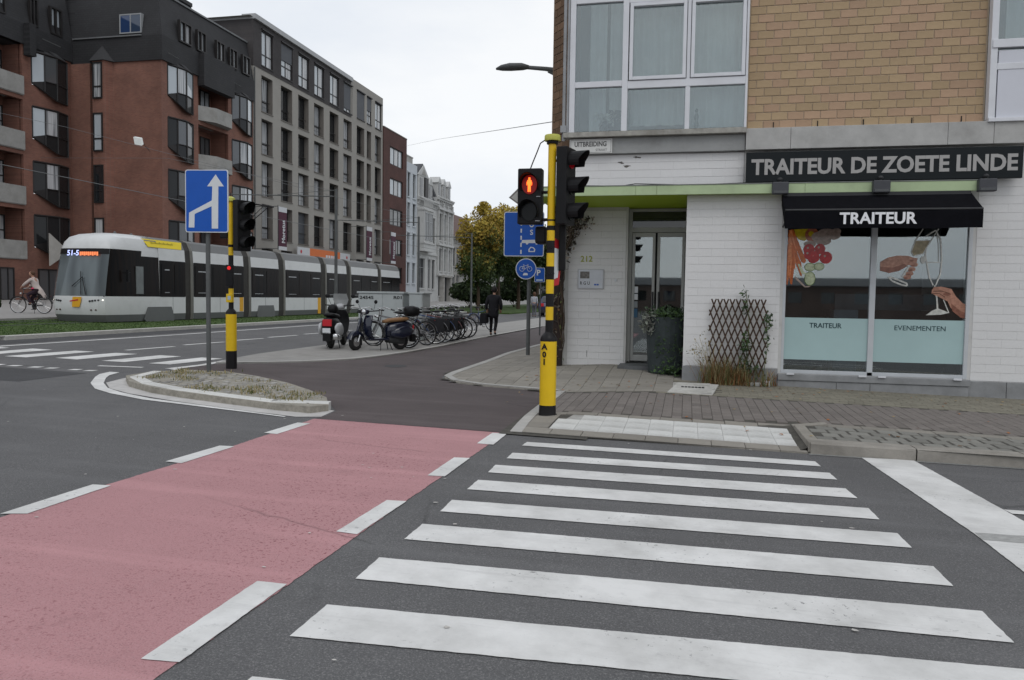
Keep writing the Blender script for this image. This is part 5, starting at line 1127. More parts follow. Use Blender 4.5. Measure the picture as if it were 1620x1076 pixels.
q = MB(); q.box(-8.42, -7.98, 22.95, 23.7, gC, gC+1.42); q.build('body', CAB, cb2, bevel=.01); q = MB(); q.box(-8.45, -7.94, 22.92, 23.74, gC+1.42, gC+1.47); q.build('roof', CAB, cb2, bevel=.01); q = MB(); q.box(-8.40, -8.0, 22.935, 22.95, gC+.06, gC+1.4); q.build('door', CAB, cb2, bevel=.004)
# ------------------------------------------------------------------ bicycles
def bicycle(label, group, fc, bag=None, crate=False, tyre_m=TYRE, R=.345, rimc=CHROME):
    b = thing('bicycle', (0, 0, 0), label, 'bicycle', group)
    L = 1.08; fmat = mat('frame_'+fc[0], fc[1], .4, .05)
    for x, nm in ((0, 'rear_wheel'), (L, 'front_wheel')):
        q = MB(); q.torus((x, 0, R), R-.014, .019, 'y', 30, 7); w_ = q.build(nm, tyre_m, b, local=True, smooth=True)
        q = MB(); q.torus((x, 0, R), R-.036, .010, 'y', 30, 5); q.lathe((x, 0, R), [(.028, -.05), (.028, .05)], 8, 'y'); q.build('rim', rimc, w_, local=True)
        q = MB()
        for k in range(14):
            a = 2*math.pi*k/14; q.tube([(x+.02*math.cos(a+.8), .02*(-1)**k, R+.02*math.sin(a+.8)), (x+(R-.035)*math.cos(a), 0, R+(R-.035)*math.sin(a))], .0022, 3)
        q.build('spokes', rimc, w_, local=True)
        q = MB(); rr = []
        a0, a1 = (20, 170) if x == 0 else (5, 150)
        for k in range(12): a = math.radians(a0+(a1-a0)*k/11); rr.append([(x+(R+.03)*math.cos(a), y, R+(R+.03)*math.sin(a)+e) for y, e in ((-.028, -.01), (0, .006), (.028, -.01))])
        q.rings(rr, 0, False, False); q.build('mudguard', fmat, b, local=True)
    bb, st, hd, hb_ = (.44, 0, .29), (.30, 0, .74), (.86, 0, .84), (.89, 0, .70)
    q = MB()
    for p, s_ in (((bb, st), .017), ((bb, hb_), .018), ((st, hd), .016) if not crate else ((bb, hd), .016), ((hb_, hd), .02)): q.tube(p, s_, 8)
    for y in (-.04, .04): q.tube([(0, y, R), (.44, y*.5, .29)], .009, 6); q.tube([(0, y, R), (.3, y*.4, .72)], .008, 6); q.tube([(L, y, R), (.93, y, .62), (.90, y*.4, .70)], .011, 6)
    q.build('frame', fmat, b, local=True)
    q = MB(); q.tube([st, (.27, 0, .90)], .013, 8); q.build('seat_post', CHROME, b, local=True); q = MB()
    q.rings([[(x, w_*math.cos(t), .94+h_*math.sin(t)) for t in [2*math.pi*i/10 for i in range(10)]] for x, w_, h_ in ((.13, .06, .02), (.18, .095, .035), (.26, .08, .035), (.36, .025, .02), (.42, .015, .012))]); q.build('saddle', BLACK, b, local=True, smooth=True)
    q = MB(); q.tube([hd, (.84, 0, 1.0)], .014, 8); q.tube([(.70, -.28, 1.02), (.80, -.22, 1.06), (.86, 0, 1.02), (.80, .22, 1.06), (.70, .28, 1.02)], .012, 8); q.build('handlebar', CHROME, b, local=True)
    q = MB()
    for y in (-.29, .29): q.tube([(.72, y*.97, 1.02), (.60, y, 1.0)], .017, 8)
    q.build('grips', BLACK, b, local=True)
    q = MB(); q.lathe((.44, -.03, .29), [(.09, -.004), (.09, .004)], 16, 'y'); q.tube([(.44, -.06, .29), (.55, -.06, .16)], .01, 6); q.tube([(.44, .06, .29), (.33, .06, .42)], .01, 6); q.box(.50, .60, -.14, -.07, .15, .17); q.box(.28, .38, .07, .14, .41, .43); q.box(0, .44, -.045, -.03, .31, .36); q.build('crank', DKG, b, local=True)
    q = MB()
    for y in (-.06, .06): q.tube([(-.28, y, .76), (.28, y, .76)], .006, 5); q.tube([(0, y, R), (-.1, y, .76)], .005, 5)
    for x in (-.28, -.1, .08, .28): q.tube([(x, -.06, .76), (x, .06, .76)], .005, 5)
    q.build('rack', DKG, b, local=True)
    q = MB(); q.ell((.97, 0, .82), (.045, .04, .04), 10, 6); q.build('headlight', CHROME, b, local=True); q = MB(); q.box(-.31, -.29, -.025, .025, .71, .735); q.build('tail_light', mat('reflector_dark_red', (.12, .008, .008), .4), b, local=True); q = MB(); q.tube([(.36, .06, .27), (.28, .2, .01)], .01, 6); q.build('kickstand', DKG, b, local=True)
    if bag:
        for y in (-.17, .10): q = MB(); q.rings([[(x, y+t*.07, z) for x, z in ((-.24, .36), (.2, .36), (.22, .74), (-.24, .74))] for t in (0, .15, .85, 1)]); q.build('pannier', bag, b, local=True, bevel=.03)
    return b
BK = ('black', (.015, .015, .017)); bikes = []
sp = [(-7.58, 20.6, BK, None, 178, 'black town bicycle with pale rims directly behind the navy scooter'),
      (-7.25, 21.2, BK, None, 168, 'second parked bicycle from the navy scooter with one pale rimmed wheel'),
      (-7.2, 21.9, ('grey', (.18, .18, .19)), mat('pannier_black', (.02, .02, .023), .8, .2), 195, 'third parked bicycle from the navy scooter, low dark tyre'),
      (-7.2, 22.7, ('blue', (.03, .06, .16)), mat('pannier_black', (.02, .02, .023), .8, .2), 176, 'parked bicycle with large round black panniers'),
      (-7.2, 23.4, ('red', (.18, .03, .03)), mat('pannier_black', (.02, .02, .023), .8, .2), 190, 'parked dark red bicycle with black bags behind the panniered one'),
      (-7.25, 24.1, BK, mat('pannier_black', (.02, .02, .023)), 172, 'parked black bicycle in the middle of the far half of the row'),
      (-7.25, 24.9, ('silver', (.35, .36, .37)), None, 185, 'parked silver bicycle near the walking man'),
      (-7.3, 25.7, BK, None, 178, 'last black bicycle of the front row before the walking man'),
      (-8.2, 23.9, ('green', (.04, .1, .06)), None, 100, 'dark green bicycle parked behind the row of bicycles'),
      (-8.3, 26.5, BK, None, 80, 'black bicycle parked behind the far half of the row'),
      (-9.0, 24.6, BK, mat('pannier_black', (.02, .02, .023)), 96, 'black bicycle just right of the narrow cabinet in the rear row'), (-9.1, 27.6, ('grey', (.18, .18, .19)), None, 84, 'grey bicycle in the rear row behind the panniered bicycles'),
      (-8.9, 29.4, BK, None, 100, 'black bicycle at the far end of the rear row'), (-7.9, 26.6, ('silver', (.35, .36, .37)), None, 182, 'silver bicycle set back a little at the far end of the row'),
      (-9.3, 29.9, BK, None, 90, 'distant black bicycle behind the man near the tall pole'), (-8.5, 30.6, ('blue', (.03, .06, .16)), None, 60, 'blue bicycle turned askew behind the far row')]
for x, y, fc, bag, rz, lab in sp:
    b = bicycle(lab, 'bicycles parked in a row beside the cycle path', fc, bag); b.location = (x, y, gz(x)+.036); b.rotation_euler = (math.radians(R_.uniform(-4, 4)), 0, math.radians(rz)); bikes.append(b)
b = bicycle('dark bicycle wedged between the two motor scooters', 'bicycles parked in a row beside the cycle path', BK); b.location = (-8.35, 19.1, gz(-8.35)+.036); b.rotation_euler = (0, 0, math.radians(112))
b = bicycle('black bicycle leaning behind the navy scooter in front of the cabinet', 'bicycles parked in a row beside the cycle path', ('grey', (.18, .18, .19))); b.location = (-7.3, 19.9, gz(-7.3)+.036); b.rotation_euler = (0, 0, math.radians(172))
# ------------------------------------------------------------------ motor scooters
def ringx(x, cy, cz, wy, hz, n=14, p=2.5):
    out = []
    for i in range(n):
        t = 2*math.pi*i/n; c, s_ = math.cos(t), math.sin(t); out.append((x, cy+wy*math.copysign(abs(c)**(2/p), c), cz+hz*math.copysign(abs(s_)**(2/p), s_)))
    return out
def scooter(label, body, seat, shield, topcase=True, screen=False, rear=None, steer=0):
    """local x forward, front wheel at x=1.28"""
    s = thing('motor_scooter', (0, 0, 0), label, 'scooter'); R = .225
    for x, nm in ((0, 'rear_wheel'), (1.28, 'front_wheel')):
        q = MB(); q.torus((x, 0, R), R-.055, .055, 'y', 26, 8); w_ = q.build(nm, TYRE, s, local=True, smooth=True); q = MB(); q.lathe((x, 0, R), [(.02, -.05), (.12, -.045), (.13, 0), (.12, .045), (.02, .05)], 16, 'y'); q.build('rim', DKG if shield else CHROME, w_, local=True)
    q = MB(); q.rings([ringx(-.34, 0, .62, .04, .05), ringx(-.28, 0, .60, .12, .13), ringx(-.1, 0, .55, .19, .2), ringx(.12, 0, .52, .2, .22), ringx(.32, 0, .50, .15, .2), ringx(.42, 0, .46, .11, .17)]); q.build('rear_body', rear or body, s, local=True, smooth=True)
    for y in (-1, 1): q = MB(); q.rings([ringx(-.3, y*.17, .5, .02, .04), ringx(-.18, y*.19, .48, .05, .13), ringx(.02, y*.2, .46, .06, .16), ringx(.2, y*.19, .44, .05, .12), ringx(.34, y*.16, .42, .02, .05)]); q.build('side_cowl', body, s, local=True, smooth=True)
    q = MB(); q.box(.36, .92, -.16, .16, .25, .31); q.build('floorboard', BLACK if shield else body, s, local=True, bevel=.03)
    q = MB(); q.rings([[(x+bend*abs(y/w)**2*-.1, y, z) for y in [w*(-1+2*k/10) for k in range(11)]]+[(x-.04+bend*abs(y/w)**2*-.1, y, z) for y in [w*(1-2*k/10) for k in range(11)]] for x, w, z, bend in ((.90, .15, .28, 1), (1.0, .2, .42, 1), (1.03, .22, .6, 1), (1.0, .21, .78, 1), (.96, .15, .9, 1))]); q.build('leg_shield', BLACK if shield else body, s, local=True, smooth=True, bevel=.01)
    q = MB(); rr = []
    for k in range(9):
        a = math.radians(150-135*k/8); rr.append([(1.28+.27*math.cos(a)+0*j, y, R+.0+(.27+e)*math.sin(a)) for j, (y, e) in enumerate(((-.085, -.09), (-.07, .0), (0, .02), (.07, .0), (.085, -.09)))])
    q.rings(rr, 0, False, False); q.tube([(1.06, 0, .82), (1.25, .0, .36)], .035, 8); q.build('front_fender', body, s, local=True, smooth=True)
    q = MB(); q.tube([(1.2, -.09, .4), (1.28, -.09, R)], .02, 8); q.tube([(1.2, .09, .4), (1.28, .09, R)], .02, 8); q.build('fork', CHROME, s, local=True)
    q = MB(); q.rings([ringx(.88, 0, .98, .05, .04), ringx(.94, 0, .99, .1, .07), ringx(1.02, 0, .98, .1, .075), ringx(1.06, 0, .98, .085, .075)]); q.build('headset', body, s, local=True, smooth=True)
    q = MB(); q.ell((1.06, 0, .98), (.03, .075, .075), 14, 8); q.build('headlight', CHROME, s, local=True, smooth=True)
    q = MB(); q.tube([(.86, -.34, 1.02), (.93, -.14, 1.0), (.93, .14, 1.0), (.86, .34, 1.02)], .014, 8); q.build('handlebar', BLACK, s, local=True)
    for y in (-1, 1): q = MB(); q.tube([(.9, y*.2, 1.02), (.94, y*.28, 1.2)], .005, 6); q.ell((.94, y*.3, 1.24), (.02, .055, .05), 12, 8); q.build('mirror', BLACK, s, local=True)
    q = MB(); q.rings([ringx(-.22, 0, .80, .08, .02), ringx(-.16, 0, .80, .13, .05), ringx(.1, 0, .78, .14, .06), ringx(.35, 0, .76, .13, .055), ringx(.48, 0, .73, .1, .04)]); q.build('seat', seat, s, local=True, smooth=True)
    if topcase: q = MB(); q.rings([ringx(x, 0, 1.0, w_, h_) for x, w_, h_ in ((-.52, .06, .06), (-.48, .17, .12), (-.33, .21, .15), (-.18, .19, .13), (-.14, .08, .06))]); q.build('top_case', BLACK, s, local=True, smooth=True); q = MB(); q.tube([(-.12, -.08, .74), (-.36, -.08, .84)], .01, 6); q.tube([(-.12, .08, .74), (-.36, .08, .84)], .01, 6); q.build('carrier', CHROME, s, local=True)
    else: q = MB(); q.ell((.2, 0, .93), (.13, .12, .12), 14, 8); q.build('helmet_box', BLACK, s, local=True, smooth=True)
    q = MB(); q.rings([ringx(-.36, -.17, .3, .05, .05), ringx(-.34, -.17, .3, .075, .075), ringx(0, -.17, .27, .075, .07), ringx(.2, -.15, .25, .05, .05)]); q.build('exhaust', CHROME if shield else SILV, s, local=True, smooth=True)
    q = MB(); q.rings([ringx(-.1, .05, .25, .06, .1), ringx(.1, .05, .27, .1, .12), ringx(.4, .0, .27, .1, .08)]); q.build('engine', DKG, s, local=True)
    q = MB()
    for y in (-.14, .14): q.tube([(.36, y*.5, .25), (.28, y, .0)], .012, 6)
    q.tube([(.6, .12, .24), (.66, .26, .01)], .01, 6); q.build('stand', BLACK, s, local=True)
    q = MB(); q.box(-.37, -.33, -.07-.03*bool(shield), .07+.03*bool(shield), .54, .64+.06*bool(shield)); q.build('tail_light', SRED, s, local=True, bevel=.01)
    if steer:
        R3 = Matrix.Translation((1.15, 0, 0)) @ Matrix.Rotation(steer, 4, 'Z') @ Matrix.Translation((-1.15, 0, 0))
        for ch in kids(s):
            if ch.name.split('.')[0] in ('front_wheel', 'front_fender', 'fork', 'headset', 'headlight', 'handlebar', 'mirror'):
                ch.data.transform(R3 if ch.name.split('.')[0] in ('front_wheel', 'front_fender', 'fork') else Matrix.Translation((.95, 0, 0)) @ Matrix.Rotation(steer, 4, 'Z') @ Matrix.Translation((-.95, 0, 0)))
                for g2 in kids(ch): g2.data.transform(R3)
    q = MB(); q.box(-.42, -.41, -.085, .085, .38, .5); q.build('number_plate', SWH, s, local=True); q = MB(); q.box(-.42, -.3, -.08, .08, .2, .4); q.build('rear_mudguard', BLACK, s, local=True)
    if screen: q = MB(); q.rings([[(x, y, z) for y in (-w_, 0, w_)] for x, w_, z in ((1.03, .12, 1.0), (1.0, .18, 1.15), (.93, .15, 1.3))], 0, False, False); q.build('wind_screen', mat('screen_smoke', (.35, .36, .36), .1), s, local=True)
    return s
NAVY = mat('navy_paint', (.004, .007, .022), .18, 0, spec=.7); SCW = mat('scooter_silver', (.45, .46, .47), .3, 0); TAN = mat('tan_seat', (.24, .13, .06), .6, .1)
v = scooter('navy blue motor scooter with tan seat and round black top case', NAVY, TAN, None, steer=math.radians(28)); v.location = (-7.3, 19.25, gz(-7.3)+.036); v.rotation_euler = (0, 0, math.radians(226)); v.scale = (1, 1, 1)
v = scooter('silver and black motor scooter seen from behind with a red tail light', SCW, BLACK, True, topcase=False, screen=True, rear=BLACK); v.location = (-8.85, 18.4, gz(-8.85)+.036); v.rotation_euler = (0, 0, math.radians(102)); v.scale = (1.1, 1.15, 1.08)
# ------------------------------------------------------------------ the tram
tram = thing('tram', (-21.8, 24, gz(-21.8)+.08), 'long white and grey articulated low-floor tram with black window band passing the red brick flats', 'tram')
TW = mat('tram_white', (.62, .63, .63), .35, .05, .8, dirt=.14); TG = mat('tram_grey', (.12, .125, .125), .45, .1, 1); TRG = mat('tram_roof_grey', (.145, .148, .148), .5, .1, 1); TB_ = glass_mat('tram_glass', (.006, .006, .0065), .25, curtain=(.012, .009, .008)); TB_.node_tree.nodes['Principled BSDF'].inputs['Specular IOR Level'].default_value = .07; TY = mat('tram_yellow', (.72, .55, .01), .5, .05); TO = mat('tram_orange', (.70, .36, .02), .5, .05)  # brownish reflections of buildings are mixed into the tram glass colour
TRUB = mat('gangway_rubber', (.045, .042, .038), .8, .2, 6)
XN, XF = -20.5, -23.05; XC = (XN+XF)/2; HW = (XN-XF)/2
def zc(): return .44
prof = [(HW-.03, .46), (HW, .72), (HW, 1.40), (HW-.01, 2.84), (HW-.05, 3.33), (HW-.2, 3.66), (HW-.45, 3.76)]
full = prof+[(0, 3.80)]+[(-a, b) for a, b in prof[::-1]]
def tmod(name, y0, y1, bogie=None):
    q = MB(); n = len(full)
    def mi(a, i):
        z = (full[i][1]+full[(i+1) % n][1])/2
        return 1 if z < .72 else 0 if z < 1.4 else 2 if z < 2.84 else 0 if z < 3.33 else 3
    ring = lambda y: [(XC+a, y, b) for a, b in full]
    q.rings([ring(y0), ring(y1)], mi)
    mod = q.build(name, [TW, TG, TB_, TRG], tram)
    nwin = max(2, round((y1-y0)/1.5))
    for k in range(nwin):
        a, b = y0+(y1-y0)*k/nwin+.12, y0+(y1-y0)*(k+1)/nwin-.12
        q = MB(); q.box(XN-.012, XN+.006, a, b, 1.52, 2.70); q.build('pane', TB_, mod)
        if k % 2 == 0: q = MB(); q.box(XN+.006, XN+.012, a+.2, b-.1, 2.46, 2.50); q.box(XN+.006, XN+.012, a+.2, b-.1, 1.56, 1.58); q.build('window_bar', SILV, mod)
    for c in ((y0+.05, y1-.05, 2.835, 2.85), (y0+.05, y1-.05, 1.39, 1.405), ((y0+y1)/2-.006, (y0+y1)/2+.006, .72, 1.39)): q = MB(); q.box(XN-.003, XN+.004, *c); q.build('trim_line', DKG, mod)
    if bogie:
        a, b = bogie; q = MB(); q.prism([(a, .33), (b, .33), (b+.12, .52), (b-.05, 1.0), (a+.05, 1.0), (a-.12, .52)], lambda p: (XN-.02, p[0], p[1]), lambda p: (XN+.025, p[0], p[1])); q.build('bogie_cover', TG, mod)
        q = MB()
        for t in (.25, .75): q.lathe((XN-.25, a+(b-a)*t, .7), [(.3, -.06), (.3, .06)], 18, 'x')
        q.build('wheel', BLACK, mod)
    return mod
secs = [(27.3, 28.95, None), (29.5, 33.35, None), (34.0, 36.6, (34.6, 36.1)), (37.3, 41.35, None), (42.1, 44.8, (42.7, 44.2)), (45.5, 49.8, None), (50.4, 53.9, (51, 52.5))]
m1 = tmod('car_section', *secs[0][:2], None)
q = MB(); q.prism([(26.55, .33), (28.05, .33), (28.2, .52), (28.0, 1.0), (26.6, 1.0), (26.4, .52)], lambda p: (XN-.02, p[0], p[1]), lambda p: (XN+.028, p[0], p[1])); q.build('bogie_cover', TG, m1)
for s_ in secs[1:]: tmod('car_section', *s_)
for a, b in [(28.95, 29.5), (33.35, 34.0), (36.6, 37.3), (41.35, 42.1), (44.8, 45.5), (49.8, 50.4)]:
    q = MB(); q.rings([[(XC+x*.985, y, z if z > 1 else z-.02) for x, z in full] for y in (a, b)]); q.build('gangway', TRUB, tram)
    q = MB(); q.rings([[(XC+x*1.006, y, z+(.01 if z > 3 else 0)) for x, z in full] for y in (b-.2, b-.02)]); q.build('gangway_frame', mat('tram_pillar', (.15, .145, .13), .5, .1), tram)
# cab: loft of horizontal rings from skirt to roof
lv = [(.46, 24.45, .06), (.72, 24.33, .03), (1.05, 24.28, .0), (1.40, 24.30, .0), (1.9, 24.38, .01), (2.5, 24.50, .03), (2.95, 24.60, .05), (3.15, 24.64, .06), (3.40, 24.74, .09), (3.60, 24.92, .16), (3.72, 25.2, .3), (3.79, 25.6, .65)]
rings = []
for z, yf, ins in lv:
    hw = HW-ins-(0.0 if z < 2.9 else .0); side = [(hw, 27.3), (hw, 26.6), (hw, yf+1.7), (hw-.015, yf+1.0), (hw-.06, yf+.55), (hw-.17, yf+.22), (hw-.36, yf+.07), (hw*.35, yf+.01)]
    rings.append([(XC+a, b, z) for a, b in side]+[(XC-a, b, z) for a, b in side[::-1]])
def cabm(a, i):
    z = (lv[a][0]+lv[a+1][0])/2; front = i in (5, 6, 7, 8, 9); cor = i in (3, 4, 10, 11); sd = i in (0, 1, 2, 12, 13, 14)
    if z < .72: return 1
    if z < 1.4: return 0
    if front: return 2 if z < 3.0 else (2 if z < 3.1 else 0)
    if cor: return 3 if z < 3.1 else 0
    if sd: return 3 if z < (3.1 if i in (2, 12) else 2.9) else (0 if z < 3.3 or i not in (0, 14) else 4)
    return 4 if z > 3.3 else 3
WSG = glass_mat('wind_glass', (.035, .045, .05), .06, curtain=(.13, .155, .165)); WSG.node_tree.nodes['Noise Texture'].inputs['Scale'].default_value = 1.6; WSG.node_tree.nodes['Principled BSDF'].inputs['Specular IOR Level'].default_value = .5  # pale bluish reflection painted into the windscreen colour, no curtain there
q = MB(); q.rings(rings, cabm); cab = q.build('cab', [TW, TG, WSG, TB_, TRG], tram, smooth=True, auto=.5)
q = MB(); q.rings([[(x, y-.02, z) for x, y, z in (rings[i][5:11])] for i in (6, 7)], 0, False, False); q.build('display_panel', BLACK, cab)
fc = lambda x, z: None
def on_front(x, z, lift=.03):
    for i in range(len(lv)-1):
        if lv[i][0] <= z <= lv[i+1][0]: t = (z-lv[i][0])/(lv[i+1][0]-lv[i][0]); return (x, lv[i][1]+(lv[i+1][1]-lv[i][1])*t-lift+(abs(x-XC)/HW)**4*.35, z)
ea = (0, 0, 1)
text_part('route_display', '51-5', mat('display_white', (.4, .5, .9), .5, 0, emit=(.55, .6, 1, 1.0)), cab, on_front(-22.3, 2.88, .05), (1, 0, 0), (0, .15, 1), width=.5, height=.2, ext=.002, bold=.02)
q = MB()
for k in range(9): p = on_front(-21.74+.085*k, 2.9, .05); q.box(p[0], p[0]+.06, p[1]-.01, p[1]+.01, 2.88+.02*(k % 2), 3.02)
q.build('destination_display', mat('display_orange', (.6, .15, .05), .5, 0, emit=(.9, .25, .1, .9)), cab)
q = MB(); q.tube([on_front(-21.3, 1.45), on_front(-21.5, 2.1, .05), on_front(-21.9, 1.75, .05)], .015, 5); q.tube([on_front(-21.5, 1.45), on_front(-21.6, 2.3, .05)], .012, 5); q.build('wiper', BLACK, cab)
q = MB(); q.face([(x+dx_, on_front(x, z, .035)[1], z) for x, z, dx_ in ((-21.86, 1.0, 0), (-21.54, 1.0, 0), (-21.48, 1.2, 0), (-21.46, 1.37, 0), (-21.84, 1.37, 0))]); q.build('logo_panel', TO, cab)
q = MB(); q.face([(x, on_front(x, z, .04)[1], z) for x, z in ((-21.95, 1.19), (-21.6, 1.24), (-21.6, 1.29), (-21.95, 1.23))]); q.build('logo_script', SRED, cab)
for sg_ in (-1, 1):
    q = MB()
    for k in range(4): x = XC+sg_*(.62+.1*k); q.ell((x, on_front(x, 1.22, -.01)[1], 1.22+.012*k), (.045, .05, .038), 10, 6)
    q.build('headlight_cluster', DKG, cab)
    q = MB(); x = XC+sg_*1.03; q.ell((x, on_front(x, 1.26, -.0)[1]+.06, 1.26), (.045, .06, .04), 10, 6); q.build('headlight', mat('headlight_lit', (.8, .8, .75), .3, 0, emit=(1, .97, .85, 1.2)), cab)
    for k in range(2): q = MB(); x = XC+sg_*(.66+.17*k); q.ell((x, on_front(x, .9, -.0)[1], .9), (.04, .03, .03), 8, 6); q.build('indicator_lamp', mat('lamp_dark', (.08, .04, .03), .4), cab)
q = MB(); q.face([(x, on_front(x, 1.395, .012)[1], z) for x, z in ((XC-1.1, 1.38), (XC+1.1, 1.38), (XC+1.1, 1.42), (XC-1.1, 1.42))]); q.build('windscreen_rim', BLACK, cab)
q = MB(); q.box(XN-.02, XN+.012, 25.95, 26.35, 1.5, 2.55); q.build('cab_side_window', mat('cab_window_pale', (.14, .155, .155), .2, .2, 3), cab)
q = MB(); q.tube([(-20.62, 24.95, 1.45), (-20.62, 24.98, 2.2), (-20.68, 25.1, 2.75)], .025, 6); q.build('corner_pillar', TW, cab)
q = MB(); q.tube([(XN+.01, 25.6, 2.3), (XN+.16, 25.35, 2.3)], .015, 6); q.box(XN+.1, XN+.2, 25.28, 25.34, 1.95, 2.4); q.build('mirror', BLACK, cab)
# yellow advert panel on the roof cove and orange door stripes
q = MB(); za, zb_ = 3.34, 3.65; xa, xb = XC+HW-.05+.008, XC+HW-.2+.012
q.face([(xa, 26.7, za+.0), (xa, 28.75, za), (xb, 28.95, zb_), (xb, 26.5, zb_)]); q.face([(xa-.02, 26.7, za+.0), (xa-.02, 28.75, za), (xb-.02, 28.95, zb_), (xb-.02, 26.5, zb_)]); q.build('advert_panel', TY, m1)
q = MB()
for k in range(16): t = 26.95+k*.085; q.face([(xa+.012-.07, t, za+.15), (xa+.012-.07, t+.05, za+.15), (xa+.012-.1, t+.05, za+.15+.05+.03*(k % 3 == 0)), (xa+.012-.1, t, za+.15+.05+.03*(k % 3 == 0))])
q.build('advert_print', mat('advert_ink', (.30, .25, .02)), m1)
for a, b in ((40.95, 41.3), (33.0, 33.3)): q = MB(); q.box(XN-.005, XN+.012, a, b, .5 if a > 40 else .74, 1.39); q.build('orange_stripe', TO, tram)
q = MB()
for y in (25.9, 26.8, 30.5): q.lathe((XC+.4, y, 3.75), [(.05, 0), (.06, .08), (.02, .12)], 8)
q.build('roof_fitting', TG, tram)
# ------------------------------------------------------------------ tram poles and wires
for i, (x, y, h, lab) in enumerate(((-16.1, 34.0, 6.5, 'grey catenary pole rising in front of the grey flats'), (-16.1, 57.5, 6.4, 'grey catenary pole in front of the ornate white houses'), (-16.1, 45.5, 6.4, 'thin grey catenary pole in front of the dark brick building'))):
    t = thing('catenary_pole', (x, y, gz(x)), lab, 'pole', 'poles carrying the tram wires'); q = MB(); q.tube([(x, y, gz(x)), (x, y, h)], [.085, .06], 12); q.build('mast', GALV, t)
    q = MB(); q.tube([(x, y, h-.35), (x-6, y, h-.15)], .025, 6); q.tube([(x, y, h-.05), (x-3, y, h-.22)], .012, 5); q.build('cantilever', GALV, t)
WIRE = mat('wire_dark', (.16, .165, .17), .6, 0)
for i, (pts, r, lab) in enumerate((
    ([(-21.9, 5, 5.7), (-21.9, 34, 5.62), (-21.9, 90, 5.7)], .012, 'tram contact wire above the near rail track'),
    ([(-42, 30, 12.0), (-30, 33, 9.6), (-16.1, 45.5, 6.3)], .008, 'thin wire crossing in front of the red brick flats'),
    ([(-41.9, 44, 10.3), (-28, 38, 8.9), (-16.1, 34, 6.4)], .008, 'sagging cross wire with the suspended lamp'),
    ([(-35, 93, 20.1), (-18, 55, 13.0), (-2.6, 14.9, 4.95)], .008, 'thin wire running across the sky to the brick corner'),
    ([(-35, 98, 13.2), (-16.1, 57.5, 6.3)], .008, 'thin wire from the white houses down to the far mast'))):
    q = MB(); q.tube(pts, r, 4); tag(q.build('overhead_wire', WIRE), lab, 'wire', 'overhead wires')
# ------------------------------------------------------------------ red brick flats
RB = brick_tex('red_brick', (.235, .098, .068), (.18, .072, .052), (.18, .11, .085), .22, .075, ax='x'); RBy = brick_tex('red_brick_y', (.235, .098, .068), (.18, .072, .052), (.18, .11, .085), .22, .075, ax='y')
SLX = brick_tex('slate_cladding', (.026, .026, .028), (.021, .021, .023), (.013, .013, .015), .3, .16, .8, 'x', .01); SLY = brick_tex('slate_cladding_y', (.026, .026, .028), (.021, .021, .023), (.013, .013, .015), .3, .16, .8, 'y', .01)
DFR = mat('dark_window_frame', (.022, .02, .02), .5, .1); GCON = mat('balcony_concrete', (.30, .295, .28), .9, .15, 1.5, dirt=.35); ROOFB = mat('flat_roof', (.05, .05, .052), .9, .1)
WF2 = mat('pale_frame', (.30, .31, .32), .5, .05)
red = thing('red_brick_flats', (-36, 47, .7), 'red brick apartment block with black slate top storeys, bay windows and concrete balconies', 'building')
XB = -35; FC = Fac((XB, 0, 0), (0, 1, 0), (1, 0, 0)); FBk = Fac((0, 47, 0), (1, 0, 0), (0, -1, 0)); FA = Fac((-42, 0, 0), (0, 1, 0), (1, 0, 0))
BAYZ = [(14.95, 17.1), (11.45, 13.55), (7.9, 10.0), (4.4, 6.5)]
# right wing along the street
q = MB(); holes = [(y0, y1, z0-.0, z1) for y0, y1 in ((47.65, 50.25), (55.35, 58.0)) for z0, z1 in BAYZ]+[(51.05, 54.85, z-1.2, z+1.95) for z in (15.35, 11.85, 8.35, 4.85)]
FC.wall(q, 47, 58.4, .3, 17.2, holes, .25, 0)
for z in (15.35, 11.85, 8.35, 4.85):
    q.face([(XB-1.5, 51, z-1.2), (XB-1.5, 54.9, z-1.2), (XB-1.5, 54.9, z+2), (XB-1.5, 51, z+2)]); q.face([(XB-1.5, 51.05, z-1.2), (XB-.2, 51.05, z-1.2), (XB-.2, 51.05, z+2), (XB-1.5, 51.05, z+2)]); q.face([(XB-1.5, 54.85, z-1.2), (XB-.2, 54.85, z-1.2), (XB-.2, 54.85, z+2), (XB-1.5, 54.85, z+2)])
q.face([(XB, 58.4, 0), (XB-14, 58.4, 0), (XB-14, 58.4, 17.2), (XB, 58.4, 17.2)])
q.build('brick_wall', RB, red)
q = MB(); h2 = []
FBk.wall(q, -42.0, -35, .3, 17.2, [], .1, 0)
q.build('brick_wall', RBy, red)
q = MB(); q.box(-42, -40.4, 46.75, 47, .3, 17.15); q.build('brick_pier', RBy, red)
for z in (0,):
    q = MB(); FA.wall(q, 10, 47, .3, 17.3, [(y0, y1, z0, z1) for y0, y1 in ((43.5, 46.35), (35.5, 38.2)) for z0, z1 in BAYZ]+[(y0, y1, z-1.2, z+1.95) for y0, y1 in ((39.0, 42.75), (31.2, 34.9)) for z in (15.35, 11.85, 8.35, 4.85)], .25, 0)
    q.face([(-43.5, 25, .3), (-43.5, 44, .3), (-43.5, 44, 17.3), (-43.5, 25, 17.3)])
    for z in (15.35, 11.85, 8.35, 4.85): q.face([(-43.5, 42.75, z-1.2), (-42.2, 42.75, z-1.2), (-42.2, 42.75, z+2), (-43.5, 42.75, z+2)])
    q.build('brick_wall', RB, red)
def slab(y0, y1, x, z): q = MB(); q.box(x-1.5, x+.02, y0, y1, z-1.25, z-1.15); q.build('balcony_floor', GCON, red)
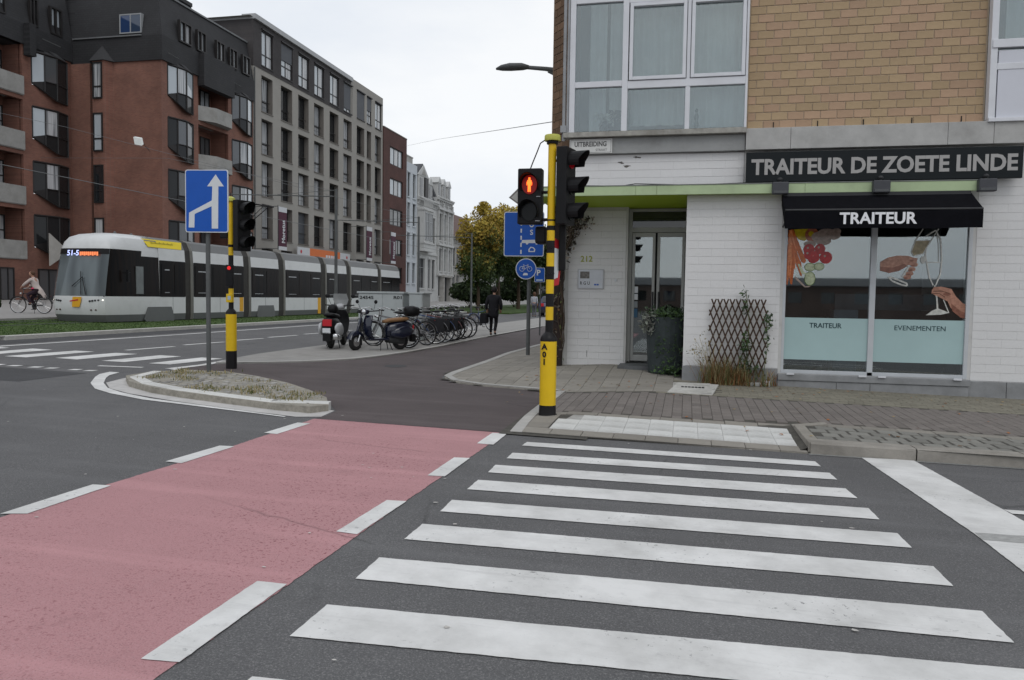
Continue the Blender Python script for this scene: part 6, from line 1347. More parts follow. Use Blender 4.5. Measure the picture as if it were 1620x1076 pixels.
def bay_win(f, y0, y1, z0, z1, gms, flip=False, proj=.38, tri=None):
    """canted bay: near side pane, main pane, lower right pane over a sloping dark apron"""
    w = y1-y0; ya, yb, yc = y0+.0, y0+w*.28, y0+w*.62; pts = [(y0, 0), (y0+w*.30, -proj*.55), (y0+w*.60, -proj), (y1, -proj*.35), (y1, 0)]
    q = MB(); zl = [z0, z0-.15, z0-.9, z0-.95, z0]
    zm = z0+.0; bot = [z0+.05, z0-.35, z0-.75, z0-.75, z0-.3]
    fr = .05
    # posts and rails
    for i, (a, d) in enumerate(pts): q.tube([f.p(a, max(bot[i], z0-.8), d), f.p(a, z1, d)], .055, 4)
    for i in range(4):
        (a, d), (b, e) = pts[i], pts[i+1]
        q.tube([f.p(a, z1, d), f.p(b, z1, e)], .07, 4); q.tube([f.p(a, bot[i], d), f.p(b, bot[i+1], e)], .05, 4)
        if i in (1, 2): q.tube([f.p(a, z0+.35, d), f.p(b, z0+.35, e)], .045, 4)
    q.face([f.p(a, z1+.01, d) for a, d in pts]); b_ = q.build('bay_window', DFR, red)
    for i in range(4):
        (a, d), (b, e) = pts[i], pts[i+1]; q = MB(); q.face([f.p(a, z0+.35 if i else z0+.1, d+.02), f.p(b, z0+.35, e+.02), f.p(b, z1, e+.02), f.p(a, z1, d+.02)]); q.build('pane', gms[i % len(gms)], b_)
        q = MB(); q.face([f.p(a, bot[i], d+.03), f.p(b, bot[i+1], e+.03), f.p(b, z0+.35, e+.03), f.p(a, z0+.35 if i else bot[i]+.3, d+.03)]); q.build('lower_pane', GDK if i in (1, 2) else DFR, b_)
    q = MB(); q.face([f.p(*((a, zb) if True else 0), d) for (a, d), zb in zip(pts, bot)]); q.face([f.p(y0, z0-.9, .05), f.p(y1, z0-.9, .05), f.p(y1, bot[4], 0), f.p(pts[3][0], bot[3], pts[3][1]), f.p(pts[2][0], bot[2], pts[2][1]), f.p(pts[1][0], bot[1], pts[1][1]), f.p(y0, bot[0], 0)]) if False else None
    q.build('apron', DFR, b_)
    # dark hood on top
    q = MB(); q.face([f.p(a, z1+.02, d-.05 if 0 < i < 4 else d) for i, (a, d) in enumerate(pts)])
    for i in range(4): (a, d), (b, e) = pts[i], pts[i+1]; q.face([f.p(a, z1+.02, d-.04), f.p(b, z1+.02, e-.04), f.p(y0+w*.7, z1+.55, 0), f.p(y0+w*.3, z1+.55, 0)])
    q.build('hood', ROOFB if z1 > 16 else DFR, b_) if z1 > 16 else None
    return b_
GDK = glass_mat('glass_deep', (.02, .021, .022), .1); GDK.node_tree.nodes['Principled BSDF'].inputs['Specular IOR Level'].default_value = .25
GD2 = GDK
for k, (z0, z1) in enumerate(BAYZ):
    bay_win(FC, 47.65, 50.25, z0+.05, z1, [GBR if k == 0 else GDK, GC if k == 0 else GM, GBR if k == 0 else GM, GDK]); bay_win(FC, 55.35, 58.0, z0+.05, z1, [GM, GC if k else GM, GBR, GBR])
    bay_win(FA, 43.5, 46.35, z0+.05, z1, [[GBR, GM, GDK, GDK], [GBR, GC, GDK, GDK], [GDK, GC, GDK, GDK], [GDK, GDK, GDK, GDK]][k])
    bay_win(FA, 35.5, 38.2, z0+.05, z1, [GM, GC, GD, GD])
for k, z in enumerate((15.35, 11.85, 8.35, 4.85)):
    # balconies: right wing
    q = MB(); pts = [(51.05, 0), (52.2, -.75), (54.2, -.75), (54.85, 0)]
    for i in range(3): (a, d), (b, e) = pts[i], pts[i+1]; q.hexa([FC.p(a, z-1.25, d), FC.p(b, z-1.25, e), FC.p(b, z-1.25, e+.12), FC.p(a, z-1.25, d+.12), FC.p(a, z-.2, d), FC.p(b, z-.2, e), FC.p(b, z-.2, e+.12), FC.p(a, z-.2, d+.12)])
    q.face([FC.p(a, z-1.24, d) for a, d in pts]); q.face([FC.p(51.05, z-1.24, 1.5), FC.p(54.85, z-1.24, 1.5), FC.p(54.85, z-1.24, 0), FC.p(51.05, z-1.24, 0)]); q.build('balcony', GCON, red)
    FR_ = Fac((XB-1.49, 0, 0), (0, 1, 0), (1, 0, 0)); window(FR_, red, 51.3, 52.2, z-.6, z+1.6, 0, DFR, GBR if k < 2 else GC, fw_=.08); window(FR_, red, 53.4, 54.6, z-.6, z+1.6, 0, DFR, GBR if k == 0 else GM, vb=(.5,), fw_=.08)
    for y0, y1 in ((39.0, 42.75), (31.2, 34.9)):
        q = MB(); q.box(-42.02, -41.85, y0-.3, y1, z-1.25, z-.1); q.box(-43.5, -41.9, y0, y1, z-1.3, z-1.2); q.build('balcony', GCON, red)
        FR2 = Fac((-43.49, 0, 0), (0, 1, 0), (1, 0, 0)); window(FR2, red, y0+1.2, y0+2.4, z-1.1, z+1.6, 0, DFR, GD, vb=(.5,), fw_=.08); window(FR2, red, y0+2.6, y1-.1, z-.4, z+1.6, 0, DFR, GC, vb=(.5,), hb=(.5,), fw_=.08)
# white triangular panel on the lowest left bay
q = MB(); q.prism([(43.9, 3.2), (45.6, 4.2), (43.9, 5.35)], lambda p: (-41.2, p[0], p[1]), lambda p: (-41.28, p[0], p[1])); q.build('triangular_panel', mat('panel_offwhite', (.42, .41, .38), .8, .1, 3), red)
for y0, y1 in ((43.7, 46.2), (40.2, 41.8)): window(FA, red, y0, y1, .9, 3.0, -.02, DFR, GM, vb=(.35, .7), fw_=.08)
# turret on the end wall
q = MB(); tp = [(-40.25, 47), (-40.0, 46.5), (-39.0, 46.4), (-38.75, 47)]
for i in range(3): (a, b), (c, d) = tp[i], tp[i+1]; q.face([(a, b, .3), (c, d, .3), (c, d, 17.25), (a, b, 17.25)])
q.build('turret', RBy, red)
q = MB(); ap = (-39.5, 46.9, 18.35); tp2 = [(-40.45, 47), (-40.12, 46.35), (-38.9, 46.25), (-38.5, 47)]
for i in range(3): (a, b), (c, d) = tp2[i], tp2[i+1]; q.face([(a, b, 17.2), (c, d, 17.2), ap])
q.face([(a, b, 17.2) for a, b in tp2]); q.build('turret_roof', ROOFB, red)
FTt = Fac((0, 46.44, 0), (1, .0, 0), (0, -1, 0))
for z0, z1, gm in ((14.65, 17.1, GC), (11.1, 13.7, GBR), (7.6, 10.2, GD), (4.1, 6.6, GC)): window(FTt, red, -39.88, -39.12, z0, z1, -.03, DFR, gm, hb=(.33,), fw_=.1)
# slate storeys
q = MB(); FCs = Fac((XB+.12, 0, 0), (0, 1, 0), (1, 0, 0)); q.box(-49, XB+.15, 46.9, 58.38, 17.2, 18.85); q.box(XB, XB+.55, 51.0, 54.9, 16.55, 18.86); q.hexa([(XB+.1, 46.95, 18.85), (XB+.1, 58.38, 18.85), (-49, 58.38, 18.85), (-49, 46.95, 18.85), (XB-.55, 47.5, 21.9), (XB-.55, 58.38, 21.9), (-49, 58.38, 21.9), (-49, 47.5, 21.9)]); q.build('slate_storey', SLX, red)
q = MB(); q.face([(XB+.16, 46.885, 17.19), (-42, 46.885, 17.19), (-42, 46.885, 18.85), (XB+.16, 46.885, 18.85)]); q.face([(XB+.1, 46.94, 18.85), (-42, 46.94, 18.85), (-42, 47.49, 21.9), (XB-.55, 47.49, 21.9)]); q.build('slate_face', SLY, red)
q = MB(); q.box(-49, -41.85, 10, 46.9, 17.3, 18.6); q.hexa([(-41.9, 10, 18.6), (-41.9, 46.95, 18.6), (-49, 46.95, 18.6), (-49, 10, 18.6), (-42.6, 10, 22.4), (-42.6, 46.95, 22.4), (-49, 46.95, 22.4), (-49, 10, 22.4)]); q.build('slate_storey', SLX, red)
q = MB(); q.box(-41.9, -41.4, 42.8, 43.3, 16.6, 18.61); q.build('slate_pier', SLX, red)
q = MB(); q.box(-49.2, XB-.45, 47.4, 58.4, 21.9, 22.02); q.box(-41.8, -36.4, 46.78, 46.88, 18.82, 18.9); q.build('roof_edge', mat('zinc', (.16, .165, .17), .6, .15, 2), red)
FS1 = Fac((XB-.2, 0, 0), (0, 1, 0), (1, 0, 0))
for y0, y1 in ((48.75, 50.1), (50.75, 51.8), (53.1, 54.15), (54.8, 55.85), (56.6, 57.7)): window(FS1, red, y0, y1, 18.98, 20.45, -.22, DFR, [GBR, GC], vb=(.45,), fw_=.1, ft=.2, name='roof_window')
window(Fac((0, 46.95, 0), (1, 0, 0), (0, -1, 0)), red, -38.15, -36.45, 19.05, 20.35, .35, WF2, [glass_mat('glass_blue_reflection', (.02, .045, .12)), GB], vb=(.5,), fw_=.08, ft=.38, pd=0.0, name='roof_window')  # bluish reflection put into the base colour of both panes
FS2 = Fac((-42.15, 0, 0), (0, 1, 0), (1, 0, 0))
for y0, y1 in ((43.35, 44.0), (45.0, 46.0), (40.6, 41.5), (37, 38)): window(FS2, red, y0, y1, 18.7, 20.5, -.1, DFR, GBR, vb=(.5,), fw_=.1, ft=.2, name='roof_window')
q = MB(); q.box(-37.6, -36.2, 50.5, 52.2, 22.6, 22.85)
for x, y in ((-37.5, 50.6), (-36.35, 50.6), (-37.5, 52), (-36.35, 52), (-36.9, 50.6)): q.box(x, x+.12, y, y+.12, 22, 22.6)
q.build('chimney', ROOFB, red)
for y, z in ((47.3, 17.62), (55.0, 17.75)): q = MB(); q.tube([(XB+.35, y, z+.1), (XB+.4, y+1.0, z)], .03, 5); q.build('hood_bar', GALV, red)
q = MB(); q.tube([(-41.5, 43.9, 17.95), (-41.4, 45.3, 17.85)], .035, 5); q.build('hood_bar', GALV, red)
# ------------------------------------------------------------------ grey apartment building
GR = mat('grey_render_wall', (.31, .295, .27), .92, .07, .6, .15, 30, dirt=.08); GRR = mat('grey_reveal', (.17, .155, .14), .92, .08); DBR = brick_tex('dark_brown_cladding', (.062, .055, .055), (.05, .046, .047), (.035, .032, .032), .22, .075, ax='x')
gry = thing('grey_flats', (-35, 72, .7), 'grey rendered apartment building with deep window openings and a dark brown top storey', 'building')
cols = [(59.7, 61.5), (62.9, 64.9), (66.0, 68.0), (69.1, 71.1), (72.4, 74.4), (75.6, 77.6), (78.9, 80.9), (81.6, 82.8), (83.9, 85.7)]
rows = [(16.75, 19.7), (13.25, 16.15), (9.75, 12.65), (6.2, 9.1), (2.7, 5.4)]
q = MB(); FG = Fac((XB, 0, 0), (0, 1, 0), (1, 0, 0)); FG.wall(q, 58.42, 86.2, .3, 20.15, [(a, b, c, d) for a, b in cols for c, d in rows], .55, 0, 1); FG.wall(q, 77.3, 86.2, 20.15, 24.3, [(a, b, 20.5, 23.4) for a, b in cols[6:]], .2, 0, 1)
q.face([(XB, 58.42, 0), (XB-14, 58.42, 0), (XB-14, 58.42, 24), (XB, 58.42, 24)]); q.face([(XB, 86.2, 0), (XB-14, 86.2, 0), (XB-14, 86.2, 24.3), (XB, 86.2, 24.3)]); q.face([(XB-14, 58, 24), (XB-14, 86.2, 24), (XB, 86.2, 24), (XB, 58, 24)]); q.build('wall', [GR, GRR], gry)
q = MB(); FG.wall(q, 58.42, 77.3, 20.15, 23.85, [(a, b, 20.5, 23.3) for a, b in cols[:6]], .15, 0, 0, -.04); q.face([(XB+.04, 58.41, 20.1), (XB-8, 58.41, 20.1), (XB-8, 58.41, 23.9), (XB+.04, 58.41, 23.9)]); q.build('dark_top_wall', DBR, gry)
q = MB(); q.box(XB-1, XB+.25, 58.4, 77.4, 23.85, 24.25); q.box(XB-8, XB-1, 58.4, 58.6, 23.85, 24.1); q.build('roof_cornice', mat('zinc_light', (.38, .385, .39), .6, .1, 2), gry)
q = MB(); q.tube([(XB+.1, 58.5, 20), (XB+.1, 58.5, 1)], .06, 6); q.build('downpipe', GALV, gry)
RG = random.Random(3)
SHUT = mat('roller_shutter', (.075, .08, .09), .6, .1, 1)
for j, (c, d) in enumerate([(20.5, 23.35)]+rows):
    for i, (a, b) in enumerate(cols):
        top = j == 0; dp = .12 if top else .5
        gm = [GBR, GC] if (top or i == 0 or (i > 6 and RG.random() < .7)) else [GM if RG.random() < .55 else GD, GC if RG.random() < .35 else GD]
        w_ = window(FG, gry, a+.02, b-.02, c, d, dp, DFR, gm, vb=(.45,), hb=(.33,), fw_=.09, ft=.06, sill=None)
        if (top and i in (1, 7)) or (j == 4 and i == 2) or (top and i in (5, 6)):
            q = MB(); zlow = c+(d-c)*(.5 if i in (1, 7) else .12 if i == 5 else 0); FG.bx(q, a+.05, b-.05, zlow, d, dp-.1, dp-.06); q.build('shutter', SHUT, w_)
        if not top: q = MB(); q.tube([FG.p(a, c+1.0, .3), FG.p(b, c+1.0, .3)], .025, 5); q.tube([FG.p(a, c+.5, .3), FG.p(b, c+.5, .3)], .012, 4); q.build('rail', DFR, w_)
        q = MB(); FG.bx(q, a-.04, b+.04, c-.08, c, -.06 if not top else -.1, .3); q.build('sill', DFR if top else GRR, w_)
        if top: q = MB(); FG.bx(q, a-.06, b+.06, d+.02, d+.12, -.16, .1); q.build('lintel', DFR, w_)
ob = thing('shop_front_sign', (XB+.5, 70.5, 5.1), 'orange and white long sign low on the grey flats above the tram roof', 'sign')
q = MB(); q.box(XB+.4, XB+.5, 65.0, 67.3, 5.1, 5.85); q.box(XB+.4, XB+.5, 73.8, 76.2, 5.1, 5.8); q.build('white_board', mat('board_white', (.55, .56, .58), .5, .05), ob); q = MB(); q.box(XB+.4, XB+.5, 67.3, 73.8, 5.1, 5.85); q.build('orange_board', mat('board_orange', (.65, .16, .04), .5, .05), ob)
q = MB(); q.tube([(XB+.51, 65.6, 5.45), (XB+.52, 65.6, 5.45)], .16, 12); q.tube([(XB+.51, 75.4, 5.4), (XB+.52, 75.4, 5.4)], .16, 12); q.build('emblem', SRED, ob)
q = MB()
for k in range(4): q.box(XB+.5, XB+.51, 70.6+k*.55, 71.0+k*.55, 5.15, 5.4)
q.build('lettering_block', SWH, ob)
# banners
PUR = mat('banner_purple', (.075, .022, .04), .7, .05)
for (y0, y1, lab) in ((58.9, 60.2, 'purple banner with white cap on the left edge of the grey flats'), (77.0, 78.4, 'purple banner with white cap near the right end of the grey flats'), (83.9, 85.3, 'purple banner with white cap beside the dark brick building')):
    t = thing('banner', (-33, y0, 5.2), lab, 'banner', 'purple hanging banners'); z1 = 8.75; z0 = 5.3
    q = MB(); q.box(-33.03, -32.97, y0, y1, z0+.2, z1-.42); q.build('cloth', PUR, t); q = MB(); q.box(-33.04, -32.96, y0, y1, z1-.42, z1); q.box(-33.04, -32.96, y0, y1, z0-.1, z0+.2); q.build('white_end', mat('board_white', (.55, .56, .58)), t)
    text_part('lettering', 'Moretus', SWH, t, (-32.96, y1-.3, z0+.5), (0, 0, 1), (0, -1, 0), width=1.9, height=.55, ext=.004, bold=.02); q = MB(); q.tube([(-35, y0-.1, z1), (-33, y0-.1, z1)], .03, 5); q.tube([(-35, y0-.1, z0), (-33, y0-.1, z0)], .03, 5); q.tube([(-33, y0-.1, z0-.1), (-33, y0-.1, z1+.1)], .03, 5); q.build('bracket', GALV, t)
# ------------------------------------------------------------------ dark red brick house
DRB = brick_tex('dark_red_brick', (.105, .043, .035), (.085, .036, .03), (.06, .03, .025), .22, .075, ax='x')
dk = thing('dark_brick_building', (XB, 90, .7), 'tall narrow dark red brick building between the grey flats and the white houses', 'building')
q = MB(); hl = [(88.3, 92.6, c, d) for c, d in ((17.2, 19.3), (13.6, 15.6), (10.0, 12.0), (6.4, 8.4), (3, 5))]; FG.wall(q, 86.25, 93.9, .3, 21.1, hl, .2, 0, 0, -.1); q.face([(XB+.1, 86.25, 0), (XB-12, 86.25, 0), (XB-12, 86.25, 21.1), (XB+.1, 86.25, 21.1)]); q.face([(XB+.1, 93.9, 0), (XB-12, 93.9, 0), (XB-12, 93.9, 21.1), (XB+.1, 93.9, 21.1)]); q.build('wall', DRB, dk)
q = MB(); q.box(XB-12, XB+.14, 86.22, 93.93, 21.1, 21.22); q.build('roof_edge', GRR, dk)
for k, h_ in enumerate(hl): window(FG, dk, h_[0]+.05, h_[1]-.05, h_[2], h_[3], .08, DFR, [GBR, GC, GBR] if k < 2 else [GD, GM, GD], vb=(.36, .7), fw_=.12, ft=.06)
# ------------------------------------------------------------------ white houses
WR = mat('white_stucco', (.50, .50, .49), .85, .08, .8, dirt=.25); WRB = mat('pale_blue_stucco', (.52, .55, .58), .85, .05, .8, dirt=.12); STN = mat('weathered_stucco', (.36, .35, .33), .9, .15, 1.2, dirt=.45); SLR = mat('slate_roof', (.075, .078, .085), .7, .2, 2)
def house(nm, lab, y0, y1, h, m, rows_, x=XB, depth=11, cornice=True, gable=None, chim=None, bayx=None, dorm=(), base=.5, arch=()):
    t = thing(nm, (x, (y0+y1)/2, .8), lab, 'house'); f = Fac((x, 0, 0), (0, 1, 0), (1, 0, 0)); hl = []
    for (z0, z1, ws) in rows_: hl += [(y0+(y1-y0)*a, y0+(y1-y0)*b, z0, z1) for a, b in ws]
    q = MB(); f.wall(q, y0, y1, .3, h, hl, .25, 0)
    for yy in (y0, y1): q.face([(x, yy, 0), (x-depth, yy, 0), (x-depth, yy, h), (x, yy, h)])
    q.face([(x, y0, h-.02), (x-depth, y0, h-.02), (x-depth, y1, h-.02), (x, y1, h-.02)]); q.build('wall', m, t)
    for i, h_ in enumerate(hl):
        w_ = window(f, t, h_[0]+.01, h_[1]-.01, h_[2], h_[3], .2, WF2 if i % 3 else DFR, GD if i % 3 else GM, vb=(.5,) if h_[1]-h_[0] > .8 else (), hb=(.7,), fw_=.07, ft=.06)
        q = MB(); f.bx(q, h_[0]-.12, h_[1]+.12, h_[3]+.02, h_[3]+.22, -.12, .05); f.bx(q, h_[0]-.12, h_[1]+.12, h_[2]-.16, h_[2]-.02, -.14, .05); f.bx(q, h_[0]-.14, h_[0]-.02, h_[2], h_[3], -.05, .02); f.bx(q, h_[1]+.02, h_[1]+.14, h_[2], h_[3], -.05, .02); q.build('surround', m, w_)
    if cornice:
        q = MB(); f.bx(q, y0, y1, h-.35, h-.1, -.35, 0); f.bx(q, y0, y1, h-.1, h+.1, -.5, 0); f.bx(q, y0, y1, h-.9, h-.75, -.12, 0); k = int((y1-y0)/.8)
        for i in range(k): c = y0+(i+.5)*(y1-y0)/k; f.bx(q, c-.09, c+.09, h-.75, h-.35, -.28, 0)
        q.build('cornice', m, t)
    return t, f
hA, f = house('narrow_white_house', 'narrow plain white house right of the dark brick building', 93.95, 98.1, 18.5, WRB, [(14.2, 17.2, ((.12, .34), (.6, .85))), (10.6, 13.4, ((.12, .34), (.6, .85))), (6.8, 9.6, ((.12, .34), (.6, .85))), (3.2, 5.8, ((.12, .34), (.6, .85)))], cornice=False)
q = MB(); q.box(-37.2, -35.6, 95.0, 98.0, 18.5, 19.5); q.box(-37.25, -35.55, 94.9, 98.1, 19.5, 19.65); q.build('chimney', STN, hA)
for k in range(4): q = MB(); q.lathe((-36.4, 95.3+.75*k, 19.65), [(.2, 0), (.16, .45)], 8); q.build('chimney_pot', STN, hA)
hB, f = house('ornate_white_house', 'ornate white town house with a gabled dormer, dark shutter and oriel window', 98.15, 106.4, 14.6, WR, [(8.9, 12.4, ((.1, .22), (.26, .40), (.55, .68), (.76, .9))), (2.6, 6.6, ((.12, .38), (.56, .68), (.76, .9)))])
q = MB(); f.bx(q, 98.5, 102.2, 7.6, 13.3, -.9, 0); q.build('oriel', WR, hB)
FO = Fac((XB+.9, 0, 0), (0, 1, 0), (1, 0, 0))
for a in (98.8, 100.5): window(FO, hB, a, a+1.35, 9.0, 12.6, -.02, WF2, GM, vb=(.5,), hb=(.68,), fw_=.09)
q = MB()
for z in (7.5, 8.5, 12.9): FO.bx(q, 98.4, 102.3, z, z+.2, -.12, .9)
for i in range(9): a = 98.55+i*.42; FO.bx(q, a, a+.1, 13.4, 14.2, -.02, .06)
FO.bx(q, 98.5, 102.3, 14.2, 14.3, -.04, .1); f.bx(q, 98.2, 106.3, 7.2, 7.45, -.2, 0); q.build('balcony_rail', WR, hB)
q = MB(); q.hexa([(XB-.1, 98.15, 14.6), (XB-.1, 106.4, 14.6), (XB-8, 106.4, 14.6), (XB-8, 98.15, 14.6), (XB-1.6, 98.15, 17.6), (XB-1.6, 106.4, 17.6), (XB-8, 106.4, 17.6), (XB-8, 98.15, 17.6)]); q.build('mansard_roof', SLR, hB)
q = MB(); q.box(XB-2, XB+.1, 98.3, 102.4, 14.7, 17.5); q.prism([(98.1, 17.5), (102.6, 17.5), (100.35, 19)], lambda p: (XB+.15, p[0], p[1]), lambda p: (XB-2, p[0], p[1])); dm = q.build('dormer', WR, hB)
q = MB(); q.prism([(98.15, 17.5), (102.8, 17.5), (100.35, 19.1)], lambda p: (XB+.0, p[0], p[1]+.12), lambda p: (XB-1.8, p[0], p[1]+.12)); q.build('dormer_roof', SLR, dm)
q = MB(); q.box(XB+.1, XB+.14, 98.9, 99.9, 14.9, 17.2); q.build('dormer_window', GD, dm); q = MB(); q.box(XB+.1, XB+.3, 100.6, 101.9, 14.8, 17.4); q.build('dark_shutter', DFR, dm); q = MB(); q.prism([(99.4, 17.7), (101.3, 17.7), (100.35, 18.5)], lambda p: (XB+.16, p[0], p[1]), lambda p: (XB+.2, p[0], p[1])); q.build('pediment_panel', STN, dm)
q = MB(); q.box(XB-1.4, XB-.2, 103.4, 105, 14.8, 16.9); q.prism([(103.2, 16.9), (105.2, 16.9), (104.2, 17.9)], lambda p: (XB-.1, p[0], p[1]), lambda p: (XB-1.6, p[0], p[1])); dm = q.build('dormer', WR, hB); q = MB(); q.box(XB-.2, XB-.16, 103.7, 104.7, 15, 16.7); q.build('dormer_window', GD, dm)
hC, f = house('ornate_white_house', 'taller carved white house with heavy brackets, right of the gabled one', 106.45, 113.6, 15.6, WR, [(9.6, 13.4, ((.12, .3), (.42, .6), (.72, .9))), (5.2, 8.4, ((.12, .3), (.42, .6), (.72, .9))), (1.6, 4.4, ((.12, .3), (.72, .9)))])
q = MB()
for k in range(4): c = 106.6+k*2.25; f.bx(q, c, c+.35, 4.6, 15, -.28, 0)
for z in (4.5, 8.8, 13.9): f.bx(q, 106.45, 113.6, z, z+.28, -.45, 0)
q.build('pilaster', WR, hC)
q = MB(); q.hexa([(XB-.2, 106.45, 15.6), (XB-.2, 113.6, 15.6), (XB-7, 113.6, 15.6), (XB-7, 106.45, 15.6), (XB-1.3, 106.45, 18.3), (XB-1.3, 113.6, 18.3), (XB-7, 113.6, 18.3), (XB-7, 106.45, 18.3)]); q.build('mansard_roof', SLR, hC)
for a in (107.0, 109.3, 111.7):
    q = MB(); q.box(XB-1.3, XB-.05, a, a+1.35, 15.7, 17.7); q.prism([(a-.2, 17.7), (a+1.55, 17.7), (a+.67, 18.6)], lambda p: (XB+.05, p[0], p[1]), lambda p: (XB-1.5, p[0], p[1])); dm = q.build('dormer', WR, hC); q = MB(); q.box(XB-.05, XB-.01, a+.3, a+1.05, 16, 17.5); q.build('dormer_window', GD, dm)
q = MB(); f.bx(q, 108.3, 111.2, .8, 4.3, -.05, .02); q.build('portal_door', DKG, hC); q = MB(); f.bx(q, 107.9, 108.3, .6, 4.5, -.7, 0); f.bx(q, 111.2, 111.6, .6, 4.5, -.7, 0); f.bx(q, 107.7, 111.8, 4.3, 4.6, -.85, 0); q.build('portal', STN, hC)
hD, f = house('low_pale_house', 'lower pale house with a dark tiled roof partly hidden by the autumn tree', 113.65, 124, 10.6, STN, [(6.2, 9.0, ((.06, .18), (.26, .38), (.5, .62), (.72, .84))), (1.8, 4.8, ((.06, .18), (.26, .38), (.5, .62), (.72, .84)))])
q = MB(); q.prism([(-35.3, 10.6), (-46, 10.6), (-40.6, 16.0)], lambda p: (p[0], 113.65, p[1]), lambda p: (p[0], 140, p[1])); q.build('roof', mat('tile_brown', (.12, .075, .065), .8, .25, 3), hD)
q = MB(); q.box(-38, -37, 116, 117, 13, 15.5); q.build('chimney', STN, hD)
hE, f = house('row_house', 'pale row house far down the street behind the tree trunks', 124.05, 150, 9.4, WR, [(5.6, 8.2, [(i/8+.03, i/8+.08) for i in range(8)]), (1.8, 4.6, [(i/8+.03, i/8+.08) for i in range(8)])])
q = MB(); q.prism([(-35.3, 9.4), (-46, 9.4), (-40.6, 13.6)], lambda p: (p[0], 124.05, p[1]), lambda p: (p[0], 150, p[1])); q.build('roof', mat('tile_brown', (.12, .075, .065)), hE)
# white villa closing the view
vl = thing('white_villa', (-18, 118, .4), 'low white villa seen under the trees at the end of the street', 'house')
FV = Fac((0, 118, 0), (1, 0, 0), (0, -1, 0)); hl = [(-34+i*2.4, -33+i*2.4, 1.4, 4.0) for i in range(10)]
q = MB(); FV.wall(q, -35, -9, .2, 5.2, hl, .3); q.box(-34.9, -9, 118.4, 128, .2, 5.1); q.build('wall', WR, vl)
for h_ in hl: window(FV, vl, *h_, .2, WF2, GD, fw_=.1)
q = MB(); q.hexa([(-35.5, 117.5, 5.2), (-8.5, 117.5, 5.2), (-8.5, 129, 5.2), (-35.5, 129, 5.2), (-32, 122, 8.4), (-12, 122, 8.4), (-12, 124, 8.4), (-32, 124, 8.4)]); q.build('roof', SLR, vl)
# ------------------------------------------------------------------ trees
BARK = mat('bark', (.07, .05, .035)); LY = [mat('leaf_yellow', (.40, .30, .05), .7, .3, 2), mat('leaf_ochre', (.27, .17, .03), .7, .3, 2), mat('leaf_olive', (.11, .12, .03), .7, .3, 2), mat('leaf_green', (.055, .085, .022), .7, .3, 2), mat('leaf_deep', (.03, .05, .018), .7, .3, 2)]
def tree(x, y, h, r, lab, yellow=.5, seed=1, n=9000, ls=.09, trunk_h=2.6, lean=0):
    rr = random.Random(seed); g = gz(x)+.05; t = thing('tree', (x, y, g), lab, 'tree', 'autumn trees lining the tram street')
    q = MB(); top = Vector((x+lean, y, g+h*.62)); tr_ = [(x, y, g-.1), (x+.03, y, g+trunk_h*.5), (x+lean*.4, y, g+trunk_h), tuple(top)]; q.tube(tr_, [h*.022, h*.018, h*.015, h*.005], 9)
    cl = []
    for i in range(11):
        a = rr.uniform(0, 6.28); z0 = g+trunk_h*rr.uniform(.85, 1.6); e = Vector((x+r*.75*math.cos(a)*rr.uniform(.5, 1), y+r*.75*math.sin(a)*rr.uniform(.5, 1), g+h*rr.uniform(.45, .88))); s_ = Vector((x+lean*.4, y, z0)); m_ = s_.lerp(e, .5)+Vector((0, 0, .2)); q.tube([s_, m_, e], [h*.009, h*.006, h*.002], 6); cl.append((e, rr.uniform(.55, .95)*r*.48)); cl.append((m_, r*.35))
    q.build('trunk', BARK, t)
    for i in range(16): a = rr.uniform(0, 6.28); ph_ = rr.uniform(-1, 1); rad = r*rr.uniform(.3, .92)*math.sqrt(1-ph_*ph_*.75); cl.append((Vector((x+rad*math.cos(a), y+rad*math.sin(a), g+trunk_h+(h-trunk_h)*(.5+.44*ph_))), r*rr.uniform(.2, .4)))
    q = MB()
    for _ in range(n):
        c, cr = rr.choice(cl); d = Vector([rr.gauss(0, 1) for _ in range(3)]).normalized()*cr*rr.random()**.45; p = c+d
        up_ = (p.z-g)/h; w = yellow*(-.25+1.55*up_)-.05*(c.x-x)+rr.gauss(0, .13)+(.12*math.sin(c.x*7+c.z*5)); mi = 0 if w > .72 else 1 if w > .6 else 2 if w > .42 else 3 if w > .2 else 4
        a = Vector([rr.gauss(0, ls) for _ in range(3)]); b = Vector([rr.gauss(0, ls*.8) for _ in range(3)]); q.face([p+a, p+b, p-a, p-b], mi)
    q.build('crown', LY, t); return t
tree(-16.9, 62.5, 7.6, 2.4, 'autumn tree with yellow and green leaves nearest the white houses', .75, 1, 22000, .06, trunk_h=2.2)
tree(-16.3, 67, 9.8, 3.0, 'tall autumn tree with orange-yellow top in the middle of the group', .85, 2, 26000, .062)
tree(-16.2, 75, 9.6, 3.2, 'green and yellow tree behind the blue bus sign', .5, 3, 18000, .065)
tree(-16.0, 84, 9.2, 3.4, 'green tree behind the traffic light post', .3, 4, 8000, .1)
tree(-18.5, 96, 9.6, 3.8, 'dark green tree further down the street', .25, 5, 7000, .12)
tree(-13.4, 92, 7.5, 3.5, 'far green tree close to the shop corner', .2, 6, 6000, .12)
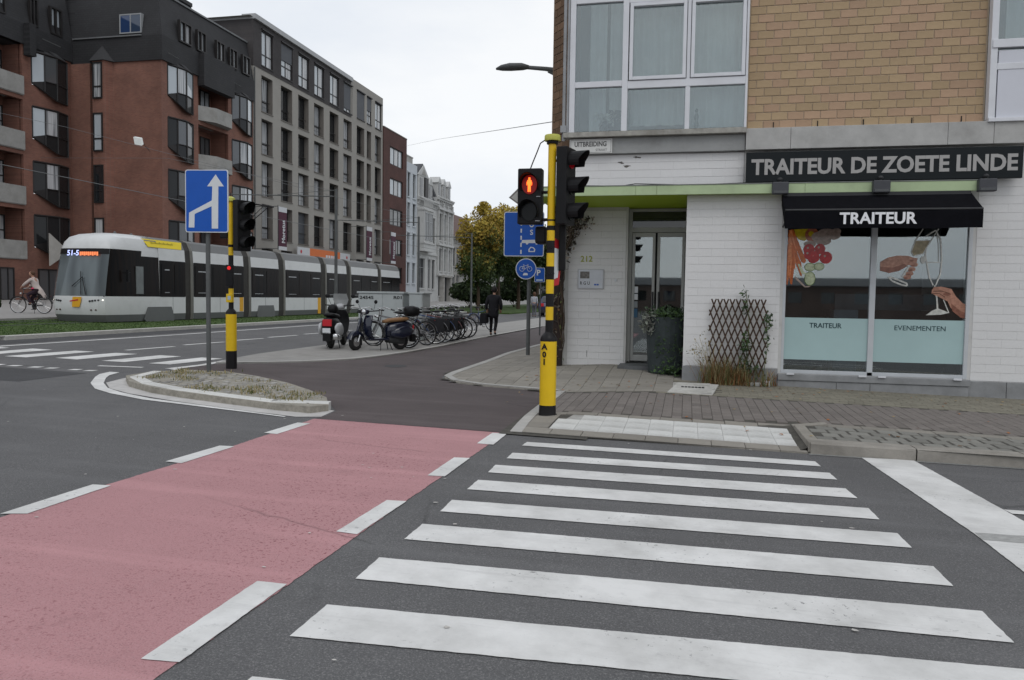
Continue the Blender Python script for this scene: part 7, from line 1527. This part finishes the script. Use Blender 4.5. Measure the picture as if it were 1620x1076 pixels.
def shrub(x, y, h, r, lab, n=2500, ls=.04, seed=9, m=None, base=None):
    rr = random.Random(seed); g = gz(x)+.05 if base is None else base; t = thing('shrub', (x, y, g), lab, 'shrub'); q = MB()
    for i in range(7): a = i*.9; q.tube([(x+.05*i-.15, y, g), (x+r*.6*math.cos(a), y+r*.6*math.sin(a), g+h*.6)], [.03, .015], 5)
    q.build('stem', BARK, t); q = MB()
    for _ in range(n):
        d = Vector([rr.gauss(0, 1) for _ in range(3)]).normalized()*rr.random()**.35; p = Vector((x+d.x*r, y+d.y*r, g+h*.62+d.z*h*.4)); a = Vector([rr.gauss(0, ls) for _ in range(3)]); b = Vector([rr.gauss(0, ls) for _ in range(3)]); q.face([p+a, p+b, p-a, p-b], rr.randrange(2))
    q.build('foliage', m or [mat('shrub_dark', (.02, .032, .015), .8, .3), mat('shrub_green', (.035, .055, .02), .8, .3)], t)
shrub(-23.3, 21.3, .95, .95, 'dark rounded shrub at the left edge beside the cyclist', 4500, .045); shrub(-24.2, 20.7, 1.0, 1.0, 'second dark shrub cut by the left edge of the picture', 3500, .045, 5)
shrub(-18.5, 70, 2.2, 1.6, 'dark green bush below the autumn trees', 2500, .09, 4); shrub(-13.5, 80, 1.8, 1.8, 'low dark hedge bush under the far trees', 2500, .09, 7); shrub(-22, 78, 2.6, 2.2, 'large dark bush between the trees and the white houses', 2500, .1, 8); shrub(-19.5, 88, 3, 2.5, 'dark bush deep under the tree row', 2500, .12, 11)
strip('verge', -18.5, -13.2, 58, 140, .11, MATS['grass_soil'])
lamp_ = thing('suspended_lamp', (-29.5, 37.7, 9.6), 'square white lamp hanging from a cross wire in front of the red brick wall', 'street lamp')
q = MB(); q.hexa([(-29.7, 37.6, 9.62), (-29.32, 37.7, 9.56), (-29.28, 37.78, 9.66), (-29.66, 37.7, 9.72), (-29.78, 37.6, 10.02), (-29.4, 37.7, 9.95), (-29.36, 37.78, 10.0), (-29.74, 37.7, 10.06)]); q.build('lamp_body', mat('lamp_white', (.7, .72, .7), .4), lamp_); q = MB(); q.tube([(-29.55, 37.7, 10.0), (-29.5, 38.6, 9.4)], .015, 5); q.build('hanger', DKG, lamp_)
# ------------------------------------------------------------------ parked car far down the path
def car(x, y, rz, lab, paint):
    t = thing('parked_car', (x, y, gz(x)), lab, 'car', None, rz); g0 = .0
    side = [(-2.1, .35), (-2.15, .75), (-2.05, 1.0), (-1.75, 1.05), (-1.4, 1.45), (.2, 1.5), (.95, 1.02), (1.9, .88), (2.1, .6), (2.08, .3)]
    q = MB()
    rs = []
    for w_, k in ((-.86, .93), (-.8, 1), (.8, 1), (.86, .93)): rs.append([(a, w_*(1 if b < 1.06 else .82), .3+(b-.3)*k if b > .5 else b) for a, b in side])
    q.rings(rs); q.build('body', paint, t, local=True, bevel=.03)
    q = MB(); q.face([(-1.88, -.66, 1.06), (-1.88, .66, 1.06), (-1.47, .6, 1.42), (-1.47, -.6, 1.42)]); q.build('rear_window', GD, t, local=True)
    for s_ in (-1, 1):
        q = MB(); q.face([(-1.5, s_*.80, 1.08), (.8, s_*.80, 1.06), (.2, s_*.7, 1.42), (-1.25, s_*.7, 1.4)]); q.build('side_window', GD, t, local=True)
        q = MB(); q.box(-2.17, -2.1, s_*.6-.12, s_*.6+.12, .75, .98); q.build('tail_light', SRED, t, local=True)
        for xw in (-1.3, 1.35): q = MB(); q.lathe((xw, s_*.78, .31), [(.31, -.1), (.31, .1)], 18, 'y'); wl = q.build('wheel', TYRE, t, local=True); q = MB(); q.lathe((xw, s_*.785, .31), [(.19, -.1), (.19, .105)], 14, 'y'); q.build('rim', SILV, wl, local=True)
    q = MB(); q.box(-2.19, -2.15, -.26, .26, .55, .67); q.build('number_plate', SWH, t, local=True); q = MB(); q.box(-2.18, -2.0, -.8, .8, .3, .5); q.build('bumper', DKG, t, local=True)
    return t
car(-9.9, 58, math.radians(96), 'dark blue car parked behind the yellow and black post', mat('car_blue', (.025, .03, .09), .25, 0, spec=.7)); car(-12.9, 100, math.radians(92), 'dark car parked further along the street under the trees', mat('car_dark', (.03, .03, .035), .25, 0))
# ------------------------------------------------------------------ people
def skinmesh(name, nodes, edges, mat_, parent, sub=2, smooth=True):
    """one continuous surface grown over a skeleton: nodes {key: (x, y, z, r[, r2])}"""
    ks = list(nodes); me = bpy.data.meshes.new(name); me.from_pydata([nodes[k][:3] for k in ks], [(ks.index(a), ks.index(b)) for a, b in edges], [])
    o = bpy.data.objects.new(name, me); COL.objects.link(o); md = o.modifiers.new('skin', 'SKIN'); md.use_smooth_shade = True
    for i, k in enumerate(ks):
        v = me.skin_vertices[0].data[i]; r = nodes[k][3]; r2 = nodes[k][4] if len(nodes[k]) > 4 else r; v.radius = (r, r2); v.use_root = (i == 0)
    sb = o.modifiers.new('sub', 'SUBSURF'); sb.levels = sub; sb.render_levels = sub
    bpy.context.view_layer.update(); m2 = bpy.data.meshes.new_from_object(o.evaluated_get(bpy.context.evaluated_depsgraph_get())); bpy.data.objects.remove(o)
    m2.materials.clear(); m2.materials.append(mat_); 
    for p in m2.polygons: p.use_smooth = True
    o = bpy.data.objects.new(name, m2); COL.objects.link(o); o.parent = parent; return o
SKIN = mat('skin', (.42, .24, .17), .6, .05)
def person(loc, rz, lab, P, coat, trs, shoe, hair, coat_nodes, coat_edges, hair_r=(.105, .1, .125), scale=1):
    t = thing('person', loc, lab, 'person', None, rz); t.scale = (scale,)*3
    E_ = [('pel', 'chest'), ('chest', 'neck'), ('neck', 'head'), ('chest', 'shL'), ('shL', 'elL'), ('elL', 'haL'), ('chest', 'shR'), ('shR', 'elR'), ('elR', 'haR'), ('pel', 'hiL'), ('hiL', 'knL'), ('knL', 'anL'), ('anL', 'toL'), ('pel', 'hiR'), ('hiR', 'knR'), ('knR', 'anR'), ('anR', 'toR')]
    for s_ in 'LR':
        hx, hy, hz = P['ha'+s_][:3]; ex, ey, ez = P['el'+s_][:3]; d = (Vector((hx, hy, hz))-Vector((ex, ey, ez))).normalized(); sd = d.cross(Vector((0, 1, 0))).normalized()
        for i in range(4): k = 'f%d%s' % (i, s_); q_ = Vector((hx, hy, hz))+d*(.085-.008*abs(i-1.3))+sd*(.024*(i-1.5))+Vector((0, 0, -.01)); P[k] = (*q_, .008); E_.append(('ha'+s_, k))
        q_ = Vector((hx, hy, hz))+d*.045+sd*.05; P['th'+s_] = (*q_, .009); E_.append(('ha'+s_, 'th'+s_))
    skinmesh('body', P, E_, SKIN, t)
    T_ = {k: (*P[k][:3], P[k][3]+.018) for k in ('pel', 'hiL', 'knL', 'anL', 'hiR', 'knR', 'anR')}
    skinmesh('trousers', T_, [('pel', 'hiL'), ('hiL', 'knL'), ('knL', 'anL'), ('pel', 'hiR'), ('hiR', 'knR'), ('knR', 'anR')], trs, t, 1)
    for s_ in 'LR': skinmesh('shoe', {'a': (*P['an'+s_][:2], P['an'+s_][2]-.03, .05), 'b': (*P['to'+s_][:3], .045)}, [('a', 'b')], shoe, t, 1)
    skinmesh('coat', coat_nodes, coat_edges, coat, t, 2)
    hx, hy, hz = P['head'][:3]; q = MB(); q.ell((hx, hy, hz), (.098, .105, .11), 14, 9); hd_ = q.build('head_shape', SKIN, t, local=True, smooth=True)
    q = MB(); q.ell((hx, hy-.03, hz+.02), hair_r, 14, 9); q.build('hair', hair, t, local=True, smooth=True)
    q = MB()
    for s_ in (-1, 1): q.ell((hx+s_*.035, hy+.095, hz+.01), (.012, .01, .008), 8, 5); 
    q.build('eye', BLACK, t, local=True); q = MB(); q.ell((hx, hy+.112, hz-.015), (.012, .018, .022), 8, 6); [q.ell((hx+s_*.1, hy, hz), (.012, .022, .03), 8, 6) for s_ in (-1, 1)]; q.build('nose_and_ears', SKIN, t, local=True)
    q = MB(); q.ell((hx, hy+.095, hz-.05), (.022, .008, .006), 8, 5); q.build('mouth', mat('lip', (.3, .1, .08)), t, local=True)
    return t
# local frame: +y forward
DKC = mat('coat_black', (.010, .010, .013), .85, .2, 6); DKT = mat('trouser_black', (.009, .009, .011), .85, .2, 6); SHO = mat('shoe_black', (.012, .011, .01), .4, 0); HB = mat('hair_black', (.012, .010, .009), .7, .1, 20)
P = {'pel': (0, 0, .95, .12), 'chest': (0, .05, 1.32, .13), 'neck': (0, .09, 1.51, .05), 'head': (0, .13, 1.66, .07), 'shL': (-.18, .05, 1.42, .055), 'elL': (-.25, -.02, 1.14, .042), 'haL': (-.25, .06, .90, .03), 'shR': (.18, .05, 1.42, .055), 'elR': (.26, .0, 1.14, .042), 'haR': (.24, .1, .90, .03),
     'hiL': (-.09, 0, .90, .085), 'knL': (-.10, .10, .50, .055), 'anL': (-.10, .02, .09, .038), 'toL': (-.11, .16, .045, .03), 'hiR': (.09, 0, .90, .085), 'knR': (.09, .08, .50, .055), 'anR': (.09, -.16, .14, .038), 'toR': (.10, -.04, .05, .03)}
CN = {'z': (0, -.03, .62, .22, .16), 'a': (0, -.01, .78, .22, .16), 'b': (0, 0, .98, .21, .15), 'c': (0, .03, 1.2, .215, .16), 'd': (0, .05, 1.38, .20, .14), 'e': (0, .08, 1.5, .08, .08), 'sl': (-.2, .05, 1.40, .085), 'el': (-.27, -.02, 1.14, .07), 'hl': (-.27, .05, .94, .058), 'sr': (.2, .05, 1.40, .085), 'er': (.28, 0, 1.14, .07), 'hr': (.26, .09, .94, .058)}
CE = [('z', 'a'), ('a', 'b'), ('b', 'c'), ('c', 'd'), ('d', 'e'), ('d', 'sl'), ('sl', 'el'), ('el', 'hl'), ('d', 'sr'), ('sr', 'er'), ('er', 'hr')]
mn = person((-6.95, 27.9, gz(-6.95)+.036), math.radians(2), 'person in a long black coat and black trousers walking away with a black bag', P, DKC, DKT, SHO, HB, CN, CE, scale=1.0)
bg_ = thing('shoulder_bag', (-7.25, 27.75, .9), 'black shoulder bag hanging at the left side of the walking person', 'bag'); q = MB(); q.rings([[(-7.25+a*w_, 27.72+b, z) for a, b in ((-1, -.2), (1, -.2), (1, .2), (-1, .2))] for z, w_ in ((.62, .10), (.68, .13), (.95, .12), (1.0, .07))]); q.build('bag_body', DKC, bg_, bevel=.03); q = MB(); q.tube([(-7.25, 27.6, .98), (-7.15, 27.8, 1.5), (-7.25, 27.88, .98)], .012, 5); q.build('strap', DKC, bg_)
# cyclist
cy = bicycle('black bicycle ridden by the person in the pale coat on the far path', 'ridden bicycle', BK); del cy['group']; bx, by = -26.0, 27.35; A_ = math.radians(192); cy.location = (bx, by, gz(bx)+.095); cy.rotation_euler = (0, 0, A_)
P = {'pel': (0, 0, .98, .12), 'chest': (0, .14, 1.34, .12), 'neck': (0, .18, 1.50, .045), 'head': (0, .22, 1.64, .07), 'shL': (-.16, .15, 1.42, .05), 'elL': (-.24, .34, 1.24, .038), 'haL': (-.22, .52, 1.09, .028), 'shR': (.16, .15, 1.42, .05), 'elR': (.24, .34, 1.24, .038), 'haR': (.22, .52, 1.09, .028),
     'hiL': (-.09, 0, .92, .085), 'knL': (-.1, .36, .78, .06), 'anL': (-.1, .22, .42, .04), 'toL': (-.1, .34, .38, .03), 'hiR': (.09, 0, .92, .085), 'knR': (.1, .32, .60, .06), 'anR': (.1, .12, .22, .04), 'toR': (.1, .26, .19, .03)}
CN = {'a': (0, -.02, .95, .15, .14), 'c': (0, .08, 1.18, .15, .13), 'd': (0, .14, 1.38, .145, .12), 'e': (0, .17, 1.48, .07), 'sl': (-.17, .15, 1.41, .07), 'el': (-.25, .33, 1.24, .06), 'hl': (-.23, .48, 1.12, .05), 'sr': (.17, .15, 1.41, .07), 'er': (.25, .33, 1.24, .06), 'hr': (.23, .48, 1.12, .05), 't1': (0, -.2, .86, .15, .06), 't2': (0, -.36, .62, .13, .04)}
CE = [('a', 'c'), ('c', 'd'), ('d', 'e'), ('d', 'sl'), ('sl', 'el'), ('el', 'hl'), ('d', 'sr'), ('sr', 'er'), ('er', 'hr'), ('a', 't1'), ('t1', 't2')]
sx_, sy_ = bx+.27*math.cos(A_), by+.27*math.sin(A_)
rider = person((sx_, sy_, gz(bx)+.095), A_-math.pi/2, 'person in a pale trench coat riding a bicycle in front of the red brick flats', P, mat('coat_beige', (.50, .43, .40), .85, .12, 5), mat('trouser_plum', (.035, .02, .03), .85, .1), SHO, mat('hair_brown', (.09, .045, .025), .7, .1, 20), CN, CE, hair_r=(.1, .1, .1))
q = MB(); q.rings([ringx(x, 0, 1.05, w_, .07) for x, w_ in ((0, .05), (.03, .16), (.1, .16), (.13, .05))]); 
q = MB(); q.ell((.0, .13, 1.02), (.17, .1, .06), 12, 7); q.build('pink_jumper_hem', mat('pink_cloth', (.65, .05, .14), .8, .1), rider, local=True, smooth=True); q = MB(); q.tube([(0, .24, 1.50), (0.02, .28, 1.35), (0, .26, 1.2)], [.05, .04, .03], 8); q.build('scarf', mat('scarf_dark', (.05, .015, .025)), rider, local=True)
# far pedestrian
P = {'pel': (0, 0, .92, .12), 'chest': (0, .02, 1.28, .12), 'neck': (0, .03, 1.46, .045), 'head': (0, .04, 1.6, .07), 'shL': (-.17, .02, 1.38, .05), 'elL': (-.2, 0, 1.1, .04), 'haL': (-.2, .08, .88, .028), 'shR': (.17, .02, 1.38, .05), 'elR': (.2, 0, 1.1, .04), 'haR': (.2, .08, .88, .028),
     'hiL': (-.09, 0, .88, .085), 'knL': (-.09, .06, .48, .055), 'anL': (-.09, 0, .09, .038), 'toL': (-.1, .13, .045, .03), 'hiR': (.09, 0, .88, .085), 'knR': (.09, .02, .48, .055), 'anR': (.09, -.1, .09, .038), 'toR': (.1, .03, .045, .03)}
CN = {'a': (0, 0, .88, .16, .13), 'c': (0, .01, 1.15, .15, .12), 'd': (0, .02, 1.34, .145, .12), 'e': (0, .03, 1.44, .07), 'sl': (-.18, .02, 1.37, .07), 'el': (-.21, 0, 1.1, .06), 'hl': (-.21, .07, .93, .05), 'sr': (.18, .02, 1.37, .07), 'er': (.21, 0, 1.1, .06), 'hr': (.21, .07, .93, .05)}
CE = [('a', 'c'), ('c', 'd'), ('d', 'e'), ('d', 'sl'), ('sl', 'el'), ('el', 'hl'), ('d', 'sr'), ('sr', 'er'), ('er', 'hr')]
person((-10.6, 54.5, gz(-10.6)), 0, 'person with brown hair and pale jacket standing beside the parking sign', P, mat('jacket_pale', (.36, .37, .40), .85, .1), mat('trouser_grey', (.1, .1, .12), .85), SHO, mat('hair_brown', (.09, .045, .025)), CN, CE, hair_r=(.12, .12, .15))
# ------------------------------------------------------------------ houses opposite, seen only as reflections in the shop glass
op = thing('opposite_house', (8, -62, 0), 'long plain brick terrace across the street, mirrored in the shop window', 'building')
FOp = Fac((0, -62, 0), (1, 0, 0), (0, 1, 0)); hl = [(-30+i*3.4, -28.6+i*3.4, z, z+1.2) for i in range(20) for z in (1.4,)]
q = MB(); FOp.wall(q, -60, 60, -1.5, 3.3, hl, .3); q.box(-60, 60, -72, -62.4, -1.5, 3.3); q.build('wall', brick_tex('opposite_brick', (.16, .10, .08), (.12, .08, .07), (.12, .1, .09), .22, .075, ax='y'), op)
q = MB()
for h_ in hl: FOp.bx(q, *h_, .2, .25)
q.build('window_panes', GD, op)['kind'] = 'stuff'
q = MB(); q.prism([(-72.4, 3.3), (-61.6, 3.3), (-67, 4.3)], lambda p: (-60, p[0], p[1]), lambda p: (60, p[0], p[1])); q.build('roof', SLR, op)
